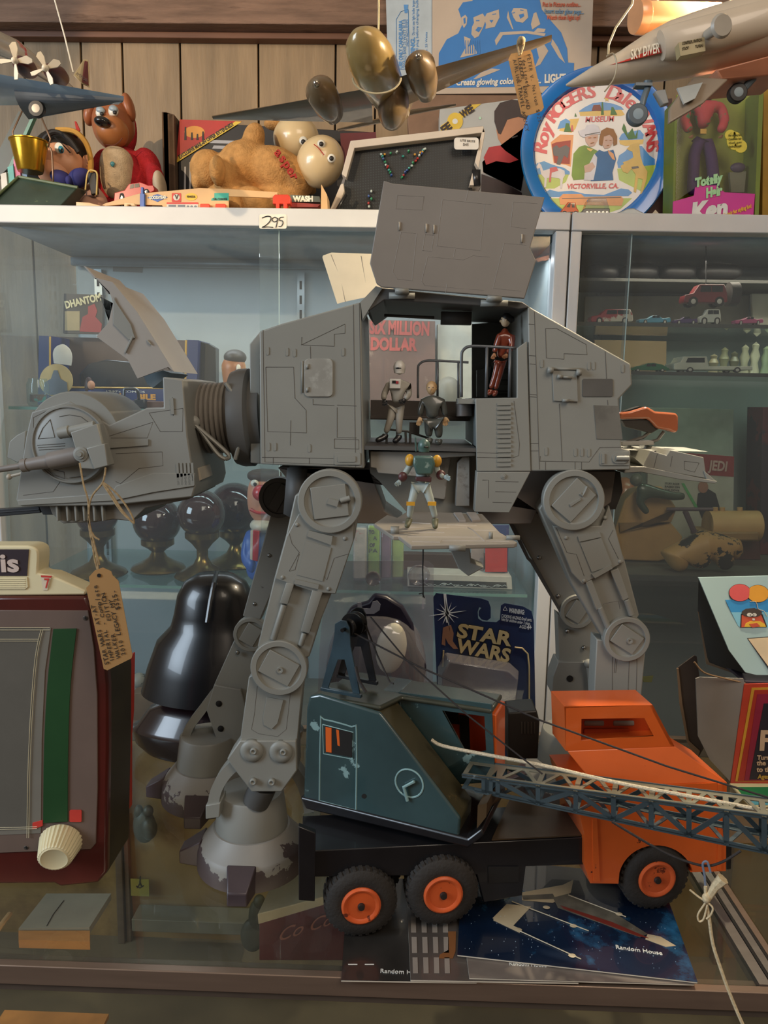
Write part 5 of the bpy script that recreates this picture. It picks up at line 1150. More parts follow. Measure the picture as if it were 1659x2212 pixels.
q.mat(mat('print_skin', '8c6552', 0.5)).ppx([(957, 1356), (974, 1350), (980, 1368), (978, 1385), (990, 1402), (980, 1402), (968, 1390), (962, 1378), (962, 1395), (954, 1392)], YCD - 0.0006, 0.0004)
q.obj('card_picture', None, cdk)
q = MB(); ln_ = [(1112, 1398), (1128, 1400), (1140, 1412), (1143, 1440), (1143, 1560)]; q.tube([P(x, y, YCD - 0.0004) for x, y in ln_], 0.0013, 5).tube([P(x, y, YCD - 0.0004) for x, y in ((958, 1405), (956, 1440))], 0.0013, 5).obj('border_line', gold, cdk)
bb = MB().prism([P(945, 1440, YCD - 0.002), P(962, 1408, YCD - 0.002), P(1100, 1430, YCD - 0.002), P(1122, 1450, YCD - 0.002), P(1110, 1560, YCD - 0.002), P(945, 1560, YCD - 0.002)], (0, -0.03, 0), taper=0.9).obj('blister', cp, cdk, bevel=0.002)
# ------------------------------------------------------------------ cardboard boxes at the right
YX = 0.93
brd = mat('raw_cardboard', '7a6248', 0.8, var=0.15); gryc = mat('grey_card_inside', '8b8780', 0.7, var=0.05)
bx_ = thing('toy_box', 'torn cardboard toy box with rainbow striped front and open end, cut by the right edge', 'box')
MB().ppx([(1608, 1478), (1900, 1470), (1900, 1694), (1578, 1692)], YX, 0.002).obj('front_panel', mat('box_orange_red', 'b9402a', 0.5), bx_)
q = MB().mat(mat('band_yellow', 'c99530', 0.5)).ppx([(1624, 1486), (1900, 1478), (1900, 1688), (1588, 1688)], YX - 0.0008, 0.0006)
q.mat(mat('band_red', 'a83222', 0.5)).ppx([(1630, 1491), (1900, 1484), (1900, 1687), (1594, 1687)], YX - 0.0012, 0.0006)
q.mat(mat('band_magenta', '8e1f3a', 0.5)).ppx([(1636, 1500), (1900, 1494), (1900, 1686), (1608, 1686)], YX - 0.0016, 0.0006)
q.mat(mat('band_plum_black', '26202c', 0.5)).ppx([(1650, 1520), (1900, 1514), (1900, 1684), (1619, 1684)], YX - 0.0020, 0.0006)
q.obj('rainbow_print', None, bx_)
q = MB(); tpx(q, 'F', 1640, 1602, 1668, 1602, YX - 0.0024, 46, bold=0.001); par(q, 'Turn', (1635, 1640), (1662, 1640), 10, YX - 0.0024, bold=0.0003); par(q, 'the', (1634, 1652), (1654, 1652), 11, YX - 0.0024, bold=0.0003); par(q, 'to th', (1634, 1666), (1664, 1666), 11, YX - 0.0024, bold=0.0003)
q.obj('lettering', mat('print_beige', 'c9ac8f', 0.5), bx_); q = MB(); par(q, 'Ages', (1636, 1681), (1662, 1681), 10, YX - 0.0024, bold=0.0003); q.obj('lettering', mat('print_mustard', 'b7923d', 0.5), bx_)
MB().prism([P(1503, 1466, YX + 0.02), P(1512, 1463, YX + 0.02), P(1606, 1466, YX + 0.002), P(1610, 1478, YX + 0.001), P(1577, 1688, YX + 0.001), P(1534, 1642, YX + 0.02), P(1508, 1590, YX + 0.022)], (0, 0.002, 0)).obj('end_flap', gryc, bx_)
q = MB().prism([P(1536, 1590, YX + 0.018), P(1562, 1560, YX + 0.011), P(1582, 1560, YX + 0.007), P(1566, 1590, YX + 0.010), P(1576, 1600, YX + 0.008), P(1566, 1614, YX + 0.01)], (0, 0.0006, 0)).obj('torn_patch', mat('torn_brown', '6b5646', 0.8), bx_)
MB().prism([P(1462, 1444, YX + 0.09), P(1500, 1416, YX + 0.09), P(1505, 1418, YX + 0.09), P(1530, 1600, YX + 0.09), P(1506, 1640, YX + 0.09), P(1484, 1600, YX + 0.09), P(1470, 1520, YX + 0.09)], (0, 0.002, 0)).obj('far_flap', mat('flap_dark', '3a2f26', 0.8), bx_)
MB().prism([P(1462, 1444, YX + 0.088), P(1466, 1444, YX + 0.088), P(1474, 1520, YX + 0.088), P(1488, 1600, YX + 0.088), P(1512, 1622, YX + 0.088), P(1506, 1642, YX + 0.088), P(1484, 1602, YX + 0.088), P(1468, 1520, YX + 0.088)], (0, 0.0015, 0)).obj('torn_edge', brd, bx_)
MB().bx(P(1610, 1478, YX + 0.003), (P(1900, 1478, YX).x, YX + 0.09, P(1610, 1474, YX).z)).obj('top_panel', mat('box_top_plum', '3b3340', 0.5), bx_)
MB().bx((P(1600, 1600, YX).x, YX + 0.003, 0.0035), (P(1900, 1600, YX).x, YX + 0.09, 0.006)).obj('bottom_panel', brd, bx_)
MB().tube([P(x, y, YX + 0.004) for x, y in spl([(1500, 1430), (1520, 1452), (1560, 1464), (1612, 1476)], 4)], 0.0012, 5).obj('torn_edge', brd, bx_)
ld = thing('printed_carton', 'pale blue box lid printed with balloons and a cartoon boy, leaning on the striped box', 'lid')
YLd = 0.945
MB().prism([P(1509, 1248, YLd + 0.03), P(1900, 1238, YLd + 0.03), P(1900, 1460, YLd - 0.008), P(1634, 1458, YLd - 0.008), P(1610, 1452, YLd - 0.006), P(1575, 1405, YLd)], (0, 0.003, 0)).obj('top_face', mat('lid_pale_blue', 'a9c7cc', 0.4, var=0.02), ld)
def lp(x, y): return (1440 + x * 0.2441, 1220 + y * 0.2441)
def ldp(x, y, d=0.0):
    X, Y_ = lp(x, y); t = (Y_ - 1240) / 215; return P(X, Y_, YLd + 0.03 - 0.038 * t - 0.0008 - d)
MB().prism([P(1509, 1249, YLd + 0.034), P(1575, 1405, YLd + 0.004), P(1612, 1455, YLd - 0.002), P(1590, 1452, YLd + 0.045), P(1528, 1430, YLd + 0.075), P(1507, 1320, YLd + 0.085)], (0.001, 0.001, 0)).obj('rim', mat('lid_inside_dark', '2b2926', 0.7), ld)
MB().prism([P(1507, 1320, YLd + 0.084), P(1512, 1318, YLd + 0.084), P(1535, 1428, YLd + 0.074), P(1598, 1452, YLd + 0.044), P(1590, 1456, YLd + 0.044), P(1525, 1434, YLd + 0.074)], (0.0, -0.001, 0)).obj('worn_rim_edge', brd, ld)
def fp(mb, m, pts, d=0.0): mb.mat(m).prism([ldp(x, y, d) for x, y in pts], (0, 0.0005, 0))
blk_i = mat('print_black', '2a1d1c', 0.5)
q = MB()
fp(q, mat('print_blue', '2f8fd0', 0.45), [(520, 312), (1400, 300), (1400, 415), (572, 420)], 0)
fp(q, mat('print_light_blue', '7fc0dc', 0.45), [(572, 420), (1400, 415), (1400, 556), (660, 558), (632, 540)], 0)
for cx0, c_, m in ((650, 247, mat('print_balloon_red', 'd9585a', 0.45)), (810, 256, mat('print_balloon_orange', 'e2a032', 0.45))):
    fp(q, blk_i, circ(cx0, c_, 98, 28, 78), 0.0006); fp(q, m, circ(cx0, c_, 95, 28, 75), 0.0010)
fp(q, blk_i, [(652, 556), (658, 440), (700, 390), (780, 382), (850, 440), (888, 542), (886, 552)], 0.0006)
fp(q, mat('print_face_orange', 'c8553a', 0.45), [(662, 553), (666, 450), (700, 420), (800, 410), (840, 450), (878, 545)], 0.0010)
fp(q, mat('print_hair', '453b37', 0.6), circ(755, 425, 90, 18, 40), 0.0014)
fp(q, wt, circ(735, 443, 24, 14, 16), 0.0018); fp(q, wt, circ(778, 443, 20, 14, 14), 0.0018); fp(q, blk_i, circ(742, 445, 5, 8), 0.0022); fp(q, blk_i, circ(772, 445, 5, 8), 0.0022)
fp(q, wt, rrect(760, 475, 782, 492, 4, 3), 0.0018)
fp(q, mat('print_yellow', 'e3b83a', 0.45), [(700, 520), (740, 500), (830, 500), (870, 525), (880, 550), (690, 550)], 0.0014); fp(q, mat('print_face_orange', 'c8553a'), [(730, 525), (800, 515), (830, 545), (760, 556)], 0.0018)
fp(q, blk_i, [(712, 650), (1400, 600), (1400, 1100), (960, 1000)], 0.0003); fp(q, mat('print_cream', 'e2cfae', 0.45), [(722, 656), (1400, 610), (1400, 1100), (966, 990)], 0.0007)
q.tube([ldp(x, y, 0.001) for x, y in spl([(735, 325), (790, 330), (810, 390), (860, 410), (890, 460)], 4)], 0.0004, 4); q.obj('balloon_print', None, ld)
gm = thing('game_board', 'corner of a green and blue printed board lying in front of the striped box', 'board')
zg = 0.0015
MB().prism([G(1576, 1692, 0.003), G(1900, 1690, 0.003), G(1900, 1760, 0.003), G(1625, 1745, 0.003)], (0, 0, -0.0026)).obj('board', mat('board_cream', 'd8c79c', 0.5), gm)
q = MB().mat(mat('board_green', '1f7a45', 0.45)).prism([G(1590, 1700, 0.0036), G(1900, 1700, 0.0036), G(1900, 1722, 0.0036), G(1608, 1722, 0.0036)], (0, 0, -0.0005)).mat(mat('board_blue', '59a8c0', 0.45)).prism([G(1608, 1723, 0.0036), G(1900, 1723, 0.0036), G(1900, 1745, 0.0036), G(1625, 1738, 0.0036)], (0, 0, -0.0005)); q.obj('board_print', None, gm)
# ------------------------------------------------------------------ seen through the glass, inside the case
ZI = zfl
def gi(x, y): return G(x, y, ZI)
rb = thing('red_tin', 'dark red box with a cream lid and faded script, inside the glass counter', 'box')
a = P(555, 2055, 0.86); 
q = [P(548, 1968, 0.93), P(700, 1915, 0.93), P(780, 1880, 0.93), P(790, 2060, 0.93), P(560, 2060, 0.93)]
MB().prism([P(560, 1995, 0.90), P(745, 1940, 0.96), P(745, 2075, 0.96), P(560, 2075, 0.90)], (0.01, 0.09, 0)).obj('box_body', mat('tin_red', '4a1a1c', 0.4, var=0.2), rb, bevel=0.001)
MB().prism([P(556, 1975, 0.898), P(745, 1925, 0.958), P(745, 1942, 0.958), P(558, 1997, 0.898)], (0.012, 0.095, 0)).obj('lid', mat('tin_lid_cream', '978d79', 0.5), rb, bevel=0.001)
q = MB(); a, b_ = P(598, 2022, 0.9088), P(715, 1985, 0.946); text(q, 'Co Co', (a + b_) / 2 - Vector((0, 0.001, 0)), b_ - a, (0, 0, 1), 0.026, shear=0.5, fit=(b_ - a).length, ext=0.0001); q.obj('script', mat('script_faded', '7a4a40', 0.5), rb)
gx_ = tag(MB().bx(P(285, 2012, YCB - 0.06), P(560, 1962, YCB - 0.02)).obj('grey_carton', mat('carton_grey', '6f6757', 0.7), bevel=0.001), 'long grey carton lying against the back of the glass counter', 'box')
fg = MB()
fg.ell(P(312, 1785, YCB - 0.03), (0.020, 0.014, 0.030)).ell(P(300, 1755, YCB - 0.03), (0.008, 0.008, 0.014)).ell(P(320, 1752, YCB - 0.032), (0.009, 0.009, 0.010)).ell(P(322, 1790, YCB - 0.04), (0.014, 0.012, 0.02))
fgo = fg.obj('small_figurine', mat('figurine_dark', '4b463c', 0.45, var=0.3)); 
tag(fgo, 'small dark figurine with pricked ears at the back of the glass counter', 'figurine')
tag(MB().bx(P(283, 1935, YCB - 0.018), P(322, 1899, YCB - 0.0165)).obj('sticky_note', mat('note_yellow', '8f8436', 0.6)), 'yellow note stuck on the back of the glass counter', 'note')
q = MB()
for pl in ([(303, 1893), (302, 1908), (296, 1918)], [(294, 1914), (302, 1918), (310, 1913)], [(302, 1905), (306, 1916)]): q.tube([P(x, y, YCB - 0.0185) for x, y in pl], 0.0010, 5)
tag(q.obj('ink_mark', dark), 'black pen squiggle above the yellow note', 'mark')
q = MB(); q.ell(P(555, 1978, YCB - 0.085), (0.014, 0.012, 0.030)).ell(P(560, 1948, YCB - 0.085), (0.010, 0.010, 0.012)).ell(P(545, 2020, YCB - 0.085), (0.02, 0.012, 0.03))
tag(q.obj('garden_statue', mat('statue_olive', '3f3c2c', 0.6, var=0.3)), 'dark olive statuette beside the slotted steel upright in the counter', 'figurine')
# left bay of the case
wb_ = thing('grey_slab', 'pale grey cracked slab on an orange wooden strip under the tennis toy', 'slab')
zs = P(120, 2005, 0.93).z
MB().prism([G(100, 1930, zs), G(240, 1930, zs), G(193, 2003, zs - 0.0), G(40, 2006, zs)], (0, 0, -0.01)).obj('slab', mat('slab_grey', '8c847a', 0.6, var=0.1), wb_)
MB().tube([G(138, 1945, zs + 0.0005), G(115, 1975, zs + 0.0005), G(101, 2000, zs + 0.0005)], 0.0006, 4).obj('crack', dark, wb_)
MB().prism([G(40, 2010, zs), G(194, 2010, zs), G(194, 2034, zs), G(40, 2030, zs)], (0, 0, -0.012)).obj('wooden_strip', mat('orange_wood', 'ad7440', 0.5, var=0.15, vs=12, stretch=(1, 6, 6)), wb_)
tag(MB().bx(P(-20, 2025, 0.80), P(28, 1968, 0.84)).obj('wooden_crate', mat('bark_wood', 'a5815a', 0.7, var=0.5, vs=20, stretch=(1, 1, 5), bump=0.6, bs=60), bevel=0.002), 'rough grained wooden block at the left end of the glass counter', 'block')
ob = tag(MB().bx(P(-60, 2300, YC + 0.05), P(235, 2190, YC + 0.12)).obj('tan_box', mat('tan_print', 'a2703f', 0.6, var=0.35, vs=14)), 'tan printed box seen through the front glass of the counter', 'box')
# ================================================================== THINGS ON TOP OF THE CABINETS
def fur(name, c, b=0.9, s=420, **k): return mat(name, c, 0.95, var=0.18, vs=70, bump=b, bs=s, spec=0.2, **k)
ZT = zt
def blob(mb, x, y, Y, rx, ry, depth=None, rot=0.0, pw=1.0):
    """rounded form centred at a point of the frame, radii in pixels, real depth in metres"""
    s_ = S(Y, y); return mb.ell(P(x, y, Y), (rx * s_, depth or min(rx, ry) * s_, ry * s_), rot=(0, R(rot), 0), seg=24, rings=16, pw=pw)
def wheel_at(par, p, r, w_, m=None, hub=None, seg=20):
    a = MB().mat(m or rub).lathe([(r * 0.55, -w_ / 2 - 0.0002), (r * 0.9, -w_ / 2), (r, -w_ / 2 + 0.001), (r, w_ / 2 - 0.001), (r * 0.9, w_ / 2), (0, w_ / 2)], p, (0, 1, 0), seg)
    a.mat(hub or mat('hub_steel', 'b9b6ad', 0.3, 0.6)).lathe([(0, -w_ / 2 - 0.0006), (r * 0.5, -w_ / 2 - 0.0003), (r * 0.56, -w_ / 2 + 0.001)], p, (0, 1, 0), seg)
    return a.obj('wheel', None, par)
# ---- soft doll, far left
YQ = 1.68
skinm = mat('doll_skin', 'c98f6c', 0.45, var=0.05); hair = mat('doll_hair', '17120f', 0.5, var=0.3, vs=60)
d = thing('cloth_doll', 'dark haired cloth doll with a big blue bow slumped beside the brass pail', 'doll')
q = MB(); blob(q, 133, 352, YQ, 50, 47, 0.05); blob(q, 118, 372, YQ - 0.02, 36, 30, 0.035); hd = q.obj('head', skinm, d)
q = MB(); blob(q, 186, 352, YQ, 11, 17, 0.008, rot=10); q.obj('ear', skinm, hd)
q = MB(); blob(q, 133, 336, YQ + 0.012, 58, 52, 0.052, rot=14); q.obj('hair', hair, hd)
q = MB().tube([P(x, y, YQ - 0.045) for x, y in spl([(100, 320), (96, 300), (120, 285), (150, 302), (170, 330)], 4)], 0.005, 7).tube([P(x, y, YQ - 0.05) for x, y in spl([(118, 296), (135, 312), (152, 330)], 4)], 0.0014, 5).obj('fringe', hair, hd)
q = MB().tube([P(x, y, YQ - 0.012) for x, y in spl([(122, 281), (160, 284), (185, 308), (196, 345), (194, 388)], 5)], 0.007, 8, flat=0.8).obj('cap_rim', mat('felt_yellow', 'b98a3e', 0.9), d)
MB().mat(mat('eye_white', 'd9d4c4', 0.3)).add(*(lambda m: (m.v, m.f))(blob(MB(), 128, 320, YQ - 0.058, 10, 12, 0.004, rot=-20)), True).obj('eye', None, hd)
q = MB(); blob(q, 132, 323, YQ - 0.062, 6, 8, 0.004, rot=-20); q.obj('iris', mat('iris_blue', '2f7f96', 0.3), hd)
q = MB(); blob(q, 134, 325, YQ - 0.0655, 3, 4.5, 0.002); q.obj('pupil', hair, hd)
MB().prism([P(161, 262, YQ), P(164, 262, YQ), P(172, 280, YQ), P(168, 296, YQ), P(158, 292, YQ), P(164, 280, YQ)], (0, 0.004, 0)).obj('felt_feather', mat('felt_red', 'a82a20', 0.8), d)
navy = mat('bow_navy', '2b2a66', 0.8, var=0.15)
q = MB(); blob(q, 132, 384, YQ - 0.06, 24, 15, 0.02, rot=18); q.obj('bow_loop', navy, d); q = MB(); blob(q, 172, 382, YQ - 0.06, 25, 17, 0.02, rot=-20); q.obj('bow_loop', navy, d)
q = MB(); blob(q, 150, 388, YQ - 0.072, 8, 8, 0.01); q.obj('bow_knot', navy, d)
skin('body', [(P(150, 400, YQ), .030, .024), (P(175, 425, YQ), .040, .03), (P(190, 442, YQ - .02), .034, .025), (P(200, 412, YQ - .03), .016, .016), (P(222, 430, YQ - .05), .019, .016), (P(200, 436, YQ - .07), .018, .016), (P(172, 418, YQ - .08), .016, .014), (P(120, 425, YQ - .03), .03, .02)], [(0, 1), (1, 2), (1, 3), (3, 4), (4, 5), (5, 6), (0, 7)], mat('doll_arm_cloth', 'b98d77', 0.8, var=0.08), d)
q = MB().prism([P(187, 372, YQ - 0.07), P(208, 372, YQ - 0.07), P(210, 408, YQ - 0.075), P(196, 410, YQ - 0.075)], (0, 0.01, 0)).obj('waistcoat', hair, d, bevel=0.002)
MB().tube([P(x, y, YQ - 0.078) for x, y in spl([(184, 402), (190, 372), (200, 368), (210, 376), (208, 410)], 4)], 0.0016, 5).obj('piping', mat('piping_yellow', 'cdb068', 0.7), d)
# ---- plush dog in red
YO = 1.78
dg = thing('plush_dog', 'sitting plush dog with moulded brown face, red fur body and cream chest', 'plush toy')
dface = mat('dog_face_vinyl', '9a5a36', 0.42, var=0.12, vs=10, coat=0.2); dred2 = fur('dog_red_fur', 'a3262c'); dcr = fur('dog_cream_fur', 'b5a083')
q = MB(); blob(q, 246, 272, YO, 43, 50, 0.055, pw=0.92); hd = q.obj('head', dface, dg)
q = MB(); blob(q, 243, 285, YO - 0.045, 34, 32, 0.04, rot=-10); q.obj('muzzle', mat('dog_muzzle', 'a5683a', 0.42, var=0.1, coat=0.2), hd)
q = MB(); blob(q, 222, 264, YO - 0.088, 18, 11, 0.02, rot=8); q.obj('nose', mat('nose_black', '141214', 0.25, coat=0.5), hd)
for x, y, nm in ((217, 243, 0), (245, 240, 1)):
    q = MB(); blob(q, x, y, YO - 0.052, 10 if not nm else 11, 12, 0.008, rot=15); ey = q.obj('eye', mat('eye_white', 'd9d4c4'), hd)
    q = MB(); blob(q, x, y - 5, YO - 0.057, 10, 7, 0.006, rot=15); q.obj('eyelid', mat('lid_blue', '8c99a0', 0.4), ey)
    q = MB(); blob(q, x + 3, y + 3, YO - 0.060, 4.5, 4, 0.003); q.obj('pupil', hair, ey)
for x, y, r_, w_, h_ in ((195, 247, 12, 13, 24), (278, 232, -14, 12, 30)):
    q = MB(); blob(q, x, y, YO - 0.005, w_, h_, 0.02, rot=r_); q.obj('ear', dface, hd)
MB().tube([P(x, y, YO - 0.088) for x, y in spl([(228, 312), (245, 314), (258, 306), (264, 298)], 3)], 0.0012, 5).obj('mouth', mat('mouth_brown', '5b2c1c', 0.6), hd)
q = MB(); blob(q, 276, 282, YO + 0.02, 18, 46, 0.03); q.obj('hood', dred2, dg)
q = MB(); blob(q, 264, 395, YO, 66, 62, 0.065); blob(q, 262, 355, YO, 50, 36, 0.045); blob(q, 320, 358, YO - .005, 26, 38, .035, rot=-20); blob(q, 336, 382, YO - .03, 18, 28, .028, rot=-15); blob(q, 222, 362, YO, 22, 40, .03, rot=15); melt(q, 'body', dred2, dg)
q = MB(); blob(q, 252, 362, YO - 0.052, 34, 42, 0.035, rot=6, pw=0.8); q.obj('chest', dcr, dg)
q = MB(); blob(q, 345, 388, YO - 0.055, 13, 19, 0.025, rot=-20); q.obj('paw', mat('paw_cream', 'b3a48c', 0.6, var=0.15), dg)
q = MB(); blob(q, 243, 354, YO - 0.09, 5, 5, 0.004); q.obj('button', mat('button_teal', '3f7f88', 0.4), dg)
# ---- two tan plush dolls of towelling with moulded masks
YC1 = 1.70
tan = fur('tan_towelling', 'b98a53', 1.0, 260); mask = mat('mask_vinyl', 'd6bd90', 0.3, var=0.08, vs=8, coat=0.5)
g1 = thing('plush_doll', 'tan towelling plush doll lying on its side with red lettering on its chest', 'plush toy')
q = MB(); blob(q, 590, 372, YC1, 72, 52, .06, rot=10); blob(q, 530, 362, YC1, 60, 55, .06); blob(q, 640, 385, YC1, 42, 42, .05); blob(q, 500, 425, YC1 - .02, 60, 26, .05); blob(q, 450, 365, YC1, 40, 40, .04, rot=-40); blob(q, 428, 392, YC1, 14, 22, .025); blob(q, 548, 300, YC1, 24, 34, .025, rot=15); blob(q, 540, 430, YC1 - .05, 44, 26, .04); blob(q, 484, 380, YC1 - .05, 24, 36, .035, rot=-20); blob(q, 600, 430, YC1, 60, 26, .05); melt(q, 'body', tan, g1)
q = MB(); blob(q, 497, 432, YC1 - 0.085, 24, 27, 0.03); q.obj('foot', tan, g1); q = MB(); blob(q, 470, 368, YC1 - 0.085, 17, 30, 0.03); q.obj('foot', tan, g1)
q = MB(); blob(q, 692, 350, YC1 - 0.02, 50, 55, 0.05, rot=35); m1 = q.obj('mask_face', mask, g1)
for x, y in ((694, 311), (716, 342)):
    q = MB(); blob(q, x, y, YC1 - 0.066, 9, 9, 0.005); ey = q.obj('eye', mat('eye_white', 'd9d4c4'), m1); q = MB(); blob(q, x, y, YC1 - 0.071, 5, 5, 0.003); q.obj('pupil', hair, ey)
MB().tube([P(x, y, YC1 - 0.072) for x, y in spl([(678, 312), (688, 320), (700, 335)], 3)], 0.001, 5).obj('mouth', mat('felt_red', 'a82a20'), m1)
q = MB(); rr = random.Random(2)
for ch, x, y, a in zip('asper', (602, 612, 621, 629, 636), (330, 343, 356, 369, 381), (-46, -50, -55, -60, -66)):
    a = R(a); ux = Vector((math.cos(a), 0, math.sin(a))); uy = Vector((-math.sin(a), 0, math.cos(a))); text(q, ch, P(x, y, YC1 - 0.063), ux, uy, 0.026, bold=0.0006, ext=0.003)
q.obj('lettering', mat('felt_red', 'a82a20'), g1)
g2 = thing('plush_doll', 'second tan plush doll, only its masked head showing behind the lettered one', 'plush toy')
q = MB(); blob(q, 640, 300, YC1 + 0.07, 50, 46, 0.05); m1 = q.obj('mask_face', mask, g2)
skin('body', [(P(665, 370, YC1 + .115), .05, .025), (P(660, 410, YC1 + .115), .06, .03), (P(650, 320, YC1 + .11), .03, .03)], [(0, 1), (0, 2)], tan, g2)
q = MB(); blob(q, 592, 268, YC1 + 0.10, 22, 12, 0.02); q.obj('hood', tan, g2)
q = MB(); blob(q, 655, 304, YC1 + 0.022, 9, 9, 0.005, rot=30); ey = q.obj('eye', mat('eye_white', 'd9d4c4'), m1); q = MB(); blob(q, 655, 306, YC1 + 0.017, 5, 5, 0.003); q.obj('pupil', hair, ey)
# ---- black striped box with red corner flash
YB1 = 1.868
bxk = thing('game_box', 'black box with white stripes and a red and yellow corner flash, behind the tan plush', 'box')
MB().ppx([(385, 262), (800, 285), (800, 455), (385, 455)], YB1, 0.05).obj('box_body', mat('box_black', '17171b', 0.5), bxk, bevel=0.001)
q = MB()
for pl in ([(398, 360), (402, 360), (398, 455), (394, 455)], [(409, 350), (413, 350), (409, 455), (405, 455)], [(455, 302), (560, 306), (560, 312), (452, 309)], [(462, 314), (560, 318), (560, 324), (458, 321)]): q.ppx(pl, YB1 - 0.0008, 0.0008)
q.obj('white_stripes', mat('stripe_white', 'a9a9ac', 0.5), bxk)
MB().ppx([(388, 258), (522, 262), (380, 352)], YB1 - 0.0022, 0.0012).obj('red_flash', mat('flash_red', 'b02a24', 0.5), bxk)
MB().ppx([(509, 262), (522, 263), (382, 351), (384, 338)], YB1 - 0.0030, 0.0008).obj('yellow_band', mat('flash_yellow', 'd8b63a', 0.5), bxk)
q = MB(); a, b_ = P(387, 340, YB1 - 0.0034), P(503, 268, YB1 - 0.0034); text(q, 'EXCLUSIVE MAIL-IN OFFER EXTENDED!', (a + b_) / 2, b_ - a, (0, 0, 1), 0.0115, bold=0.0004, fit=(b_ - a).length); q.obj('lettering', mat('print_black', '2a1d1c'), bxk)
q = MB().mat(mat('flash_orange', 'd6913a', 0.5)).ppx(circ(420, 285, 22, 20, 13), YB1 - 0.0026, 0.0005).mat(hair)
for x, h_ in ((400, 28), (414, 16), (426, 13), (438, 18)): q.ppx([(x - 2, 302), (x + 3, 302), (x + 2, 302 - h_), (x - 1, 302 - h_)], YB1 - 0.0030, 0.0004)
q.obj('flash_picture', None, bxk)
q = MB()
for k in range(6): q.bx(P(365 + k * 3, 455, YB1 - 0.02), P(366.8 + k * 3, 262 + k, YB1 + 0.04))
tag(q.obj('record_sleeves', mat('sleeve_brown', '5f4a38', 0.8, var=0.3)), 'brown card sleeves standing edge-on beside the black striped box', 'sleeves', kind='stuff')
mr_ = tag(MB().ppx([(735, 288), (812, 285), (816, 360), (738, 360)], 1.845, 0.01).obj('maroon_card', mat('card_maroon', '5e1720', 0.5)), 'maroon card showing behind the plush masks', 'card')
# ---- toy garage with ramp along the cabinet edge
YG = 1.525
gr_ = thing('toy_garage', 'tan plastic toy garage with service station stickers and red pumps along the cabinet edge', 'toy')
tanp = mat('garage_tan', 'cfa674', 0.5, var=0.05); ZG = ZT + 0.001
def gpx(mb, pts, d=0.0, th=0.003): return mb.ppx(pts, YG + d, th)
gpx(MB(), [(164, 447), (560, 452), (660, 455), (660, 458), (164, 455)], -0.008, 0.05).obj('base_plate', tanp, gr_, bevel=0.0008)
gpx(MB(), [(225, 440), (300, 418), (400, 409), (430, 406), (494, 408), (600, 415), (598, 428), (494, 424), (494, 452), (425, 452), (352, 449), (350, 444), (268, 442), (225, 446)], 0.0, 0.004).obj('ramp_wall', tanp, gr_, bevel=0.0006)
MB().prism([P(222, 442, YG + 0.004), P(300, 420, YG + 0.004), P(430, 407, YG + 0.004), P(600, 416, YG + 0.004), P(600, 419, YG + 0.004), P(430, 410, YG + 0.004), P(300, 423, YG + 0.004), P(222, 445, YG + 0.004)], (0, 0.034, 0)).obj('ramp_deck', tanp, gr_)
q = MB().mat(mat('sticker_blue', '3e5fa0', 0.5)).ppx([(318, 427), (340, 419), (362, 426), (340, 436)], YG - 0.0008, 0.0008).mat(mat('sticker_red', 'c43a33', 0.5)).ppx(rrect(371, 417, 391, 436, 2), YG - 0.0008, 0.0008).ppx(rrect(360, 437, 428, 441, 1), YG - 0.0010, 0.0008)
q.mat(mat('sticker_yellow', 'd9b43c', 0.5)).ppx(circ(413, 425, 13, 20, 8), YG - 0.0008, 0.0008).mat(mat('sticker_teal', '3fa08c', 0.5)).ppx([(463, 417), (494, 417), (494, 433), (456, 433), (458, 428), (463, 427)], YG - 0.0008, 0.0008)
q.mat(mat('sticker_white', 'c9c4b8', 0.5)).ppx(rrect(360, 441, 428, 452, 1), YG - 0.0007, 0.0007).ppx(circ(381, 426, 7, 14), YG - 0.0012, 0.0004).mat(mat('window_grey', '6b737c', 0.5)).ppx([(364, 443), (380, 443), (380, 451), (364, 451)], YG - 0.0011, 0.0004).ppx([(384, 443), (400, 443), (400, 451), (384, 451)], YG - 0.0011, 0.0004)
for x in (406, 414, 422): q.ppx(circ(x, 447, 3, 10), YG - 0.0011, 0.0004)
q.obj('stickers', None, gr_)
q = MB(); tpx(q, 'GOOD/YEAR', 322, 427.5, 359, 426.5, YG - 0.0009, 6, bold=0.0003); tpx(q, 'WASH', 633, 430, 677, 430, YG + 0.018, 10, bold=0.0008); q.obj('lettering', mat('sticker_letters', 'e3dfc9', 0.5), gr_)
q = MB(); tpx(q, 'PENNZOIL', 404, 425, 422, 425, YG - 0.0009, 4); tpx(q, 'V', 377, 426, 386, 426, YG - 0.0013, 9, bold=0.0003); tpx(q, 'OIL-CHANGE', 461, 430, 491, 430, YG - 0.0009, 4); q.obj('lettering', mat('sticker_dark_letters', '3a2b28', 0.5), gr_)
q = MB().ppx([(302, 452), (302, 418), (304, 418), (304, 404), (309, 404), (309, 418), (312, 418), (312, 452)], YG - 0.006, 0.008).obj('lift_post', mat('lift_blue', '2a5aa8', 0.4), gr_, bevel=0.0008)
redp = mat('pump_red', 'cf3a22', 0.4)
for x0, x1 in ((432, 452), (465, 487)): MB().ppx(rrect(x0, 440, x1, 454, 2, 3), YG - 0.008, 0.012).obj('pump', redp, gr_, bevel=0.001)
MB().ppx([(589, 425), (594, 420), (622, 420), (627, 425), (627, 440), (620, 440), (620, 452), (612, 452), (612, 440), (603, 440), (603, 452), (596, 452), (596, 440), (589, 440)], YG - 0.006, 0.02).obj('arch', redp, gr_, bevel=0.001)
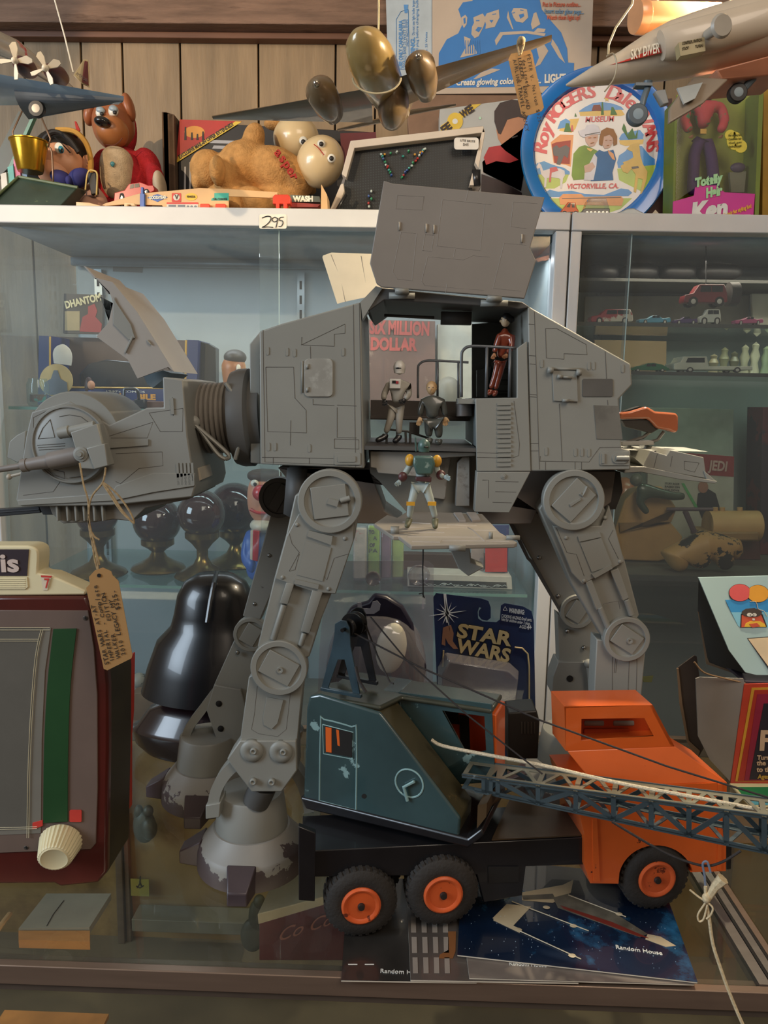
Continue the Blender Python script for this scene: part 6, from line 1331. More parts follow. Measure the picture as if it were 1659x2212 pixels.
MB().ppx([(627, 421), (690, 424), (692, 436), (627, 436)], YG + 0.018, 0.02).obj('wash_sign_wall', mat('wash_grey_green', '5a5f54', 0.5), gr_); MB().ppx([(627, 437), (692, 441), (686, 447), (627, 447)], YG + 0.012, 0.03).obj('wash_canopy', mat('wash_maroon', '8e2f28', 0.5), gr_)
MB().ppx([(694, 398), (706, 420), (708, 457), (693, 457)], YG - 0.002, 0.05).obj('end_wall', tanp, gr_)
q = MB().ppx([(164, 436), (192, 438), (223, 447), (222, 450), (164, 449)], YG - 0.012, 0.02).ppx([(268, 438), (290, 439), (292, 446), (284, 446), (282, 443), (276, 443), (274, 450), (268, 450)], YG - 0.014, 0.012).obj('kerb_pieces', mat('kerb_cream', 'dcb98b', 0.5), gr_, bevel=0.001)
# die-cast cars
def car(name, label, x0, x1, yb, yt, Y, m, roof=None, group=None, style='coupe', cat='toy car'):
    t = thing(name, label, cat, group); w_ = x1 - x0; h_ = yb - yt
    pr = {'coupe': [(0, .35), (.03, .55), (.28, .62), (.40, 1.0), (.68, 1.0), (.86, .68), (.98, .62), (1, .3), (.97, .18), (0.02, .18)],
          'wagon': [(0, .3), (.03, .52), (.22, .60), (.36, 1.0), (.93, 1.0), (.99, .6), (1, .25), (.97, .18), (.02, .18)],
          'truck': [(0, .2), (0, .6), (.08, .68), (.12, 1.0), (.42, 1.0), (.44, .45), (1, .45), (1, .2)],
          'sport': [(0, .3), (.02, .5), (.30, .60), (.45, .95), (.58, .95), (.75, .60), (.97, .70), (1, .3), (.97, .2), (.02, .2)],
          'round': [(0, .2), (.02, .42), (.15, .66), (.35, .80), (.45, .98), (.60, 1.0), (.80, .85), (.97, .5), (1, .2)]}[style]
    pts = [(x0 + a * w_, yb - b_ * h_) for a, b_ in pr]; dep = 0.36 * w_ * S(Y, yb)
    b = MB().ppx(pts, Y, dep).obj('body', m, t, bevel=0.0012)
    gl_ = mat('toy_window', '1e2226', 0.2, coat=0.5)
    lo, hi = (.40, .66) if style in ('coupe', 'sport', 'round') else ((.36, .90) if style == 'wagon' else (.14, .40))
    q = MB().mat(gl_)
    n_ = 1 if style in ('truck',) else 2
    for k in range(n_):
        a = lo + (hi - lo) * k / n_ + .01; b2 = lo + (hi - lo) * (k + 1) / n_ - .01
        q.ppx([(x0 + a * w_, yb - .66 * h_), (x0 + b2 * w_, yb - .66 * h_), (x0 + b2 * w_, yb - .93 * h_), (x0 + (a + (.03 if k == 0 else 0)) * w_, yb - .93 * h_)], Y - 0.0006, 0.0006)
    q.obj('side_window', None, b)
    r = h_ * (0.22 if style != 'truck' else 0.2) * S(Y, yb)
    for fx in (.2, .8):
        for dy in (0.003, dep - 0.003): wheel_at(t, P(x0 + fx * w_, yb, Y) + Vector((0, dy, r)), r, 0.007, seg=14)
    return t
car('toy_car', 'red sports car parked on the tan garage ramp', 246, 336, 434, 404, YG + 0.012, mat('car_red', 'b3202e', 0.3, coat=0.5), style='coupe')
ROOTS[-1].name = 'toy_car'
for o in list(bpy.data.objects):        # nose down on the slope of the ramp
    if o.type == 'MESH' and (o.parent is ROOTS[-1] or (o.parent and o.parent.parent is ROOTS[-1])): o.data.transform(Matrix.Translation(P(290, 421, YG)) @ Matrix.Rotation(R(-9), 4, 'Y') @ Matrix.Translation(-P(290, 430, YG)))
# ---- pegboard light toy
YPB = 1.60
pg = thing('pegboard_light_toy', 'white framed black pegboard toy with coloured pegs left in it', 'toy')
MB().ppx([(763, 306), (1041, 272), (1030, 368), (1040, 400), (1000, 458), (728, 458), (735, 402), (743, 380)], YPB + 0.012, 0.03).obj('backing', mat('case_white_inner', '8a8480', 0.6), pg)
q = MB(); cw = mat('pegboard_cream', 'c9bcab', 0.5, var=0.05)
for pl in ([(757, 304), (1044, 272), (1048, 286), (764, 320)], [(757, 304), (766, 320), (748, 384), (738, 376)], [(1044, 272), (1048, 286), (1034, 364), (1026, 350)], [(736, 398), (742, 396), (744, 410), (722, 458), (704, 458)], [(1022, 368), (1030, 366), (1030, 400), (1014, 400)], [(728, 456), (1010, 456), (1010, 461), (728, 461)]):
    MB().ppx(pl, YPB - 0.02, 0.04).obj('frame_side', cw, pg, bevel=0.001)
bd = MB().ppx([(766, 321), (1034, 287), (1028, 356), (1010, 458), (728, 458), (746, 385)], YPB, 0.005).obj('peg_panel', mat('panel_black', '1b1e20', 0.45), pg)
q = MB(); hm = mat('peg_hole', '32383a', 0.6); s_ = S(YPB)
for j in range(25):
    for i in range(56):
        x = 734 + i * 5.6; y = 322 + j * 5.5 - (x - 766) * 0.115
        xl = 766 - max(0, (y - 321)) * 0.30; xr = 1034 - max(0, y - 287) * 0.16
        if xl + 3 < x < xr - 3 and y < 454:
            p = P(x, y, YPB - 0.0004); a = 1.5 * s_; q.add([p + Vector((-a, 0, 0)), p + Vector((0, 0, -a)), p + Vector((a, 0, 0)), p + Vector((0, 0, a))], [[0, 1, 2, 3]], False)
o = q.obj('peg_holes', hm, bd); o['kind'] = 'stuff'
pegc = [mat('peg_' + n, c, 0.15, coat=0.8, var=0.02) for n, c in (('red', 'a8201c'), ('green', '2a8a5a'), ('amber', 'c9902c'), ('blue', '2a4a8a'), ('clear', 'b9c6bd'), ('teal', '2f8f80'))]
pr = random.Random(9); pos = []
for k in range(9): pos.append((823 + k * 2.8, 333 + k * 5.8))
for k in range(13): pos.append((868 + k * 4.2, 384 - k * 5.2))
for k in range(6): pos.append((831 + k * 13, 331 + pr.uniform(-3, 8)))
for k in range(4): pos.append((915 - k * 3, 324 + k * 4))
pos += [(802, 412), (803, 425), (797, 432), (798, 438), (792, 453), (802, 455), (812, 454), (797, 420)]
for i, (x, y) in enumerate(pos):
    p = P(x, y, YPB - 0.001); MB().lathe([(0.0026, 0), (0.0028, 0.004), (0.0018, 0.008), (0, 0.009)], p, (pr.uniform(-.2, .2), -1, pr.uniform(-.3, .1)), 8).obj('peg', pegc[pr.randrange(6)], pg)
MB().ppx(rrect(981, 297, 1034, 323, 6), YPB - 0.0245, 0.001).obj('hand_label', mat('label_white', 'd3cfc6', 0.6), pg)
q = MB(); tpx(q, 'LITE BRITE', 994, 303, 1026, 306, YPB - 0.0247, 4); tpx(q, '$45', 1000, 312, 1012, 313, YPB - 0.0247, 5); q.obj('handwriting', mat('pencil_grey', '6f6a66', 0.7), pg)
q = MB().tube([P(718, 455, YPB - 0.03), P(748, 415, YPB - 0.03)], 0.003, 8).ppx([(1020, 366), (1038, 366), (1038, 400), (1024, 400)], YPB - 0.022, 0.01).obj('black_bracket', blk, pg)
# ---- boy photo box with yellow corner
YB2 = 1.80
bb2 = thing('picture_box', 'box printed with a boy in red and a yellow corner band', 'box')
MB().ppx([(950, 236), (1180, 205), (1180, 460), (950, 460)], YB2, 0.06).obj('box_body', mat('box_grey_white', 'a8a9a5', 0.5, var=0.05), bb2, bevel=0.001)
q = MB().mat(mat('print_yellow2', 'd3b23c', 0.5)).ppx([(952, 272), (1018, 226), (1040, 224), (952, 290)], YB2 - 0.0008, 0.0006).ppx(circ(983, 262, 17, 18, 19), YB2 - 0.0012, 0.0006)
q.mat(wt).ppx(circ(983, 262, 6, 12), YB2 - 0.0016, 0.0004).mat(mat('peg_green', '2a8a5a')).ppx(circ(1037, 255, 3, 10), YB2 - 0.0012, 0.0004)
q.mat(mat('photo_skin', 'b07a58', 0.5, var=0.08)).ppx([(1072, 280), (1076, 300), (1084, 312), (1080, 330), (1100, 350), (1130, 372), (1126, 400), (1082, 386), (1044, 372), (1042, 350), (1060, 330), (1090, 325), (1134, 330), (1150, 300), (1150, 262), (1120, 250), (1088, 262)], YB2 - 0.0012, 0.0006)
q.mat(mat('photo_hair', '30201f', 0.5, var=0.2)).ppx([(1068, 262), (1068, 240), (1080, 222), (1105, 215), (1135, 218), (1150, 235), (1150, 262), (1120, 252), (1096, 258), (1082, 290), (1076, 288)], YB2 - 0.0018, 0.0006)
q.mat(mat('photo_red', 'a3242a', 0.5)).ppx([(1045, 340), (1056, 318), (1080, 314), (1092, 326), (1120, 345), (1100, 352), (1072, 348), (1050, 356)], YB2 - 0.0022, 0.0006)
q.mat(mat('photo_dark', '3b2a2b', 0.5, var=0.3)).ppx([(1040, 376), (1082, 388), (1128, 402), (1128, 430), (1040, 430)], YB2 - 0.0012, 0.0006)
q.mat(hair).ppx([(1105, 296), (1118, 292), (1118, 295), (1106, 299)], YB2 - 0.0024, 0.0004).obj('cover_photo', None, bb2)
q = MB(); a, b_ = P(996, 250, YB2 - 0.0018), P(1022, 232, YB2 - 0.0018); text(q, 'WEE', (a + b_) / 2, b_ - a, (0, 0, 1), 0.022, bold=0.001, fit=(b_ - a).length); a, b_ = P(955, 284, YB2 - 0.0018), P(973, 270, YB2 - 0.0018); text(q, 'EE', (a + b_) / 2, b_ - a, (0, 0, 1), 0.022, bold=0.001, fit=(b_ - a).length); q.obj('lettering', mat('print_black', '2a1d1c'), bb2)
# ---- tall carton with blue line art, standing on the box behind
YB3 = 1.86
zc3 = P(1100, 203, YB3).z
st_ = tag(MB().ppx([(880, 250), (900, 204), (1300, 206), (1300, 460), (905, 460)], YB3, 0.08).obj('brown_carton', mat('carton_brown', '7b5f4a', 0.75, var=0.15), bevel=0.002), 'plain brown carton holding up the blue and cream light toy box', 'box')
lb = thing('light_toy_box', 'tall cream box with blue line art of three children and a white caption', 'box')
cream_b = mat('box_cream', 'b7a694', 0.6, var=0.08, vs=10); pb = mat('print_royal_blue', '2f73b5', 0.5, var=0.05)
MB().ppx([(934, -60), (1284, -60), (1275, 200), (934, 203)], YB3, 0.022).obj('box_body', cream_b, lb, bevel=0.001)
q = MB().mat(pb); Yb = YB3 - 0.0008
q.ppx([(946, 190), (948, 115), (965, 85), (990, 72), (1000, 50), (990, 20), (1000, 5), (1020, 2), (1030, -10), (1090, -20), (1160, -30), (1170, 20), (1190, 45), (1212, 70), (1225, 105), (1227, 135), (1240, 136), (1238, 185)], Yb, 0.0006)
def b3(x, y): return (820 + x * 0.2893, y * 0.2895)
q.mat(cream_b)
for pl in ([(700, 130), (770, 100), (795, 140), (775, 200), (740, 270), (710, 285), (685, 255), (690, 200), (705, 170)], [(800, 100), (890, 70), (895, 130), (860, 200), (790, 215), (795, 180), (780, 140)], [(985, 90), (1000, 60), (1060, 60), (1100, 70), (1110, 130), (1070, 170), (1020, 160), (1000, 130)],
           [(610, 130), (640, 110), (655, 130), (650, 180), (630, 210), (615, 180)], [(630, 270), (680, 290), (660, 350), (700, 330), (730, 400), (600, 430), (640, 360)], [(860, 300), (900, 240), (1100, 230), (1240, 250), (1230, 270), (1100, 250), (920, 262), (870, 340)], [(700, 590), (760, 540), (840, 510), (900, 520), (800, 560), (720, 590)],
           [(1290, 290), (1330, 350), (1385, 470), (1340, 430), (1280, 330)], [(1210, 300), (1260, 380), (1200, 480), (1160, 500), (1190, 430), (1170, 350)], [(1180, 210), (1240, 215), (1230, 240), (1150, 240)], [(1150, 100), (1170, 90), (1200, 180), (1140, 220), (1130, 180)], [(960, 80), (970, 130), (1000, 220), (990, 215), (950, 130)]):
    q.ppx([b3(*c) for c in pl], Yb - 0.0005, 0.0005)
q.mat(pb)
for pl in ([(735, 200), (765, 205), (740, 240), (715, 225)], [(820, 150), (850, 150), (835, 170)], [(1040, 110), (1075, 100), (1080, 120), (1050, 140)], [(720, 150), (745, 150), (745, 157), (720, 157)], [(840, 105), (870, 100), (870, 106), (842, 110)], [(990, 95), (1010, 90), (1012, 96), (992, 100)], [(1050, 70), (1075, 75), (1075, 80), (1050, 78)], [(625, 140), (640, 130), (642, 170), (630, 180)]):
    q.ppx([b3(*c) for c in pl], Yb - 0.0009, 0.0004)
for k in range(7): x = 640 + k * 17; q.ppx([b3(x, 300 + k * 3), b3(x + 5, 300), b3(x + 8, 400), b3(x, 400)], Yb - 0.0009, 0.0004)
q.obj('line_art', None, lb)
q = MB(); a = YB3 - 0.0014; tpx(q, 'Create glowing color pictures..', 985, 179, 1168, 174, a, 11, bold=0.0006, shear=0.2); tpx(q, 'LIGHT', 1176, 171, 1222, 170, a, 15, bold=0.0012); q.obj('lettering', mat('print_cream2', 'd8d2c6', 0.5), lb)
q = MB().mat(mat('print_orange_red', 'c4593a', 0.5)); tpx(q, 'Put in Picture outline...', 1172, 10, 1254, 10, a, 8, bold=0.0003); tpx(q, 'Watch them light up!', 1181, 38, 1253, 38, a, 8, bold=0.0003); q.mat(mat('print_grey_blue', '5f86a5', 0.5)); tpx(q, 'Insert color glow pegs...', 1176, 24, 1261, 26, a, 8, bold=0.0003); q.obj('lettering', None, lb)
sd = MB().ppx([(832, -60), (933, -60), (933, 168), (900, 158), (866, 166), (838, 150)], YB3 + 0.01, 0.002).obj('side_flap', mat('flap_pale_blue', 'a9b4ba', 0.5, var=0.08), lb)
q = MB(); ys = YB3 + 0.0096
def vt(s_, x, y0, y1, h_, **k):
    a_, b2 = P(x, y0, ys), P(x, y1, ys); text(q, s_, (a_ + b2) / 2, b2 - a_, (-1, 0, 0), h_ * S(ys) / 0.7, fit=(b2 - a_).length, **k)
vt('USE ONLY CANDELABRA', 866, 148, 44, 7, bold=0.0004); vt('(SMALL) BASE 25 WATT BULB', 874, 148, 42, 6); vt('(NOT INCLUDED)', 880, 100, 42, 4); vt('WARNING.', 892, 160, 80, 8, bold=0.0005); vt('Do not use light bulbs larger', 893, 76, 0, 5); vt('Pull plug before changing bulb', 901, 118, 0, 5); vt('1 Amp. 25 Watts', 921, 130, 70, 4); q.tube([P(x, y, ys) for x, y in ((856, 150), (856, 42), (866, 25), (882, 20), (884, 150), (856, 150))], 0.0007, 4)
q.ppx([(872, 10), (882, 10), (880, 28), (874, 28)], ys - 0.0004, 0.0004); q.obj('lettering', mat('print_mid_blue', '4f87bd', 0.5), sd)
# ---- round souvenir tray
YTr = 1.70
ty = thing('souvenir_tray', 'round bright blue metal tray with a western couple and red lettering round the rim', 'tray')
tb = mat('tray_blue', '1c74c4', 0.22, var=0.04, coat=0.6)
c = P(1288, 325, YTr); rt_ = 164 * S(YTr, 325); tilt = Vector((0, -1, 0.10)).normalized()
MB().lathe([(rt_ * 0.80, 0.0), (rt_ * 0.83, 0.010), (rt_ * 0.90, 0.014), (rt_ * 0.985, 0.016), (rt_, 0.014), (rt_, 0.010), (rt_ * 0.9, 0.008), (rt_ * 0.80, -0.004), (0, -0.004)], c, (0, -1, 0), 72).obj('rim', tb, ty)
wf = mat('tray_white', 'd9d0c6', 0.3, var=0.03, coat=0.5)
MB().lathe([(0, 0.0012), (rt_ * 0.80, 0.0012), (rt_ * 0.80, 0), ], c, (0, -1, 0), 64).obj('face', wf, ty)
Yt = YTr - 0.0014
def t3(x, y): return (1120 + x * 0.205, 180 + y * 0.205)
q = MB()
def tp_(m, pl, d=0.0): q.mat(m).ppx([t3(*c_) for c_ in pl], Yt - d, 0.0004)
TB, TY, TG, TO, TR, TK, TW = [mat('tray_' + n, c_, 0.35, coat=0.3) for n, c_ in (('sky', '2f86c4'), ('sand', 'e0b238'), ('grass', 'a9bd3f'), ('orange', 'd98a3a'), ('red', 'c22c2c'), ('ink', '2f2523'), ('pale', 'cfc9cc'))]
tp_(TG, [(165, 960), (540, 940), (500, 1040), (380, 1100), (230, 1100), (180, 1030)]); tp_(TB, [(155, 880), (200, 840), (270, 820), (340, 850), (400, 870), (480, 890), (540, 930), (540, 960), (160, 960)], .0003)
tp_(TG, [(1040, 900), (1450, 860), (1440, 960), (1380, 1080), (1300, 1130), (1060, 1020)]); tp_(TB, [(1040, 830), (1060, 760), (1120, 720), (1180, 660), (1300, 660), (1380, 760), (1440, 800), (1440, 860), (1050, 890)], .0003)
tp_(TY, [(640, 300), (700, 270), (1080, 270), (1120, 330), (1080, 345), (650, 345)]); tp_(TB, [(640, 290), (700, 250), (780, 210), (880, 195), (1000, 215), (1080, 245), (1110, 275), (640, 300)], .0003)
tp_(mat('tray_mesa', '8e4a3a', 0.4), [(770, 290), (790, 230), (860, 225), (880, 290)], .0005); tp_(mat('tray_cactus', '4c7a3c', 0.4), [(870, 330), (878, 200), (890, 195), (900, 330)], .0008); tp_(mat('tray_cactus', '4c7a3c'), [(970, 330), (980, 250), (1000, 250), (1040, 330)], .0008); tp_(mat('tray_cactus', '4c7a3c'), [(590, 350), (600, 310), (615, 350)], .0005)
tp_(TY, [(550, 375), (640, 370), (600, 480), (560, 520), (430, 500), (440, 440)]); tp_(TB, [(410, 480), (440, 400), (500, 370), (545, 400), (540, 460)], .0003); tp_(mat('tray_cactus', '4c7a3c'), [(480, 510), (500, 420), (530, 420), (560, 510)], .0006); tp_(TR, [(550, 500), (560, 440), (570, 440), (580, 510)], .0007)
tp_(TO, [(340, 620), (440, 540), (580, 545), (550, 880), (500, 860), (370, 840)]); tp_(mat('tray_dark_red', 'a04030', 0.4), [(350, 640), (400, 620), (550, 600), (540, 850), (380, 840)], .0003); tp_(TK, [(360, 680), (400, 650), (430, 680), (500, 650), (540, 680), (520, 790), (480, 760), (440, 860), (400, 850), (420, 770), (370, 760)], .0006)
tp_(TB, [(1060, 580), (1090, 530), (1280, 490), (1320, 540), (1310, 600), (1070, 600)]); tp_(TY, [(1060, 600), (1320, 590), (1310, 640), (1130, 660), (1070, 640)], .0003); tp_(mat('tray_cactus', '4c7a3c'), [(1090, 480), (1110, 420), (1130, 460), (1150, 540), (1200, 470), (1230, 560), (1260, 480), (1250, 580), (1160, 590)], .0006)
# horses
tp_(TW, [(190, 880), (215, 835), (240, 860), (260, 920), (330, 900), (430, 895), (485, 920), (490, 970), (470, 1000), (455, 1100), (440, 1100), (440, 1010), (420, 1000), (340, 990), (300, 1000), (290, 1090), (270, 1090), (275, 1000), (240, 960), (225, 890), (200, 900)], .0008); tp_(TR, [(330, 890), (400, 880), (420, 920), (350, 940), (340, 1040), (320, 1040), (330, 940)], .0011)
tp_(mat('tray_gold_horse', 'e0b860', 0.35), [(1140, 690), (1190, 640), (1270, 625), (1285, 760), (1310, 850), (1360, 930), (1350, 1010), (1300, 1160), (1285, 1150), (1310, 1010), (1260, 1000), (1240, 1140), (1215, 1130), (1235, 960), (1190, 900), (1150, 950), (1100, 930), (1075, 870), (1110, 850), (1100, 830), (1160, 810), (1210, 780), (1200, 720), (1160, 705)], .0008); tp_(TK, [(1190, 880), (1260, 870), (1270, 890), (1200, 905)], .0011)
tp_(TB, [(250, 1150), (330, 1110), (420, 1130), (560, 1120), (700, 1150), (900, 1160), (1080, 1100), (1160, 1110), (1200, 1140), (1160, 1170), (260, 1180)], .0003); tp_(TG, [(290, 1190), (1200, 1190), (1080, 1290), (900, 1340), (600, 1340), (400, 1290)]); tp_(TO, [(430, 1185), (470, 1150), (660, 1150), (700, 1180), (1080, 1170), (1110, 1200), (1090, 1260), (440, 1250)], .0006); tp_(TK, [(460, 1190), (1080, 1180), (1080, 1186), (460, 1196)], .0009)
# couple
tp_(TW, [(700, 430), (800, 390), (860, 450), (1040, 480), (1060, 700), (1040, 820), (560, 820), (590, 600)], -.0002) if False else None
tp_(mat('tray_green_shirt', '7d9a3c', 0.4), [(560, 970), (580, 740), (640, 670), (700, 650), (790, 690), (850, 720), (820, 760), (700, 900), (690, 1010), (580, 1020)], .0006); tp_(mat('tray_vest_blue', '2f6a9c', 0.4), [(790, 760), (850, 700), (900, 720), (1000, 700), (1030, 800), (990, 940), (1000, 1020), (760, 1030), (800, 900)], .0008); tp_(TW, [(690, 1020), (720, 900), (800, 740), (830, 780), (820, 880), (790, 1020)], .0011)
sk = mat('tray_skin', 'd8b09a', 0.4)
tp_(sk, [(700, 560), (720, 530), (840, 520), (835, 600), (800, 660), (750, 670), (710, 620)], .0009); tp_(sk, [(880, 560), (930, 530), (990, 540), (1000, 620), (960, 680), (910, 690), (880, 640)], .0011); tp_(sk, [(690, 870), (780, 830), (810, 880), (760, 930), (700, 940)], .0014)
tp_(TW, [(630, 500), (700, 480), (720, 440), (790, 430), (840, 450), (860, 500), (895, 480), (870, 530), (780, 540), (690, 570), (650, 550)], .0014); tp_(TK, [(700, 540), (860, 510), (862, 518), (702, 552)], .0017)
tp_(mat('tray_auburn', '9c6428', 0.4), [(850, 600), (870, 500), (930, 465), (1000, 480), (1040, 560), (1040, 640), (1000, 660), (1000, 580), (960, 540), (900, 560), (890, 620), (880, 660), (850, 640)], .0015)
tp_(TY, [(720, 680), (770, 690), (790, 690), (760, 720), (730, 700)], .0012); tp_(TO, [(940, 700), (1000, 740), (1020, 810), (990, 800), (950, 740)], .0012)
q.tube([P(*t3(x, y), Yt - 0.0022) for x, y in ((735, 575), (765, 572))], 0.0004, 4).tube([P(*t3(x, y), Yt - 0.0022) for x, y in ((790, 572), (820, 568))], 0.0004, 4).tube([P(*t3(x, y), Yt - 0.0022) for x, y in ((915, 600), (935, 598))], 0.0004, 4).tube([P(*t3(x, y), Yt - 0.0022) for x, y in ((960, 598), (980, 600))], 0.0004, 4).tube([P(*t3(x, y), Yt - 0.0022) for x, y in ((930, 655), (955, 652))], 0.0005, 4).tube([P(*t3(x, y), Yt - 0.0022) for x, y in ((760, 630), (795, 625))], 0.0005, 4)
tp_(TY, [(900, 155), (922, 150), (930, 125), (940, 150), (965, 155), (945, 170), (950, 192), (932, 180), (912, 192), (918, 170)], .0005); q.obj('printed_picture', None, ty)
q = MB(); tred = mat('tray_letters', 'd02f35', 0.35, coat=0.3); rl_ = rt_ * 0.715
def arcword(s_, a0, a1, size, **k):
    n_ = len(s_)
    for i, ch in enumerate(s_):
        a = R(a0 + (a1 - a0) * (i + 0.5) / n_); uy = Vector((math.cos(a), 0, math.sin(a))); ux = Vector((math.sin(a), 0, -math.cos(a)))
        for j in range(-2, 3): text(q, ch, c + uy * rl_ + ux * j * 0.0008 + Vector((0, -0.0016 - 0.00003 * j, 0)), ux, uy, size, **k)
arcword('Roy', 184, 154, 0.040, shear=0.2); arcword('ROGERS', 150, 94, 0.036); arcword('Dale', 80, 52, 0.040, shear=0.2); arcword('EVANS', 46, -2, 0.036)
tpx(q, 'MUSEUM', 1264, 259, 1326, 257, Yt, 10, bold=0.0003, shear=0.1); tpx(q, 'VICTORVILLE, CA.', 1225, 402, 1336, 401, Yt, 8, bold=0.0003, shear=0.1); q.obj('lettering', tred, ty)
# ---- doll in a yellow and pink box
YK = 1.60
kb_ = thing('boxed_doll', 'doll in purple trousers boxed behind a clear window with a pink base', 'doll box')
lime = mat('box_lime', '8f9a24', 0.5, var=0.08); pink = mat('box_pink', 'c4308c', 0.45, var=0.04)
MB().ppx([(1462, 205), (1640, 190), (1632, 470), (1456, 468)], YK + 0.06, 0.004).obj('back_card', lime, kb_)
for pl in ([(1458, 215), (1464, 215), (1458, 468), (1454, 468)], [(1640, 190), (1650, 190), (1640, 470), (1631, 470)]): MB().ppx(pl, YK, 0.06).obj('box_side', mat('box_side_green', '6b7a2c', 0.5), kb_)
MB().ppx([(1455, 424), (1500, 414), (1502, 400), (1510, 396), (1548, 396), (1566, 408), (1632, 411), (1628, 469), (1454, 468)], YK - 0.002, 0.003).obj('front_panel', pink, kb_, bevel=0.0006)
MB().ppx([(1458, 466), (1630, 466), (1630, 470), (1458, 470)], YK + 0.002, 0.058).obj('box_bottom', pink, kb_)
MB().ppx([(1464, 205), (1640, 195), (1634, 412), (1566, 408), (1548, 396), (1510, 396), (1460, 424)], YK, 0.0006).obj('window', glass('pack_window', (0.97, 0.97, 0.95), 0.25, 0.05, 0.03, (0.7, 0.7, 0.6)), kb_)
YKd = YK + 0.036
dl = skin('trousers', [(P(1519, 290, YKd), .016, .013), (P(1500, 330, YKd), .013, .012), (P(1498, 370, YKd), .013, .012), (P(1496, 418, YKd), .013, .012), (P(1535, 330, YKd), .013, .012), (P(1540, 370, YKd), .013, .012), (P(1544, 420, YKd), .013, .012)], [(0, 1), (1, 2), (2, 3), (0, 4), (4, 5), (5, 6)], mat('trousers_purple', '4b2c63', 0.8, var=0.12), kb_)
skin('shirt', [(P(1519, 280, YKd), .017, .014), (P(1520, 250, YKd), .022, .015), (P(1520, 225, YKd), .020, .014), (P(1486, 232, YKd), .010, .010), (P(1478, 262, YKd - .005), .010, .010), (P(1490, 284, YKd - .018), .009, .009), (P(1558, 232, YKd), .010, .010), (P(1566, 262, YKd - .005), .010, .010), (P(1556, 284, YKd - .018), .009, .009)], [(0, 1), (1, 2), (2, 3), (3, 4), (4, 5), (2, 6), (6, 7), (7, 8)], mat('shirt_pattern', 'c8454e', 0.7, var=0.1, c2='3f8a5c', c2t=0.55, c2w=0.04, c2s=45), kb_)
q = MB()
for x in (1492, 1556):
    h0 = P(x, 290, YKd - 0.022)
    skin('hand', [(h0, .0055, .004)] + [(h0 + Vector((dx * 0.002, -0.002, -0.008)), .0018, .0018) for dx in (-1.5, -.5, .5, 1.5)] + [(h0 + Vector((0.005, -0.003, -0.002)), .0018, .0018)], [(0, k) for k in range(1, 6)], mat('doll_tan_skin', 'a5704a', 0.5), kb_)
MB().box(P(1519, 284, YKd - 0.016), (0.012, 0.003, 0.009)).obj('belt_buckle', mat('buckle_gold', 'a08040', 0.3, 0.8), kb_)
skin('head', [(P(1521, 200, YKd), .015, .014), (P(1521, 215, YKd), .007, .007), (P(1521, 190, YKd), .013, .012)], [(0, 1), (0, 2)], mat('doll_tan_skin', 'a5704a'), kb_)
q = MB().ppx(circ(1587, 304, 17, 16, 20), YK - 0.0012, 0.001).ppx(circ(1600, 316, 14, 14), YK - 0.0012, 0.001).ppx(circ(1578, 292, 12, 14), YK - 0.0012, 0.001).obj('yellow_burst', mat('burst_yellow', 'd8c545', 0.5), kb_)
q = MB()
for i, w_ in enumerate(('For styling fun!', 'Combable hair', 'Gel set', 'Styling comb')): tpx(q, w_, 1574, 293 + i * 8, 1602, 291 + i * 8, YK - 0.0016, 4)
q.obj('lettering', mat('print_olive', '6a6a20', 0.5), kb_)
q = MB(); tpx(q, 'Ken', 1492, 446, 1572, 436, YK - 0.0028, 28, bold=0.0022, shear=0.15); q.obj('lettering', mat('print_white', 'd8d8d2'), kb_)
q = MB(); tpx(q, 'Totally', 1500, 393, 1560, 383, YK - 0.0028, 13, bold=0.0012, shear=0.1); tpx(q, 'Hair', 1524, 411, 1560, 405, YK - 0.0028, 14, bold=0.0012, shear=0.1); q.obj('lettering', mat('print_mint', '9fd09a', 0.5), kb_)
q = MB(); tpx(q, 'Real combable hair for styling fun!', 1532, 458, 1624, 432, YK - 0.0028, 6, bold=0.0003); q.obj('lettering', mat('print_gold2', 'dfa93c', 0.5), kb_)
MB().mat(mat('flash_red', 'b02a24')).ppx(circ(1616, 455, 7, 16), YK - 0.0034, 0.0004).mat(wt).ppx(rrect(1608, 447, 1624, 463, 1, 2), YK - 0.0028, 0.0005).obj('round_mark', None, kb_)
q = MB(); blob(q, 1594, 362, YK + 0.03, 16, 10, 0.006); q.obj('accessory', mat('accessory_purple', '4a3a5a', 0.5), kb_); MB().ppx([(1576, 372), (1612, 370), (1608, 410), (1580, 410)], YK + 0.03, 0.008).obj('accessory', mat('accessory_smoke', '6a6a58', 0.4), kb_)
yb_ = tag(MB().ppx([(1650, 180), (1700, 180), (1700, 470), (1650, 470)], 1.69, 0.08).obj('yellow_box', mat('box_mustard', 'a8821c', 0.5)), 'edge of a mustard yellow box at the right of the lime doll box', 'box')
cr_ = tag(MB().ppx([(1418, 215), (1452, 212), (1448, 466), (1398, 466), (1395, 420)], 1.74, 0.08).obj('purple_brown_box', mat('box_purple_brown', '5b3a3c', 0.5, var=0.2), bevel=0.001), 'purple brown box wedged between the round tray and the lime doll box', 'box')
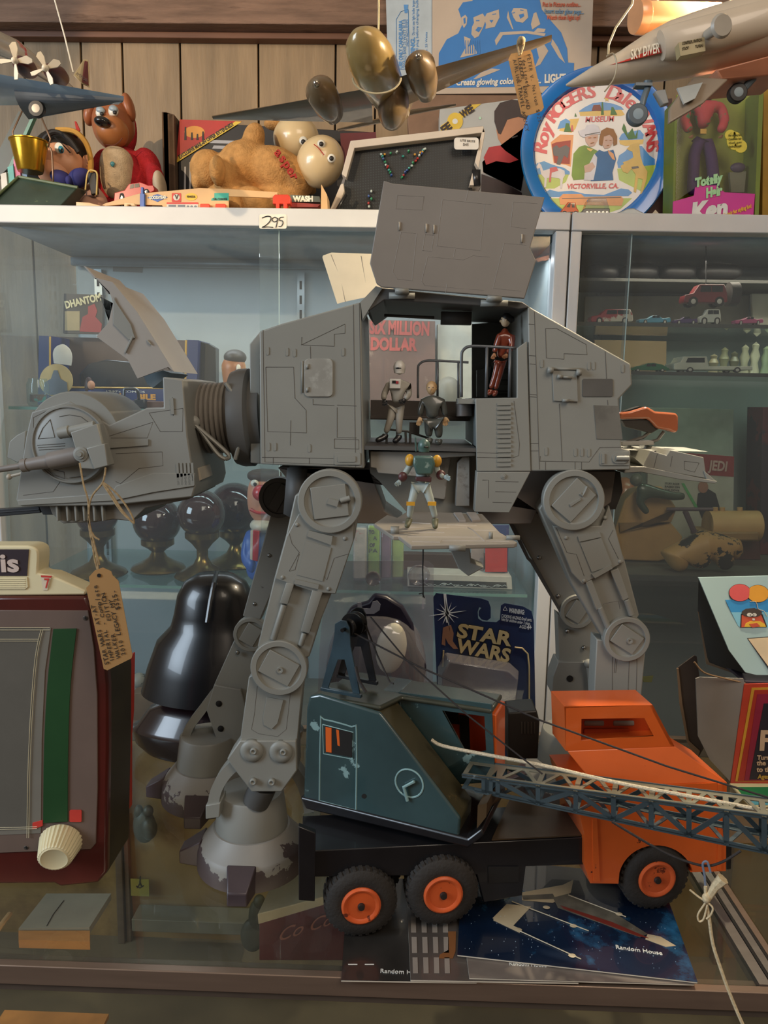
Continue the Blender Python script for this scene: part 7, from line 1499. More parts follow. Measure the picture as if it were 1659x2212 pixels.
# ---- small toys on the rail edge
ye = 1.515
bg_ = thing('toy_buggy', 'orange windowed buggy toy parked below the round tray', 'toy car')
MB().ppx([(1212, 466), (1214, 452), (1220, 446), (1227, 436), (1243, 436), (1246, 448), (1250, 454), (1250, 466)], ye, 0.03).obj('body', mat('buggy_orange', 'd8602a', 0.35, coat=0.4), bg_, bevel=0.0015)
q = MB().ppx([(1224, 447), (1229, 439), (1233, 439), (1231, 448)], ye - 0.0005, 0.0008).ppx([(1235, 439), (1241, 439), (1242, 448), (1236, 448)], ye - 0.0005, 0.0008).ppx([(1226, 458), (1238, 457), (1238, 461), (1226, 462)], ye - 0.0005, 0.0008).obj('markings', blk, bg_)
for x in (1219, 1243): wheel_at(bg_, P(x, 462, ye - 0.002) , 0.005, 0.006, seg=14)
tk_ = thing('toy_tank', 'clear topped grey tracked vehicle toy below the round tray', 'toy vehicle')
MB().ppx([(1254, 460), (1262, 450), (1318, 450), (1317, 464), (1260, 466)], ye, 0.035).obj('track_hull', mat('tank_grey', '6d6e6c', 0.4, 0.3), tk_, bevel=0.0015)
MB().ppx([(1264, 450), (1272, 428), (1310, 428), (1317, 450)], ye + 0.002, 0.03).obj('clear_cabin', glass('tank_clear', (0.85, 0.86, 0.82), 0.3, 0.05, 0.15, (0.5, 0.5, 0.45)), tk_, bevel=0.001)
for k in range(6): wheel_at(tk_, P(1268 + k * 8.6, 460, ye - 0.003), 0.0035, 0.003, m=mat('hub_steel', 'b9b6ad'), seg=12)
bt_ = tag(MB().ppx([(1330, 460), (1345, 455), (1355, 450), (1370, 449), (1384, 456), (1396, 462), (1388, 466), (1336, 466)], ye, 0.03, taper=0.8).obj('toy_boat', mat('boat_silver', '9aa0a2', 0.3, 0.3), bevel=0.002), 'small silver boat toy below the round tray', 'toy boat')
py_ = MB(); p0 = P(1416, 453, 1.54); b_ = [P(1402, 468, 1.515), P(1430, 468, 1.515), P(1428, 466, 1.56), P(1406, 466, 1.56)]; py_.add([p0] + b_, [[0, 1, 2], [0, 2, 3], [0, 3, 4], [0, 4, 1], [4, 3, 2, 1]], False)
tag(py_.obj('pyramid', mat('pyramid_cream', 'c7bca6', 0.5)), 'small cream pyramid between the silver boat and the doll box', 'ornament')
# ---- green tin trough and brass pail at the far left
YGT = 1.46
tr_ = thing('tin_trough', 'worn dark green tin tray standing tilted at the left end of the cabinet top', 'tray')
gt = mat('trough_green', '34443c', 0.35, var=0.3, vs=12, c2='6f7f5c', c2t=0.64, c2w=0.03, c2s=18, coat=0.3)
MB().prism([P(42, 381, 1.56), P(168, 405, 1.56), P(128, 454, 1.505), P(-20, 454, 1.505), P(-20, 440, 1.505)], (0, 0.05, 0.006)).obj('tray_body', gt, tr_, bevel=0.002)
MB().tube([P(-20, 440, 1.503), P(40, 382, 1.556), P(168, 405, 1.556)], 0.003, 7).obj('rolled_rim', mat('rim_olive', '5c6a48', 0.4, var=0.2), tr_)
bk_ = thing('brass_pail', 'small brass pail with a wire handle standing on the green tin tray', 'pail')
yb2 = 1.585; brass = mat('brass_bright', 'c79a2e', 0.22, 0.85, var=0.25, vs=18, c2='5c3c14', c2t=0.66, c2w=0.03, c2s=30)
a, t_ = P(66, 372, yb2), P(68, 305, yb2); rr0, rr1 = 24 * S(yb2), 37 * S(yb2); hh = t_.z - a.z
MB().lathe([(0, 0), (rr0, 0), (rr0 * 1.05, hh * 0.04), (rr1 * 0.98, hh * 0.95), (rr1 * 1.04, hh * 0.97), (rr1 * 1.04, hh), (rr1 * 0.97, hh), (rr0, hh * 0.06), (0, hh * 0.06)], a, (0, 0, 1), 40).obj('bucket', brass, bk_)
MB().tube([P(x, y, yb2) for x, y in ((31, 312), (27, 285), (48, 240))], 0.0018, 6).tube([P(x, y, yb2) for x, y in ((104, 318), (109, 300), (88, 250))], 0.0018, 6).tube([P(x, y, yb2 - 0.03) for x, y in spl([(106, 318), (112, 330), (115, 395)], 3)], 0.0018, 6).obj('wire_handle', mat('wire_rust', '7d6552', 0.4, 0.6), bk_)
crb = thing('tin_crane', 'green painted diagonal bars of a tin crane at the far left of the cabinet top', 'toy')
MB().prism([P(40, 240, 1.72), P(72, 250, 1.72), P(20, 360, 1.72), P(-20, 400, 1.72), P(-20, 360, 1.72)], (0, 0.01, 0)).obj('crane_bar', mat('bar_dark_green', '22302a', 0.4, var=0.3), crb)
MB().prism([P(68, 250, 1.70), P(74, 252, 1.70), P(24, 365, 1.70), P(18, 360, 1.70)], (0, 0.012, 0)).obj('bar_edge', mat('bar_teal', '4f8070', 0.4), crb)
for i, (x, y, cc, n) in enumerate(((7, 372, 'c9c2b4', 'white'), (22, 357, '3f9a92', 'teal'), (35, 340, 'c75a86', 'pink'), (48, 322, '3f6f98', 'blue'))):
    y0 = 430 - i * 8
    tag(MB().ppx([(x - 6, y + 4), (x + 6, y), (x + 14, y0), (x, y0 + 4)], 1.66 + i * 0.004, 0.10).obj('coloured_case', mat('case_' + n, cc, 0.45)), n + ' spined case in the row behind the brass pail', 'case', 'coloured cases behind the brass pail')
# ================================================================== HANGING AEROPLANES
def sweep(mb, st, seg=24):
    """a fuselage: stations (point, half width, half height)"""
    n = len(st); vs = []
    ax = (Vector(st[-1][0]) - Vector(st[0][0])).normalized(); u = ax.cross(Vector((0, 0, 1))).normalized(); w_ = u.cross(ax)
    for p, a, b_ in st:
        for k in range(seg):
            t = 2 * math.pi * k / seg; vs.append(Vector(p) + u * math.cos(t) * a + w_ * math.sin(t) * b_)
    fs = [[i * seg + k, i * seg + (k + 1) % seg, (i + 1) * seg + (k + 1) % seg, (i + 1) * seg + k] for i in range(n - 1) for k in range(seg)]
    mb.add(vs, fs, True); mb.add(vs[:seg], [list(range(seg))], False); mb.add(vs[-seg:], [list(range(seg))], False); return mb
def wing(mb, a0, a1, b0, b1, th):
    """lens-section wing: root leading/trailing a0,a1, tip b0,b1"""
    up = Vector((0, 0, 1)); vs = []; m_ = 8
    for (l, t, h_) in ((a0, a1, th), (b0, b1, th * 0.35)):
        l, t = Vector(l), Vector(t)
        nrm = ((t - l).cross(Vector(b0) - Vector(a0))).normalized()
        top = [l + (t - l) * (k / m_) + nrm * h_ * math.sin(math.pi * (k / m_) ** 0.7) for k in range(m_ + 1)]
        bot = [l + (t - l) * (k / m_) - nrm * h_ * 0.6 * math.sin(math.pi * (k / m_) ** 0.7) for k in range(m_ - 1, 0, -1)]
        vs += top + bot
    n = len(vs) // 2; mb.add(vs, [[i, (i + 1) % n, (i + 1) % n + n, i + n] for i in range(n)], True)
    mb.add(vs[:n], [list(range(n))], False); mb.add(vs[n:], [list(range(n))], False); return mb
# bronze aircraft model, nose towards the viewer, hung in the middle
bz = mat('bronze_varnish', '735c3e', 0.45, 0.1, var=0.25, vs=10, c2='8f7340', c2t=0.58, c2w=0.2, c2s=6, coat=0.5)
bzc = mat('bronze_nose', 'a58852', 0.3, 0.1, var=0.15, vs=9, coat=0.8)
ap = thing('model_aeroplane', 'bronze coloured four-engined model aeroplane hanging nose-on above the walker', 'model aeroplane')
def pb_(x, y, Y=1.12): return P(x, y, Y)
q = MB(); s1 = S(1.08, 130)
sweep(q, [(pb_(778, 70, 1.00), 8 * s1, 5 * s1), (pb_(783, 80, 1.005), 26 * s1, 20 * s1), (pb_(790, 100, 1.02), 42 * s1, 38 * s1), (pb_(800, 125, 1.05), 50 * s1, 48 * s1), (pb_(812, 150, 1.08), 50 * s1, 50 * s1), (pb_(828, 185, 1.14), 46 * s1, 48 * s1), (pb_(845, 215, 1.22), 42 * s1, 42 * s1), (pb_(862, 238, 1.30), 30 * s1, 30 * s1)], 36)
fus = q.obj('fuselage', bzc, ap)
MB().tube([P(800 + 52 * math.cos(t / 16 * math.pi) * 1.0 + 14, 168 + 34 * math.sin(t / 16 * math.pi), 1.045) for t in range(0, 17)], 0.0012, 6).obj('nose_line', mat('line_cream', 'c9b58c', 0.4), fus)
q = MB(); blob(q, 850, 230, 1.15, 33, 44, 0.05, rot=15); q.obj('belly_pod', bz, ap)
q = MB(); wing(q, pb_(840, 172, 1.10), pb_(850, 240, 1.20), pb_(1192, 75, 1.06), pb_(1190, 90, 1.10), 0.006); w1 = q.obj('wing', bz, ap)
q = MB(); wing(q, pb_(800, 190, 1.10), pb_(805, 265, 1.20), pb_(458, 252, 1.06), pb_(462, 258, 1.10), 0.006); w2 = q.obj('wing', bz, ap)
for a_, b2, r_ in (((684, 182, 1.045), (722, 250, 1.15), 33), ((903, 124, 1.035), (922, 204, 1.14), 32)):
    q = MB(); p0, p1 = pb_(*a_), pb_(*b2)
    sweep(q, [(p0, 10 * s1, 9 * s1), (p0.lerp(p1, .05), 19 * s1, 18 * s1), (p0.lerp(p1, .2), r_ * s1, r_ * s1), (p0.lerp(p1, .6), r_ * .98 * s1, r_ * s1), (p0.lerp(p1, .9), r_ * .75 * s1, r_ * .8 * s1), (p1, r_ * .4 * s1, r_ * .5 * s1)], 28); en = q.obj('engine_pod', bz, ap)
    MB().ell(p0 + Vector((0, -0.004, 0)), (0.0045,) * 3, seg=14, rings=10).cyl(p0, p0 + Vector((0, -0.006, 0)), 0.003, seg=12).obj('spinner', mat('spinner_steel', 'b5aa9a', 0.2, 0.9), en)
q = MB(); wing(q, pb_(880, 238, 1.30), pb_(882, 250, 1.36), pb_(985, 224, 1.30), pb_(983, 230, 1.34), 0.004); q.obj('tailplane', bz, ap); q = MB(); wing(q, pb_(840, 252, 1.30), pb_(845, 262, 1.36), pb_(728, 279, 1.30), pb_(732, 284, 1.34), 0.004); q.obj('tailplane', bz, ap)
MB().tube([P(818, -80, 1.10), P(818, 20, 1.10), P(817, 86, 1.10)], 0.0013, 6).obj('hanging_cord', mat('cord_cream', 'cbb489', 0.7), ap)
t2 = tagcard('brown price tag tied near the wing tip of the bronze aeroplane', [(1098, 128), (1104, 116), (1146, 108), (1150, 116), (1175, 232), (1170, 240), (1132, 252), (1126, 246)], 1.055,
             [((1141, 120), 'PETER V. Nelson $925'), ((1131, 132), 'designed'), ((1122, 128), 'LONDON, ENGLAND'), ((1112, 132), 'AIRLINE/TRAVEL AGENCY')], None, mat('manila_card', 'a27a48'), -77, size=0.0064)
MB().tube([P(x, y, 1.05) for x, y in spl([(1122, 120), (1118, 95), (1124, 80), (1132, 92), (1124, 118)], 4)], 0.0014, 6).obj('twine', tw, t2); q = MB(); blob(q, 1126, 88, 1.045, 9, 7, 0.008); q.obj('twine_knot', tw, t2)
# tin propeller airliner, top left
al = thing('tin_airliner', 'silver and red tin propeller airliner hanging at the top left', 'model aeroplane')
tin = mat('tin_silver_blue', '9fb6c8', 0.25, 0.0, var=0.15, vs=9, c2='7088a0', c2t=0.62, c2w=0.08, c2s=9); tinr = mat('tin_red', 'a9202c', 0.3, coat=0.5, var=0.1)
q = MB(); wing(q, P(-60, 150, 1.00), P(-50, 228, 1.12), P(268, 208, 1.02), P(255, 226, 1.05), 0.008); q.obj('wing', tin, al)
q = MB(); wing(q, P(30, 192, 1.03), P(62, 258, 1.07), P(268, 212, 1.02), P(262, 222, 1.05), 0.006); q.obj('wing_underside', mat('tin_dark', '7a8086', 0.35, 0.0, var=0.2), al)
q = MB(); sweep(q, [(P(-80, 60, 1.05), 24 * s1, 26 * s1), (P(30, 108, 1.15), 22 * s1, 24 * s1), (P(130, 178, 1.28), 14 * s1, 16 * s1), (P(185, 218, 1.36), 5 * s1, 6 * s1)], 24); q.obj('fuselage', mat('tin_pale', 'a39c94', 0.25, 0.5, c2='a9202c', c2t=0.52, c2w=0.02, c2s=3), al)
MB().prism([P(158, 162, 1.30), P(180, 128, 1.33), P(189, 128, 1.33), P(192, 148, 1.33), P(192, 188, 1.31), P(176, 180, 1.30)], (0, 0.004, 0)).obj('tail_fin', mat('fin_cream', 'b5a583', 0.3, 0.3), al, bevel=0.001)
MB().prism([P(184, 132, 1.328), P(190, 134, 1.328), P(192, 186, 1.308), P(178, 178, 1.298)], (0, -0.002, 0)).obj('fin_flash', tinr, al)
q = MB(); a, b_ = P(166, 160, 1.2955), P(190, 176, 1.3035); text(q, 'AMERICAN', (a + b_) / 2 - Vector((0, .002, 0)), b_ - a, (0, 0, 1), 0.007, fit=(b_ - a).length); q.obj('lettering', mat('print_black', '2a1d1c'), al)
for cx0, cy0, r_, dx, dy in ((32, 131, 38, 26, 22), (98, 147, 35, 28, 22)):
    p0 = P(cx0 + 6, cy0 + 3, 0.985); p1 = P(cx0 + dx + 8, cy0 + dy, 1.05); q = MB()
    sweep(q, [(p0, 6 * s1, 6 * s1), (p0.lerp(p1, .2), 15 * s1, 15 * s1), (p0.lerp(p1, .7), 19 * s1, 19 * s1), (p1, 15 * s1, 15 * s1)], 24); en = q.obj('engine', tinr, al)
    q = MB(); pc = P(cx0, cy0, 0.978); q.ell(pc, (0.004, 0.005, 0.004), seg=14, rings=10)
    for k in range(4):
        t = R(90 * k + (2 if cx0 < 60 else 22)); d = Vector((math.cos(t), 0, math.sin(t))); s2 = Vector((-d.z, 0, d.x)); L2 = r_ * S(0.98, 131)
        q.add([pc + d * 0.003 + s2 * 0.0014 + Vector((0, -.001, 0)), pc + d * L2 * 0.75 + s2 * 0.0042 + Vector((0, -.003, 0)), pc + d * L2 + s2 * 0.0015, pc + d * L2 - s2 * 0.0025, pc + d * L2 * 0.7 - s2 * 0.0034 + Vector((0, .002, 0)), pc + d * 0.003 - s2 * 0.0014 + Vector((0, .001, 0)),
               ] + [pc + d * 0.003 + s2 * 0.0014 + Vector((0, .001, 0)), pc + d * L2 * 0.75 + s2 * 0.0042 + Vector((0, -.0015, 0)), pc + d * L2 + s2 * 0.0015 + Vector((0, .0015, 0)), pc + d * L2 - s2 * 0.0025 + Vector((0, .0015, 0)), pc + d * L2 * 0.7 - s2 * 0.0034 + Vector((0, .0035, 0)), pc + d * 0.003 - s2 * 0.0014 + Vector((0, .003, 0))],
              [[0, 1, 2, 3, 4, 5], [11, 10, 9, 8, 7, 6]] + [[i, (i + 1) % 6, (i + 1) % 6 + 6, i + 6] for i in range(6)], False)
    q.obj('propeller', mat('prop_cream', 'd2c7b2', 0.4), en)
wheel_at(al, P(80, 236, 1.04), 0.0105, 0.007, m=mat('tyre_black', '1b1b1c', 0.5), hub=mat('hub_grey', '8d8880', 0.4, 0.3), seg=24)
MB().tube([P(86, 214, 1.05), P(90, 222, 1.05), P(80, 236, 1.045)], 0.0016, 6).obj('undercarriage_leg', mat('hub_steel', 'b9b6ad'), al)
MB().tube([P(x, y, 1.2) for x, y in ((112, -60), (118, 0), (140, 80), (158, 156))], 0.0011, 6).obj('hanging_cord', mat('cord_white', 'c9c4b8', 0.7), al)
# white jet toy, top right
jt = thing('toy_jet', 'white plastic jet toy lettered SKY DIVER hanging at the top right', 'toy aeroplane')
YJ = 0.90; jw_ = mat('jet_white', 'bfae98', 0.35, var=0.04, coat=0.3)
s2_ = S(YJ, 120)
q = MB(); st = [((1223, 184), 2, 2), ((1235, 181), 9, 7), ((1280, 166), 22, 19), ((1340, 147), 36, 32), ((1400, 126), 50, 48), ((1450, 110), 58, 58), ((1520, 92), 64, 64), ((1600, 72), 70, 68), ((1760, 30), 72, 70)]
sweep(q, [(P(x, y, YJ + 0.03), a * s2_, b_ * s2_) for (x, y), a, b_ in st], 36); fj = q.obj('fuselage', jw_, jt)
MB().lathe([(0.0, 0.0), (0.024, 0.002), (0.031, 0.012), (0.031, 0.02)], P(1432, 102, YJ - 0.004), (1, 0.1, 0.22), 28).obj('air_intake', mat('jet_pale_blue', 'a9adb4', 0.3), fj) if False else None
q = MB(); sweep(q, [(P(1428, 98, YJ + 0.0), 22 * s2_, 30 * s2_), (P(1445, 94, YJ - 0.002), 26 * s2_, 34 * s2_), (P(1540, 72, YJ + 0.0), 28 * s2_, 38 * s2_), (P(1740, 20, YJ + 0.01), 28 * s2_, 40 * s2_)], 28); ind = q.obj('intake_duct', jw_, fj)
# red flash with lettering, lying along the nose
def js(x, y, d=0.0):
    # a point of the frame on the viewer side skin of the jet
    t = (x - 1223) / (1760 - 1223); k = 0
    for i in range(len(st) - 1):
        if st[i][0][0] <= x <= st[i + 1][0][0]: k = i
    f_ = (x - st[k][0][0]) / max(1, st[k + 1][0][0] - st[k][0][0]); cy = st[k][0][1] + f_ * (st[k + 1][0][1] - st[k][0][1]); r0 = st[k][1] + f_ * (st[k + 1][1] - st[k][1]); r1 = st[k][2] + f_ * (st[k + 1][2] - st[k][2])
    h_ = max(-0.98, min(0.98, (cy - y) / r1)); return P(x, y, YJ + 0.03 - r0 * s2_ * math.sqrt(1 - h_ * h_) - 0.0012 - d)
q = MB()
def strip_on(m_, top, bot, d, n_=10):
    q.mat(m_)
    for i in range(n_):
        f0, f1 = i / n_, (i + 1) / n_
        a_ = [(top[0][0] + (top[1][0] - top[0][0]) * f, top[0][1] + (top[1][1] - top[0][1]) * f) for f in (f0, f1)]; b2 = [(bot[0][0] + (bot[1][0] - bot[0][0]) * f, bot[0][1] + (bot[1][1] - bot[0][1]) * f) for f in (f0, f1)]
        q.add([js(*a_[0], d), js(*a_[1], d), js(*b2[1], d), js(*b2[0], d)], [[0, 1, 2, 3]], False)
strip_on(mat('jet_red', 'c0261e', 0.35, coat=0.3), ((1330, 118), (1427, 84)), ((1316, 141), (1430, 114)), 0.0); q.obj('red_flash', None, fj)
q = MB(); a, b_ = js(1362, 120, 0.002), js(1424, 104, 0.0035)
text(q, 'SKY DIVER', (a + b_) / 2, b_ - a, (0, 0.3, 1), 0.0165, fit=(b_ - a).length, bold=0.0003, shear=0.15); q.obj('lettering', mat('jet_letters', 'ddd0b8', 0.4), fj)
def dj(x, y, d=0.0): return P(x, y, YJ - 0.0285 + (x - 1470) * 0.00001 - d)
q = MB().mat(mat('switch_label', 'a08f68', 0.5)).prism([dj(1466, 92), dj(1522, 80), dj(1524, 110), dj(1470, 121)], (0, 0.012, 0)); lbj = q.obj('control_label', None, fj)
q = MB().mat(mat('switch_brown', '5c4e30', 0.5)); a, b_ = dj(1474, 94, .0003), dj(1516, 86, .0003); text(q, 'CONTROL SWITCH', (a + b_) / 2, b_ - a, (0, 0, 1), 0.0042, fit=(b_ - a).length); a, b_ = dj(1474, 106, .0003), dj(1488, 103, .0003); text(q, 'STOP', (a + b_) / 2, b_ - a, (0, 0, 1), 0.004, fit=(b_ - a).length); a, b_ = dj(1502, 101, .0003), dj(1518, 98, .0003); text(q, 'TURN', (a + b_) / 2, b_ - a, (0, 0, 1), 0.004, fit=(b_ - a).length); q.obj('lettering', None, lbj)
MB().lathe([(0, 0.008), (0.010, 0.008), (0.012, 0.005), (0.006, 0.0), (0.005, -0.02)], P(1552, 60, YJ - 0.034), (0.2, -1, -0.1), 20).obj('control_knob', mat('knob_grey', 'a59c8e', 0.4), fj)
MB().tube([P(1400, 176, YJ + 0.01), P(1398, 192, YJ + 0.01), P(1390, 215, YJ + 0.0), P(1386, 236, YJ)], [0.005, 0.0035, 0.0035, 0.003], 10).box(P(1388, 186, YJ + 0.01), (0.018, 0.012, 0.003)).obj('nose_leg', mat('leg_blue_grey', '59656c', 0.4), jt)
for d_ in (-0.006, 0.012): wheel_at(jt, P(1376, 249, YJ + d_), 22 * s2_, 0.009, m=mat('wheel_blue_grey', '4a555c', 0.5), hub=mat('wheel_hub_blue', '7b8d96', 0.4), seg=28)
wheel_at(jt, P(1592, 202, YJ + 0.02), 20 * s2_, 0.009, m=mat('tyre_black', '1b1b1c'), hub=mat('wheel_hub_blue', '7b8d96'), seg=24)
MB().tube([P(1592, 202, YJ + 0.02), P(1608, 190, YJ + 0.02), P(1628, 168, YJ + 0.02)], 0.004, 8).obj('main_leg', mat('leg_blue_grey', '59656c'), jt)
MB().prism([P(1415, 196, YJ + 0.0), P(1438, 192, YJ), P(1446, 222, YJ), P(1432, 226, YJ)], (0, 0.01, 0)).obj('gear_door', mat('door_grey', '8b8a86', 0.5), jt, bevel=0.001)
q = MB().prism([P(1500, 165, YJ + 0.0), P(1575, 170, YJ - 0.01), P(1520, 222, YJ - 0.03), P(1446, 266, YJ - 0.04), P(1448, 232, YJ - 0.03), P(1470, 200, YJ - 0.01)], (0, 0.008, 0)).obj('wing', mat('wing_taupe', '8a7a68', 0.4), jt, bevel=0.002)
MB().prism([P(1463, 190, YJ - 0.005), P(1518, 178, YJ - 0.012), P(1502, 212, YJ - 0.03), P(1478, 224, YJ - 0.034)], (0, 0.003, 0)).obj('wing_root', mat('wing_pale', 'a9a9a2', 0.4), jt)
MB().prism([P(1545, 150, YJ + 0.0), P(1700, 110, YJ), P(1700, 160, YJ + 0.02), P(1560, 172, YJ + 0.0)], (0, 0.06, 0)).obj('orange_underside', mat('jet_peach', 'b97a5c', 0.4), jt, bevel=0.002)
MB().tube([P(x, y, YJ + 0.0) for x, y in spl([(1310, 122), (1325, 116), (1332, 140), (1326, 170), (1306, 198)], 5)], 0.0009, 6).obj('wire_loop', mat('wire_white', 'b9ab92', 0.4, 0.4), jt)
MB().tube([P(x, y, YJ) for x, y in ((1380, -60), (1365, 10), (1330, 60), (1315, 96), (1314, 118))], 0.0012, 6).obj('hanging_cord', mat('cord_cream', 'cbb489'), jt)
pt = thing('peach_plastic_tube', 'translucent peach plastic barrel hanging behind the white jet', 'toy')
MB().lathe([(36 * s2_, 0), (38 * s2_, 0.004), (38 * s2_, 0.012), (33 * s2_, 0.014), (33 * s2_, 0.11), (30 * s2_, 0.112)], P(1372, 36, 1.00), (1, 0.25, 0.10), 40).obj('barrel', mat('peach_plastic', 'd79a6c', 0.25, coat=0.5), pt)
MB().tube([P(1420, -80, 1.02), P(1420, 8, 1.02)], 0.001, 6).obj('hanging_cord', mat('cord_cream', 'cbb489'), pt)

# reflector spotlight at the top right, its bulb just above the jet
sl = thing('spotlight', 'lit reflector spotlight glowing above the white jet at the top right', 'lamp')
LP_ = P(1628, -22, 1.03)
MB().ell(LP_, (0.022, 0.022, 0.022), seg=24, rings=16).obj('bulb', mat('bulb_glow', 'ffe2b0', 0.5, emit=30), sl)
MB().lathe([(0.020, 0.030), (0.034, 0.004), (0.036, -0.004), (0.038, 0.004), (0.024, 0.034), (0.020, 0.070), (0, 0.072)], LP_, (0.75, 0.1, 0.65), 32).obj('shade', mat('lamp_shade_white', 'c9c2b4', 0.4), sl)
light('spotlight_beam', 'SPOT', LP_ + Vector((-0.026, -0.004, -0.022)), (-0.25, 1.0, 0.45), 38, (1.0, 0.83, 0.58), spot=125, blend=0.6, radius=0.02)
# ================================================================== ACTION FIGURES ON THE WALKER
def figure(name, label, J, Y, cj, ct, chd, cbt, csk, fat=1.0, head='hair', hc=None, group=None):
    """a jointed toy figure; J = joints in the frame with a depth offset in mm"""
    t = thing(name, label, 'action figure', group)
    def q(k): x, y, *d = J[k]; return P(x, y, Y + (d[0] / 1000 if d else 0))
    s_ = S(Y, J['pelvis'][1]); u = s_ * fat * 1.42
    def sk(n, ks, rs, ed, m): return skin(n, [(q(k), r * u, r * u * .85) for k, r in zip(ks, rs)], ed, m, t, sub=2)
    sk('trousers', ['pelvis', 'lhip', 'lknee', 'lank', 'rhip', 'rknee', 'rank'], [11, 9.5, 7, 5.5, 9.5, 7, 5.5], [(0, 1), (1, 2), (2, 3), (0, 4), (4, 5), (5, 6)], ct)
    sk('jacket', ['chest', 'waist', 'pelvis', 'neck', 'lsh', 'lel', 'lwr', 'rsh', 'rel', 'rwr'], [12, 10.5, 11, 5, 6.5, 6, 4.8, 6.5, 6, 4.8], [(0, 1), (1, 2), (0, 3), (0, 4), (4, 5), (5, 6), (0, 7), (7, 8), (8, 9)], cj)
    for a, b_ in (('lank', 'ltoe'), ('rank', 'rtoe')):
        A, B_ = q(a), q(b_); skin('boot', [(A, 5.8 * u, 5.5 * u), (A + Vector((0, 0, -7 * s_)), 5.6 * u, 5.2 * u), (B_, 4.2 * u, 4.5 * u)], [(0, 1), (1, 2)], cbt, t, sub=2)
    for w_, h_ in (('lwr', 'lhd'), ('rwr', 'rhd')):
        A, B_ = q(w_), q(h_); s_ = u * .85; d = (B_ - A).normalized(); sd = d.cross(Vector((0, 1, 0))).normalized()
        palm = A + d * 5 * s_; nd = [(A, 3.2 * s_, 2.6 * s_), (palm, 4.2 * s_, 2.8 * s_)]; ed = [(0, 1)]
        for i, (o_, l_) in enumerate(((-3.2, 6.5), (-1.1, 7.6), (1.1, 7.2), (3.2, 5.8))):
            r0 = palm + d * 3.5 * s_ + sd * o_ * s_; k = len(nd); nd += [(r0, 1.15 * s_, 1.15 * s_), (r0 + d * l_ * .5 * s_, 1.05 * s_, 1.05 * s_), (r0 + d * l_ * .75 * s_ + Vector((0, -l_ * .45 * s_, 0)), .95 * s_, .95 * s_)]; ed += [(1, k), (k, k + 1), (k + 1, k + 2)]
        k = len(nd); nd += [(palm + sd * 4.5 * s_ + Vector((0, -1.5 * s_, 0)), 1.3 * s_, 1.3 * s_), (palm + sd * 5.5 * s_ + d * 3.5 * s_ + Vector((0, -3 * s_, 0)), 1.1 * s_, 1.1 * s_)]; ed += [(1, k), (k, k + 1)]
        skin('hand', nd, ed, chd, t, sub=1)
    s_ = S(Y, J['pelvis'][1]); H = q('head'); r = 12.5 * s_
    hd = MB().ell(H, (r * .82, r * .9, r * 1.12), seg=24, rings=18).ell(H + Vector((0, -r * .1, -r * .55)), (r * .55, r * .62, r * .5), seg=18, rings=12).obj('head', csk, t)
    f_ = (q('face') - H); f_ = Vector((f_.x, f_.y, 0)).normalized(); sd = f_.cross(Vector((0, 0, 1)))
    if head != 'helmet':
        MB().ell(H + f_ * r * .86 + Vector((0, 0, -r * .15)), (r * .14, r * .16, r * .24), seg=10, rings=8).obj('nose', csk, hd)
        for e_ in (-1, 1):
            MB().ell(H + f_ * r * .76 + sd * e_ * r * .32 + Vector((0, 0, r * .12)), (r * .11,) * 3, seg=10, rings=8).obj('eye', ink, hd); MB().ell(H + sd * e_ * r * .8 + Vector((0, 0, -r * .05)), (r * .12, r * .16, r * .26), seg=10, rings=8).obj('ear', csk, hd)
        MB().ell(H + f_ * r * .68 + Vector((0, 0, -r * .58)), (r * .22, r * .1, r * .05), seg=10, rings=6).obj('mouth', mat('lip_brown', '6a3a2c', 0.5), hd)
        MB().ell(H - f_ * r * .16 + Vector((0, 0, r * .28)), (r * .92, r * .95, r * .98), seg=22, rings=14).obj('hair', hc, t)
    else:
        MB().ell(H + Vector((0, 0, r * .1)), (r * 1.05, r * 1.1, r * 1.2), seg=26, rings=18).cyl(H + Vector((0, 0, -r * .9)), H + Vector((0, 0, 0)), r * .9, r * 1.05, 26).obj('helmet', hc, t)
        MB().ell(H + f_ * r * .62 + Vector((0, 0, -r * .05)), (r * .66, r * .55, r * .26), seg=20, rings=12).obj('visor', mat('visor_dark', '1d1b1e', 0.2, coat=0.6), t)
    return t, q, s_
YF1 = YN + 0.03
ltgrey = mat('suit_light_grey', 'a09c92', 0.5, var=0.1); blkp = mat('boot_black', '17171a', 0.35, coat=0.3); whp = mat('figure_white', 'cfcac0', 0.35)
t, q_, s1_ = figure('action_figure', 'toy pilot figure in pale grey suit and white helmet with black gloves in the cabin', dict(pelvis=(857, 872), waist=(858, 856), chest=(858, 835), neck=(860, 818), head=(863, 795), face=(857, 795, -20), lhip=(849, 880), lknee=(843, 908, -4), lank=(833, 936), ltoe=(811, 953, -6), rhip=(864, 880), rknee=(862, 910, -4), rank=(862, 938), rtoe=(850, 956, -6),
    lsh=(838, 833), lel=(830, 852), lwr=(829, 862, -8), lhd=(831, 874, -12), rsh=(882, 833), rel=(884, 852), rwr=(876, 862, -10), rhd=(862, 870, -14)), YF1, ltgrey, ltgrey, blkp, blkp, whp, head='helmet', hc=whp)
MB().box(P(854, 829, YF1 - .0085), (.013, .004, .011)).obj('chest_box', whp, t, bevel=.001)
MB().box(P(851, 825, YF1 - .011), (.004, .001, .003)).obj('chest_mark', blkp, t); MB().box(P(858, 826, YF1 - .011), (.003, .001, .003)).obj('chest_mark', mat('mark_red', '9c3038', .4), t)
dgc = mat('coat_olive_grey', '4c4d47', 0.28, var=0.08, coat=0.4); pale = mat('hand_pale', 'cba87c', 0.45)
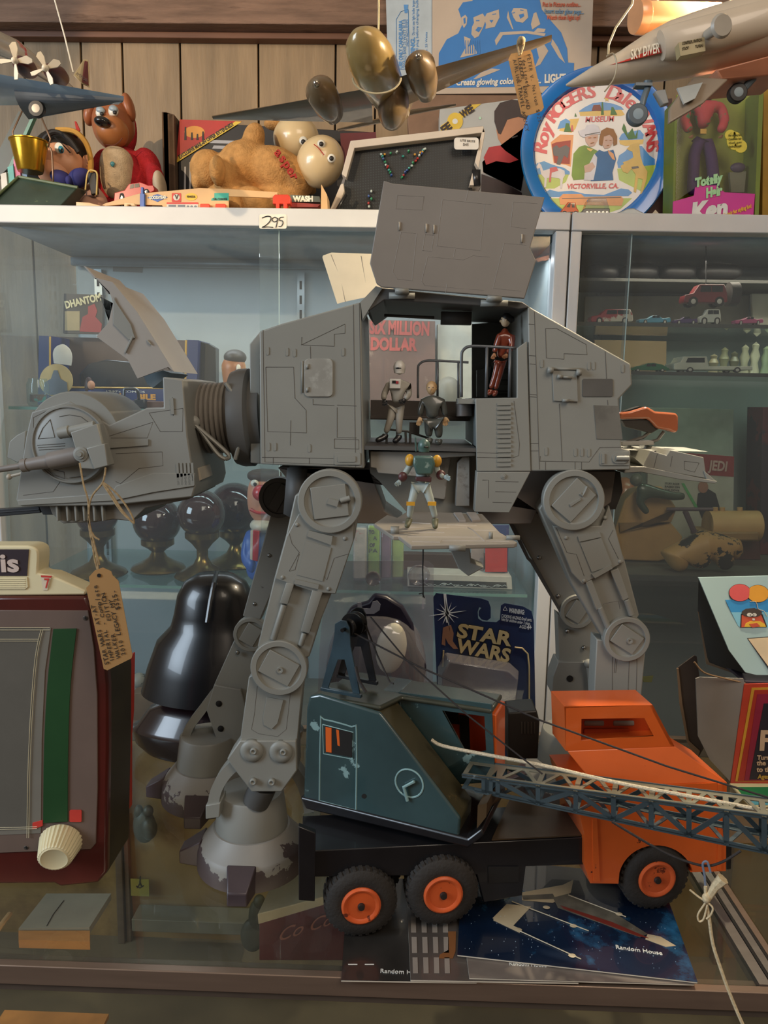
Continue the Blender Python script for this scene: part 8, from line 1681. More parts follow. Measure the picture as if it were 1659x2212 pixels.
t, q_, s1_ = figure('action_figure', 'stout toy figure with pale head and hands in a dark grey coat in the cabin', dict(pelvis=(935, 905), waist=(934, 888), chest=(934, 868), neck=(933, 853), head=(932, 839), face=(928, 839, -20), lhip=(927, 912), lknee=(926, 930), lank=(927, 945), ltoe=(926, 957, -5), rhip=(945, 912), rknee=(948, 932), rank=(948, 947), rtoe=(947, 959, -5),
    lsh=(914, 868), lel=(909, 885), lwr=(907, 900), lhd=(905, 914), rsh=(955, 868), rel=(960, 885), rwr=(962, 900), rhd=(962, 914)), YF1 + .005, dgc, dgc, pale, dgc, pale, fat=1.15, hc=mat('hair_sand', 'b79468', 0.6))
rdb = mat('coat_red_brown', '7a3420', 0.25, var=0.06, coat=0.5)
t, q_, s1_ = figure('action_figure', 'slim toy figure in a red-brown coat with dark bun leaning by the handrail', dict(pelvis=(1080, 775), waist=(1086, 752), chest=(1090, 730), neck=(1091, 708), head=(1092, 692), face=(1074, 692, 0), lhip=(1078, 780), lknee=(1070, 812), lank=(1060, 840), ltoe=(1054, 853, -4), rhip=(1086, 780), rknee=(1078, 812), rank=(1070, 842), rtoe=(1066, 855, -4),
    lsh=(1078, 726, -6), lel=(1072, 748, -6), lwr=(1068, 762, -6), lhd=(1063, 778, -6), rsh=(1104, 728, -5), rel=(1106, 748, -8), rwr=(1096, 764, -12), rhd=(1086, 774, -14)), YN + .035, rdb, rdb, mat('doll_tan_skin', 'a5704a'), rdb, mat('face_cream', 'd0b490', .4), fat=.85, hc=hair)
MB().ell(P(1104, 690, YN + .035), (.004, .0035, .004), seg=14, rings=10).obj('bun', hair, t)
jt_ = mat('armour_teal', '46605a', 0.35, var=0.1, c2='7d8f86', c2t=0.6, c2w=.05, c2s=80); plg = mat('suit_pale_blue_grey', '9aa49f', 0.5, var=0.06)
YR2 = G(915, 1142, ZR).y
t, q_, s1_ = figure('action_figure', 'toy figure in teal chest armour and yellow shoulder pads standing on the lowered ramp', dict(pelvis=(908, 1045), waist=(911, 1028), chest=(914, 1005), neck=(915, 985), head=(916, 964), face=(926, 964, -14), lhip=(898, 1052), lknee=(888, 1088, -4), lank=(884, 1118), ltoe=(878, 1140, -8), rhip=(920, 1052), rknee=(932, 1086, -4), rank=(940, 1118), rtoe=(940, 1142, -8),
    lsh=(889, 1000), lel=(876, 1022), lwr=(864, 1036, -4), lhd=(855, 1050, -8), rsh=(940, 1000), rel=(946, 1022), rwr=(958, 1030, -8), rhd=(972, 1034, -12)), YR2, plg, plg, mat('glove_grey', '8b9a9a', .4), mat('boot_olive', '57563f', .5), jt_, head='helmet', hc=jt_)
MB().ppx([(893, 985), (935, 985), (940, 1002), (933, 1026), (900, 1026), (892, 1002)], YR2 - .014, .006).obj('chest_plate', jt_, t, bevel=.002)
MB().ppx([(897, 1030), (932, 1030), (932, 1042), (898, 1040)], YR2 - .010, .006).obj('belt', mat('belt_maroon', '4a2a2c', .5), t, bevel=.001)
for x, y in ((885, 994), (944, 996)): MB().ell(P(x, y, YR2 - .002), (.0045, .005, .006), seg=14, rings=10).obj('shoulder_pad', mat('pad_yellow', 'c8942c', .4), t)
for x, y in ((887, 1088), (933, 1088)): MB().box(P(x, y, YR2 - .012), (.008, .003, .0035)).obj('knee_pad', mat('pad_yellow', 'c8942c'), t)
for x, y in ((870, 1030), (952, 1026)): MB().ell(P(x, y, YR2 - .004), (.0045, .0035, .0048), seg=12, rings=8).obj('gauntlet', mat('gauntlet_maroon', '4f2b2c', .4), t)
MB().cyl(P(899, 975, YR2 + .002), P(897, 945, YR2 + .002), .0008, seg=8).obj('aerial', jt_, t)
# brown hover bike on the rear shelf
hb_ = thing('toy_hover_bike', 'glossy rust brown hover bike toy perched on the shelf behind the walker', 'toy')
YH2 = YN + .09; rst = mat('bike_rust', '9a5638', .22, var=.08, coat=.6)
MB().ppx([(1340, 892), (1362, 888), (1388, 880), (1398, 878), (1416, 889), (1460, 892), (1466, 898), (1466, 930), (1458, 936), (1446, 930), (1420, 926), (1400, 905), (1340, 906)], YH2, .022).obj('body', rst, hb_, bevel=.003)
MB().ppx([(1344, 908), (1406, 906), (1425, 926), (1408, 936), (1352, 922)], YH2 + .004, .014).obj('engine', mat('bike_engine', '3a3735', .4, .3), hb_, bevel=.001)
MB().ppx([(1350, 888), (1382, 878), (1394, 880), (1390, 888), (1352, 892)], YH2 + .003, .016).obj('seat', blkp, hb_)
for pl in ([(1405, 932), (1388, 945), (1352, 956)], [(1434, 932), (1420, 950), (1392, 960)]): MB().tube([P(x, y, YH2 + .01) for x, y in pl], .0022, 7).obj('strut', mat('bike_strut', '7d7a76', .3, .5), hb_)
MB().ppx([(1344, 954), (1412, 952), (1414, 962), (1344, 963)], YH2, .02).obj('skid', mat('bike_skid', '8d8c88', .45), hb_, bevel=.001)
# ================================================================== INSIDE THE LEFT CABINET
def fbox(name, label, pts, Y, dep, m, cat='box', group=None, bevel=.001, kind=None):
    return tag(MB().ppx(pts, Y, dep).obj(name, m, bevel=bevel), label, cat, group, kind)
YI = 1.62
nb = mat('box_navy', '1b2a5e', .45, var=.08)
vb2 = thing('window_box', 'navy and yellow window box with a black model car, on the upper glass shelf', 'box')
MB().ppx([(116, 727), (424, 736), (420, 886), (114, 884)], YI + .09, .004).obj('back_card', mat('box_inner_brown', '4a3830', .6), vb2)
q = MB()
for pl in ([(84, 725), (110, 726), (108, 884), (82, 884)], [(402, 734), (428, 735), (424, 886), (400, 886)], [(108, 842), (402, 842), (402, 886), (108, 884)]): MB().ppx(pl, YI, .10).obj('navy_frame', nb, vb2)
q = MB()
for pl in ([(108, 727), (108, 842)], [(402, 735), (400, 842)], [(150, 838), (400, 840)]): q.tube([P(x, y, YI) for x, y in pl], .0022, 4)
q.obj('yellow_line', mat('line_yellow', 'c9a04a', .5), vb2)
MB().ppx([(170, 808), (190, 786), (230, 776), (290, 782), (350, 808), (384, 812), (384, 838), (172, 838)], YI + .02, .07).obj('model_car', mat('model_black', '17171a', .25, coat=.5), vb2, bevel=.004)
q = MB(); tpx(q, "1940's COMICS", 229, 848, 312, 850, YI, 5); q.obj('lettering', wt, vb2); q = MB(); tpx(q, 'BATM', 214, 861, 262, 862, YI, 14, bold=.001); tpx(q, 'BILE', 296, 863, 336, 864, YI, 14, bold=.001); q.obj('lettering', mat('print_orange_yellow', 'c98d30', .5), vb2)
MB().ppx(circ(121, 824, 36, 36, 38), YI - .012, .002).obj('yellow_disc', mat('disc_yellow', 'cdb072', .5), vb2)
MB().ppx([(94, 850), (96, 826), (110, 818), (116, 800), (124, 800), (130, 818), (144, 826), (146, 850), (130, 858), (108, 858)], YI - .014, .0015).obj('grey_silhouette', mat('silhouette_grey', '6b7480', .5), vb2)
fbox('price_cloud', 'white cloud shaped price card hung inside the navy window box', spl([(116, 785), (114, 762), (122, 748), (138, 744), (152, 756), (156, 772), (154, 790)], 4), YI - .004, .001, mat('label_white', 'd3cfc6'), 'card')
pb3 = thing('comic_book', 'dark paperback with cream title letters and a red figure, standing above the navy box', 'book')
MB().ppx([(138, 634), (222, 637), (221, 722), (136, 720)], YI + .05, .012).obj('cover', mat('book_brown_black', '2f2824', .5), pb3)
MB().ppx([(172, 716), (178, 685), (190, 678), (190, 662), (204, 656), (210, 672), (206, 684), (220, 700), (218, 718)], YI + .0490, .0008).obj('red_figure', mat('book_red', '8b2226', .5), pb3)
MB().ppx([(140, 672), (172, 672), (172, 714), (140, 714)], YI + .0494, .0006).obj('cream_panel', mat('book_cream', '9a8a66', .6), pb3)
q = MB(); a, b_ = P(141, 660, YI + .0488), P(218, 642, YI + .0488); text(q, 'DHANTOM', (a + b_) / 2, b_ - a, (0, 0, 1), .021, bold=.0008, fit=(b_ - a).length); q.obj('lettering', mat('book_letters', 'c4ba92', .5), pb3)
mk = thing('moulded_mask', 'tan moulded mask with a dark cap on the upper shelf beside the walker neck', 'mask')
q = MB(); blob(q, 505, 795, YI + .02, 26, 28, .03); q.obj('face', mat('mask_tan', 'a46a42', .4, c2='c9a06a', c2t=.5, c2w=.1, c2s=12), mk); q = MB(); blob(q, 508, 772, YI + .02, 24, 17, .032); q.obj('cap', mat('cap_grey', '4b4540', .5), mk); q = MB(); blob(q, 515, 795, YI - .008, 5, 8, .004); q.obj('eye', mat('eye_white', 'd9d4c4'), mk)
fbox('black_card', 'black curved card standing behind the navy window box', [(434, 738), (450, 742), (466, 752), (466, 884), (434, 886)], YI + .02, .03, blk, 'card')
fbox('wooden_tray', 'brown wooden tray lying along the upper glass shelf behind the walker head', [(205, 864), (352, 868), (352, 886), (205, 885)], YI - .08, .06, mat('tray_brown', '5a3a28', .5, var=.2), 'tray')
jr = thing('glass_jar', 'clear glass jar with coloured bits at the left end of the upper shelf', 'jar')
MB().lathe([(0, 0), (.018, 0), (.022, .01), (.022, .05), (.018, .058), (.018, .062)], P(84, 884, 1.56), (0, 0, 1), 28).obj('glass', glass('jar_glass', (.85, .92, .9), .3, .02, .1, (.6, .7, .7)), jr)
MB().lathe([(.0, .012), (.016, .012), (.016, .03), (0, .03)], P(84, 884, 1.56), (0, 0, 1), 16).obj('contents', mat('jar_bits', '7a5a50', .5, c2='4fa09a', c2t=.5, c2s=60), jr)
bk3 = thing('small_doll', 'tiny doll with long brown hair on the upper shelf above the walker head', 'doll')
skin('dress', [(P(196, 850, 1.58), .007, .006), (P(194, 878, 1.58), .012, .010), (P(196, 842, 1.58), .004, .004)], [(0, 1), (0, 2)], mat('dress_blue', '33407a', .6), bk3)
q = MB(); blob(q, 197, 832, 1.58, 8, 10, .008); q.obj('head', mat('doll_skin', 'c98f6c'), bk3); q = MB(); blob(q, 192, 834, 1.585, 9, 20, .009); q.obj('hair', mat('hair_dark_brown', '3a2018', .5), bk3)
bgb = thing('black_bag', 'small black handled bag on the upper shelf behind the walker head', 'bag')
MB().ppx([(288, 862), (312, 862), (314, 886), (286, 886)], 1.528, .02).obj('pouch', blkp, bgb, bevel=.003); MB().tube([P(x, y, 1.53) for x, y in spl([(270, 884), (268, 845), (275, 840), (296, 842), (300, 862)], 4)], .003, 7).obj('handle', blkp, bgb)
# globes on brass feet
YGl = 1.64; brs = mat('brass_aged', '7a6433', .25, .85, var=.2, vs=12); oxb = mat('glass_oxblood', '2a0a0c', .08, coat=.8, var=.1)
gl = []
for (x, y, r_, xb, yb_, Y, lb_) in ((212, 1110, 46, 214, 1232, 1.60, 'leftmost dark red glass globe on a brass foot, behind the manila tag'), (345, 1125, 52, 342, 1222, 1.66, 'dark red glass globe on a wide brass foot under the walker jaw'), (447, 1110, 52, 438, 1240, 1.60, 'nearest dark red glass globe, just left of the red nosed figure'), (508, 1100, 58, 508, 1226, 1.725, 'largest red glass globe, partly hidden by the red nosed figure')):
    t = thing('glass_globe', lb_, 'globe', 'dark red glass globes on brass feet'); s2 = S(Y, y); b0 = P(xb, yb_, Y); b0 = Vector((b0.x, Y, ZS2 + .0005)); c0 = P(x, y, Y); h_ = c0.z - b0.z - r_ * s2
    MB().ell(c0 + Vector((b0.x - c0.x, 0, 0)), (r_ * s2,) * 3, seg=36, rings=24).obj('globe', oxb, t)
    MB().lathe([(0, 0), (.055, 0), (.060, .004), (.056, .010), (.036, .020), (.020, .030), (.012, .045), (.012, h_ * .7), (.022, h_ * .85), (.036, h_), (.036, h_ + .012), (0, h_ + .012)], b0, (0, 0, 1), 40).obj('foot', brs, t)
vf = thing('vinyl_figure', 'squeaky vinyl figure with a big red nose, blue jacket and red striped tie', 'figure')
Yv = 1.58; fl2 = mat('vinyl_flesh', 'd08c6c', .4, var=.05); vbl = mat('vinyl_blue', '3a62ad', .4, var=.06)
q = MB(); blob(q, 572, 1075, Yv, 37, 56, .038, pw=.85); hd = q.obj('head', fl2, vf)
q = MB(); blob(q, 572, 1027, Yv, 37, 14, .036, pw=.8); q.obj('hair', mat('hair_brown', '3d2b22', .6), hd)
for x in (550, 584): q = MB(); blob(q, x, 1044, Yv - .034, 9, 8, .006); ey = q.obj('eye', mat('eye_white', 'd9d4c4'), hd); q = MB(); blob(q, x + 1, 1046, Yv - .040, 4, 4, .003); q.obj('pupil', hair, ey)
q = MB(); blob(q, 564, 1065, Yv - .045, 19, 18, .018); q.obj('nose', mat('vinyl_red', 'bf2430', .3, coat=.4), hd)
MB().tube([P(x, y, Yv - .034) for x, y in spl([(540, 1100), (560, 1108), (598, 1106)], 4)], .0035, 7, flat=1).obj('lips', mat('vinyl_red', 'bf2430'), hd)
skin('jacket', [(P(566, 1165, Yv), .036, .032), (P(566, 1140, Yv), .030, .026), (P(564, 1205, Yv), .038, .034), (P(562, 1232, Yv), .036, .032), (P(538, 1160, Yv), .014, .013), (P(530, 1195, Yv - .01), .014, .013), (P(552, 1212, Yv - .035), .013, .012), (P(600, 1160, Yv), .014, .013), (P(605, 1195, Yv - .01), .014, .013)], [(0, 1), (0, 2), (2, 3), (0, 4), (4, 5), (5, 6), (0, 7), (7, 8)], vbl, vf)
q = MB(); blob(q, 570, 1134, Yv - .005, 30, 17, .034); q.obj('collar', mat('vinyl_white', 'cfc4b0', .4), vf)
MB().ppx([(546, 1146), (560, 1148), (556, 1202), (545, 1200)], Yv - .042, .01).obj('tie', mat('vinyl_red', 'bf2430'), vf, bevel=.001); MB().ppx([(541, 1146), (546, 1146), (545, 1200), (540, 1198)], Yv - .041, .01).obj('tie_edge', mat('vinyl_white', 'cfc4b0'), vf)
# seen through the walker
fp_ = thing('poster_box', 'faded reddish box with large red lettering seen through the open walker cabin', 'box')
MB().ppx([(770, 690), (940, 694), (940, 884), (770, 884)], 1.80, .05).obj('box_body', mat('box_brown_print', '6a4c42', .5, var=.35, vs=9, c2='a98d78', c2t=.62, c2w=.08, c2s=12), fp_)
q = MB(); tpx(q, 'SIX MILLION', 799, 708, 928, 712, 1.7992, 26, bold=.002); tpx(q, 'DOLLAR', 799, 744, 900, 746, 1.7992, 24, bold=.002); q.obj('lettering', mat('print_poster_red', 'a8443c', .5), fp_)
fbox('cream_panel', 'cream coloured box seen through the cabin beside the red lettered box', [(945, 700), (1025, 700), (1025, 884), (945, 884)], 1.82, .04, mat('panel_cream', 'b9b2a2', .6))
q = MB(); blob(q, 968, 856, 1.70, 30, 42, .03); tag(q.obj('grey_dome', mat('dome_grey', '7d776a', .5)), 'grey domed object on the upper shelf seen behind the cabin rail', 'dome')
# party bags, frieze box, cards under the ramp
for i, (x0, x1, y0, cc, lb_) in enumerate(((763, 792, 1140, 'c0b2a2', 'clear bag with a red base under the left of the ramp'), (794, 820, 1136, '8fae3c', 'green bag printed TO OF in the row under the ramp'), (823, 845, 1145, '7d5a70', 'clear bag of blue and red toys under the ramp'), (847, 872, 1160, 'a4b85c', 'yellow green bag at the right of the toy bags'))):
    t = thing('toy_bag', lb_, 'bag', 'small bags of toys under the ramp'); Y = 1.60 + .006 * i
    MB().ppx([(x0, y0), (x1, y0 + 2), (x1, 1225), (x0, 1225)], Y, .012).obj('contents', mat('bag_' + str(cc), cc, .5, var=.3, vs=30, c2='c23a36' if i != 1 else '3a4a1c', c2t=.56, c2w=.05, c2s=22), t, bevel=.003)
    MB().ppx([(x0 - .5, y0 - 4), (x1 + .5, y0 - 2), (x1 + .5, 1228), (x0 - .5, 1228)], Y - .004, .020).obj('clear_wrap', cp, t, bevel=.004)
    if i == 1:
        q = MB(); tpx(q, 'TO', 797, 1150, 809, 1150, Y - .0005, 8, bold=.0005); tpx(q, 'OF', 798, 1178, 810, 1178, Y - .0005, 8, bold=.0005); tpx(q, 'A', 806, 1163, 814, 1163, Y - .0005, 9); tpx(q, 'PA', 797, 1190, 815, 1190, Y - .0005, 9); q.obj('lettering', mat('print_black', '2a1d1c'), t)
fbox('brown_rail', 'dark brown wooden bar lying behind the toy bags on the lower shelf', [(866, 1196), (1050, 1200), (1050, 1222), (866, 1218)], 1.72, .03, mat('bar_brown', '4a2e22', .5), 'bar')
fz = thing('frieze_box', 'white bordered box with a black and silver scroll frieze below the ramp', 'box')
MB().ppx([(880, 1238), (1105, 1246), (1106, 1294), (880, 1284)], 1.56, .06).obj('box_body', mat('frieze_white', 'b5aca0', .5), fz, bevel=.001)
MB().ppx([(884, 1252), (1094, 1258), (1094, 1284), (884, 1276)], 1.5592, .0008).obj('dark_band', mat('frieze_black', '1e1f20', .5), fz)
q = MB()
for k in range(7):
    x0 = 900 + k * 29; sg_ = 1 if k % 2 else -1
    q.tube([P(x0 + (10 - a * .42) * math.cos(R(a * 26)), 1266 + k * .9 + sg_ * (9 - a * .4) * math.sin(R(a * 26)), 1.5585) for a in range(20)], .0013, 5).tube([P(x, y, 1.5585) for x, y in spl([(x0 + 10, 1266 + k * .9), (x0 + 16, 1266 + 8 * sg_ + k), (x0 + 22, 1268 + k)], 3)], .0012, 5)
q.obj('silver_scroll', mat('scroll_silver', '9aa0a0', .35, .3), fz)
for i, (x0, x1, y0, y1, cc, c2c, lb_) in enumerate(((1048, 1096, 1180, 1236, 'b32c28', '3a2a50', 'bright red picture card leaning under the right end of the ramp'), (1056, 1100, 1134, 1170, '1e2f66', 'c8c8d0', 'dark blue card with striped pens above the red picture card'), (1018, 1046, 1172, 1230, '96837c', '7a2c38', 'small pinkish card beside the red picture card'))):
    fbox('picture_card', lb_, [(x0, y0), (x1, y0), (x1, y1), (x0, y1)], 1.585 + .012 * i, .003, mat('card_' + cc, cc, .5, var=.2, c2=c2c, c2t=.6, c2w=.03, c2s=18), 'card')
gf = thing('dog_ornament', 'spotted white dog ornament on a wooden box below the brass feet', 'ornament')
q = MB(); blob(q, 300, 1470, 1.65, 16, 17, .018); q.obj('head', mat('dog_white_black', 'a9a296', .5, c2='1c1a18', c2t=.56, c2w=.02, c2s=30), gf); q = MB(); blob(q, 300, 1498, 1.66, 24, 14, .02); q.obj('body', mat('dog_white_black', 'a9a296'), gf)
fbox('wooden_box', 'long brown wooden box low in the left cabinet beside the black bust', [(282, 1500), (384, 1484), (384, 1552), (282, 1545)], 1.55, .04, mat('box_oak', '7c5c3c', .6, var=.2))
for z_ in (P(330, 1556, 1.6).z,): shelf(cabL, XL + .012, XM - .04, z_, .012, m=mat('low_shelf', '6d655c', .6), em=dk)
# ================================================================== INSIDE THE RIGHT CABINET
YRc = 1.60
Z_R0 = P(1450, 606, 1.72).z; shelf(cabR, XM + .028, XR - .03, Z_R0, .006, m=mat('thin_board', '4c463e', .6), em=dk, yf=1.70)
fbox('grey_display_board', 'grey board standing behind the top row of toy cars', [(1264, 640), (1620, 638), (1616, 700), (1262, 700)], 1.84, .01, mat('board_grey', '7b756a', .6), 'board')
fbox('white_display_board', 'off-white printed board at the right end of the top row', [(1624, 634), (1720, 634), (1720, 700), (1630, 700)], 1.80, .01, mat('board_white', 'a8a294', .6), 'board')
for x0, x1, lb_ in ((1262, 1335, 'left'), (1340, 1420, 'middle'), (1425, 1500, 'right'), (1506, 1600, 'end')):
    q = MB(); blob(q, (x0 + x1) / 2, 588, 1.76, (x1 - x0) / 2, 17, .03, pw=.7); tag(q.obj('dark_model', mat('model_dark', '1f1f22', .4, var=.3)), 'shadowy dark model under the ceiling of the right cabinet, %s of four' % lb_, 'model', 'dark models above the toy cars')
car('toy_car', 'red and white station wagon at the left of the top row of cars', 1276, 1368, 699, 668, YRc, mat('wagon_red', '9c2c34', .3, c2='c9c0b4', c2t=.5, c2w=.03, c2s=14, coat=.4), style='wagon')
car('toy_car', 'small light blue open car beside the red and white wagon', 1380, 1450, 699, 680, YRc, mat('car_light_blue', '4f8ea6', .3, coat=.4), style='sport')
car('toy_car', 'purple low sports car in the middle of the top row', 1456, 1508, 699, 683, YRc, mat('car_purple', '47325c', .3, coat=.4), style='sport')
car('toy_car', 'white pickup truck between the purple and pink cars', 1512, 1558, 699, 668, YRc, mat('car_white', 'a9a89c', .35), style='wagon')
car('toy_car', 'pink dragster at the right of the top row of cars', 1588, 1650, 699, 684, YRc, mat('car_pink', 'a0486a', .3, coat=.4), style='sport')
jp = car('toy_jeep', 'dark red jeep with a black spare wheel hung above the top row of cars', 1478, 1572, 662, 614, YRc + .02, mat('jeep_red', '6a1c22', .35, coat=.3), style='wagon')
MB().cyl(P(1572, 636, YRc + .04), P(1592, 636, YRc + .04), .024, seg=24).obj('spare_wheel', rub, jp)
MB().tube([P(1525, 625, YRc + .04), P(1525, 530, YRc + .04)], .001, 5).obj('hanging_wire', ink, jp)
fbox('tan_sheet', 'tan paper sheet standing behind the green car', [(1284, 734), (1440, 737), (1440, 802), (1284, 800)], 1.80, .01, mat('sheet_tan', 'a98664', .7, var=.05), 'sheet')
car('toy_car', 'rounded dark green saloon with a cream wing on the second shelf', 1360, 1448, 806, 784, YRc - .03, mat('car_green', '1f5a3c', .25, coat=.5), style='round')
car('toy_lorry', 'white toy lorry cab with a long flat bed on the second shelf', 1456, 1626, 808, 770, YRc - .03, mat('lorry_white', 'a7a594', .4), style='truck', cat='toy lorry')
for i, (x, h_, cc) in enumerate(((1540, 46, 'a8987a'), (1562, 60, '8f8a6c'), (1584, 52, '6f6a54'), (1606, 66, 'b5ad94'), (1628, 72, 'c3bca6'), (1652, 64, '9aa88a'))):
    Y = 1.78; b0 = P(x, 800, Y); b0.z = Z_R2 + .0005; hh = h_ * S(Y)
    tag(MB().lathe([(0, 0), (.010, 0), (.0112, hh * .15), (.007, hh * .4), (.011, hh * .6), (.006, hh * .78), (.008, hh * .9), (0, hh)], b0, (0, 0, 1), 22).obj('ornament', mat('orn_' + cc, cc, .4, var=.1, coat=.3)), '%s glazed ornament, number %s from the left behind the lorry' % (('buff', 'olive', 'dull brown', 'cream', 'tall ivory', 'pale green')[i], ('one', 'two', 'three', 'four', 'five', 'six')[i]), 'ornament', 'glazed ornaments behind the white lorry')
fbox('white_panel_box', 'large pale box standing on the bottom shelf behind the tan tank', [(1385, 880), (1585, 884), (1580, 1200), (1385, 1200)], 1.84, .03, mat('pale_box', 'a2a79c', .6))
bk5 = thing('film_book', 'book with a red band lettered JEDI and a dark clad person holding a green rod', 'book')
MB().ppx([(1400, 972), (1586, 986), (1582, 1196), (1396, 1190)], 1.79, .012).obj('cover', mat('book_pale', 'a8a698', .5), bk5)
MB().ppx([(1400, 972), (1586, 986), (1585, 1030), (1400, 1018)], 1.7892, .0008).obj('red_band', mat('book_band_red', '8c2c2c', .5), bk5)
q = MB(); tpx(q, 'JEDI', 1532, 1006, 1572, 1009, 1.7884, 20, bold=.001); q.obj('lettering', mat('book_letters2', 'b9988c', .5), bk5); q = MB().mat(ink)
for i, w_ in enumerate(('STORY BOOK', 'BASED ON', 'THE MOVIE')): tpx(q, w_, 1436, 1044 + i * 7, 1468, 1046 + i * 7, 1.7892, 4)
q.mat(mat('rod_green', '4f9a5a', .5)).ppx([(1472, 1044), (1478, 1044), (1508, 1096), (1502, 1098)], 1.7892, .0005).mat(mat('print_dark_cloth', '23262b', .5)).ppx([(1505, 1090), (1508, 1066), (1530, 1056), (1546, 1066), (1556, 1100), (1548, 1120), (1520, 1130)], 1.7888, .0005).mat(mat('print_face', '9a6a54', .5)).ppx(circ(1519, 1052, 11, 16, 13), 1.7884, .0005).obj('cover_picture', None, bk5)
ht = thing('toy_hover_tank', 'angular tan toy tank with a green figure riding on top, beside the walker leg', 'toy vehicle')
tnk = mat('tank_tan', 'b08a55', .5, var=.08); Y = 1.65
MB().ppx([(1330, 1235), (1326, 1150), (1350, 1080), (1380, 1048), (1430, 1050), (1462, 1096), (1440, 1118), (1476, 1160), (1455, 1225), (1420, 1240)], Y, .10, taper=.8).obj('hull', tnk, ht, bevel=.004)
MB().ppx([(1338, 1130), (1450, 1128), (1462, 1098), (1442, 1124), (1340, 1150)], Y - .006, .012).obj('hull_ridge', mat('tank_tan_dark', '85663c', .5), ht)
MB().cyl(P(1440, 1100, Y - .01), P(1540, 1100, Y - .03), .004, seg=10).cyl(P(1480, 1104, Y - .02), P(1500, 1150, Y - .02), .006, seg=8).obj('gun_arm', mat('arm_plum', '4d3c40', .5), ht)
grn = mat('rider_green', '33402c', .3, coat=.4, var=.2)
rd = thing('action_figure', 'small dark green toy soldier lying forward on the tan tank', 'action figure')
skin('body', [(P(1395, 1058, Y - .02), .016, .014), (P(1425, 1066, Y - .02), .014, .012), (P(1455, 1072, Y - .02), .010, .010), (P(1480, 1072, Y - .02), .008, .008), (P(1378, 1046, Y - .02), .010, .010), (P(1380, 1085, Y - .025), .009, .009), (P(1400, 1110, Y - .03), .007, .007)], [(0, 1), (1, 2), (2, 3), (0, 4), (0, 5), (5, 6)], grn, rd)
q = MB(); blob(q, 1374, 1036, Y - .02, 13, 14, .014); q.obj('helmet', mat('helmet_olive', '5f6250', .35), rd)
q = MB(); blob(q, 1342, 1072, 1.80, 28, 42, .04, rot=12)
tag(q.obj('orange_balloon', mat('balloon_orange', 'a0643c', .25, coat=.6)), 'orange brown glossy oval shape behind the tan tank', 'ornament')
cm = thing('camouflage_creature', 'four-legged toy beast in black and tan camouflage on the bottom shelf', 'toy animal')
cmm = mat('camouflage', 'a8804a', .5, c2='1d1c18', c2t=.5, c2w=.01, c2s=11); Y = 1.565
skin('body', [(P(1500, 1180, Y), .040, .035), (P(1550, 1172, Y), .036, .03), (P(1585, 1180, Y), .022, .02), (P(1598, 1205, Y), .014, .014), (P(1455, 1200, Y), .034, .03), (P(1530, 1225, Y - .01), .016, .015), (P(1575, 1228, Y - .01), .016, .015), (P(1475, 1232, Y - .01), .018, .016)], [(0, 1), (1, 2), (2, 3), (0, 4), (0, 5), (1, 6), (4, 7)], cmm, cm)
tc_ = thing('toy_transport', 'tan barrel shaped toy vehicle behind the camouflaged beast', 'toy vehicle')
MB().cyl(P(1528, 1136, 1.68), P(1636, 1136, 1.68), .034, seg=28).obj('barrel', tnk, tc_); MB().ppx([(1520, 1150), (1640, 1150), (1640, 1168), (1520, 1168)], 1.64, .08).obj('chassis', mat('tank_tan_dark', '85663c'), tc_, bevel=.003)
MB().ppx([(1560, 1168), (1640, 1168), (1640, 1240), (1560, 1240)], 1.70, .08).obj('plinth', mat('plinth_maroon', '4a2420', .5), tc_)
for x in (1545, 1560, 1598): MB().cyl(P(x, 1108, 1.68), P(x, 1096, 1.68), .006, seg=10).obj('funnel', tnk, tc_)
fbox('dark_spined_case', 'tall dark case with maroon and navy bands at the right edge of the cabinet', [(1648, 880), (1720, 880), (1720, 1150), (1646, 1150)], 1.76, .08, mat('case_dark', '2a1e2c', .5, c2='5a1f26', c2t=.5, c2w=.03, c2s=7), 'case')
fbox('yellow_scrap', 'small yellow scrap on the floor of the right cabinet', [(1386, 1462), (1412, 1460), (1408, 1474), (1390, 1474)], 1.70, .004, mat('scrap_yellow', '8f8a30', .6), 'scrap')
# ================================================================== every thing stands on what carries it
index_kids()
def tree_of(r):
    out, st = [], [r]
    while st:
        o = st.pop(); out.append(o); st += KID.get(o.name, [])
    return [o for o in out if o.type == 'MESH']
def settle(root, z, frac=0.3):
    """stretch the lowest part of a thing until its underside meets the surface at z"""
    ms = tree_of(root); zs = [v.co.z for o in ms for v in o.data.vertices]
    if not zs: return
    lo, hi = min(zs), max(zs); k = max(lo + (hi - lo) * frac, z + (hi - z) * frac)
    if abs(lo - z) < 1e-5 or k - z < 1e-4: return
    f = (k - z) / (k - lo)
    for o in ms:
        for v in o.data.vertices:
            if v.co.z < k: v.co.z = k - (k - v.co.z) * f
ZLOW = P(330, 1556, 1.6).z
NOSET = {'toy_jeep', 'price_cloud', 'price_sticker', 'light_toy_box', 'comic_book', 'brass_pail', 'display_cabinet', 'display_cabinet.001', 'wall_back', 'trim_1', 'trim_2', 'maroon_card', 'tin_crane', 'action_figure.004', 'picture_card'}
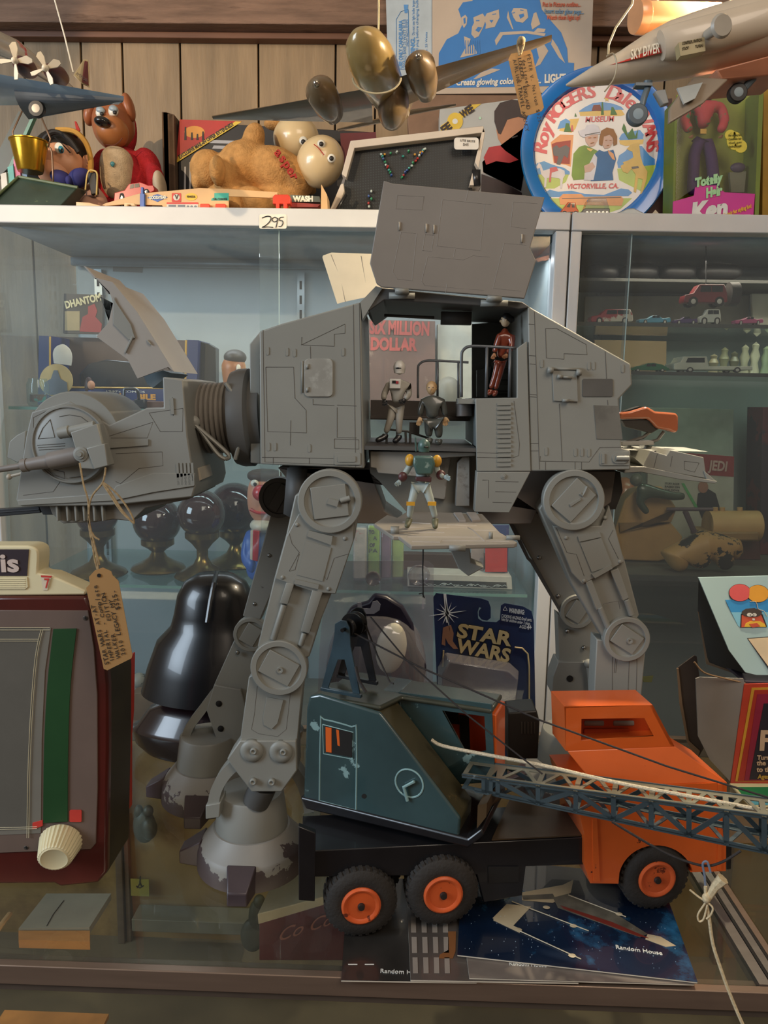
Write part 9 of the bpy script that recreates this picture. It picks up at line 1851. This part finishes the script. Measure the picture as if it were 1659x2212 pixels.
for r_ in ROOTS:
    if r_.name in NOSET or r_.name.startswith(('dark_model', 'wall', 'trim')): continue
    ms = tree_of(r_)
    if not ms: continue
    vs_ = [v.co for o in ms for v in o.data.vertices]; y0 = min(v.y for v in vs_); x0 = sum(v.x for v in vs_) / len(vs_); z0 = min(v.z for v in vs_)
    if y0 < 1.44: continue
    sup = [ZT] + ([ZS1, ZS2, ZLOW] if x0 < XM else [Z_R0, Z_R1, Z_R2, Z_R3, -0.2])
    z = min(sup, key=lambda s_: abs(s_ - z0))
    if abs(z - z0) < 0.10: settle(r_, z + 0.0006)
for r_ in ROOTS:
    if r_.name in ('toy_tennis_console', 'carded_pack', 'blister_pack', 'toy_box'): settle(r_, 0.0006, 0.15)
def split_loose(o):
    """pieces of a part that stand apart from each other become parts of their own"""
    me = o.data; n = len(me.vertices); par = list(range(n))
    def fd(a):
        while par[a] != a: par[a] = par[par[a]]; a = par[a]
        return a
    for e_ in me.edges: par[fd(e_.vertices[0])] = fd(e_.vertices[1])
    isl = {}
    for i in range(n): isl.setdefault(fd(i), []).append(i)
    G_ = [(ix, [min(me.vertices[i].co[k] for i in ix) - 0.0006 for k in range(3)], [max(me.vertices[i].co[k] for i in ix) + 0.0006 for k in range(3)]) for ix in isl.values()]
    ch = True
    while ch:
        ch = False
        for a in range(len(G_)):
            for b in range(a + 1, len(G_)):
                if all(G_[a][1][k] <= G_[b][2][k] and G_[b][1][k] <= G_[a][2][k] for k in range(3)):
                    G_[a] = (G_[a][0] + G_[b][0], [min(G_[a][1][k], G_[b][1][k]) for k in range(3)], [max(G_[a][2][k], G_[b][2][k]) for k in range(3)]); G_.pop(b); ch = True; break
            if ch: break
    if len(G_) < 2: return
    for gi_, (ix, _, _) in enumerate(G_):
        mp = {v: k for k, v in enumerate(ix)}; fs = [p for p in me.polygons if p.vertices[0] in mp]
        m2 = bpy.data.meshes.new(o.name); m2.from_pydata([tuple(me.vertices[i].co) for i in ix], [], [[mp[v] for v in p.vertices] for p in fs])
        for k in me.materials: m2.materials.append(k)
        for p, q in zip(m2.polygons, fs): p.material_index = q.material_index; p.use_smooth = q.use_smooth
        m2.update()
        if gi_ == 0: first = m2
        else:
            c = o.copy(); c.data = m2; COL.objects.link(c); c.parent = o.parent
    o.data = first
SPLIT = ('handrail', 'hinge', 'hip_axle', 'hip_block', 'piston', 'hang_hole_ring', 'wire_handle', 'kerb_pieces', 'black_bracket', 'front_rail', 'mullion', 'seat_frame', 'ceiling_panel', 'roof_bar', 'lower_machinery', 'latch', 'access_panel', 'knot', 'adornment', 'ankle_boss', 'screw', 'rear_window', 'slot', 'inner_panelling', 'yellow_box', 'gun_arm')
for o in list(bpy.data.objects):
    if o.type == 'MESH' and o.name.split('.')[0] in SPLIT: split_loose(o)
# ================================================================== origins to the base of each thing
index_kids()
for r_ in ROOTS: fin(r_)
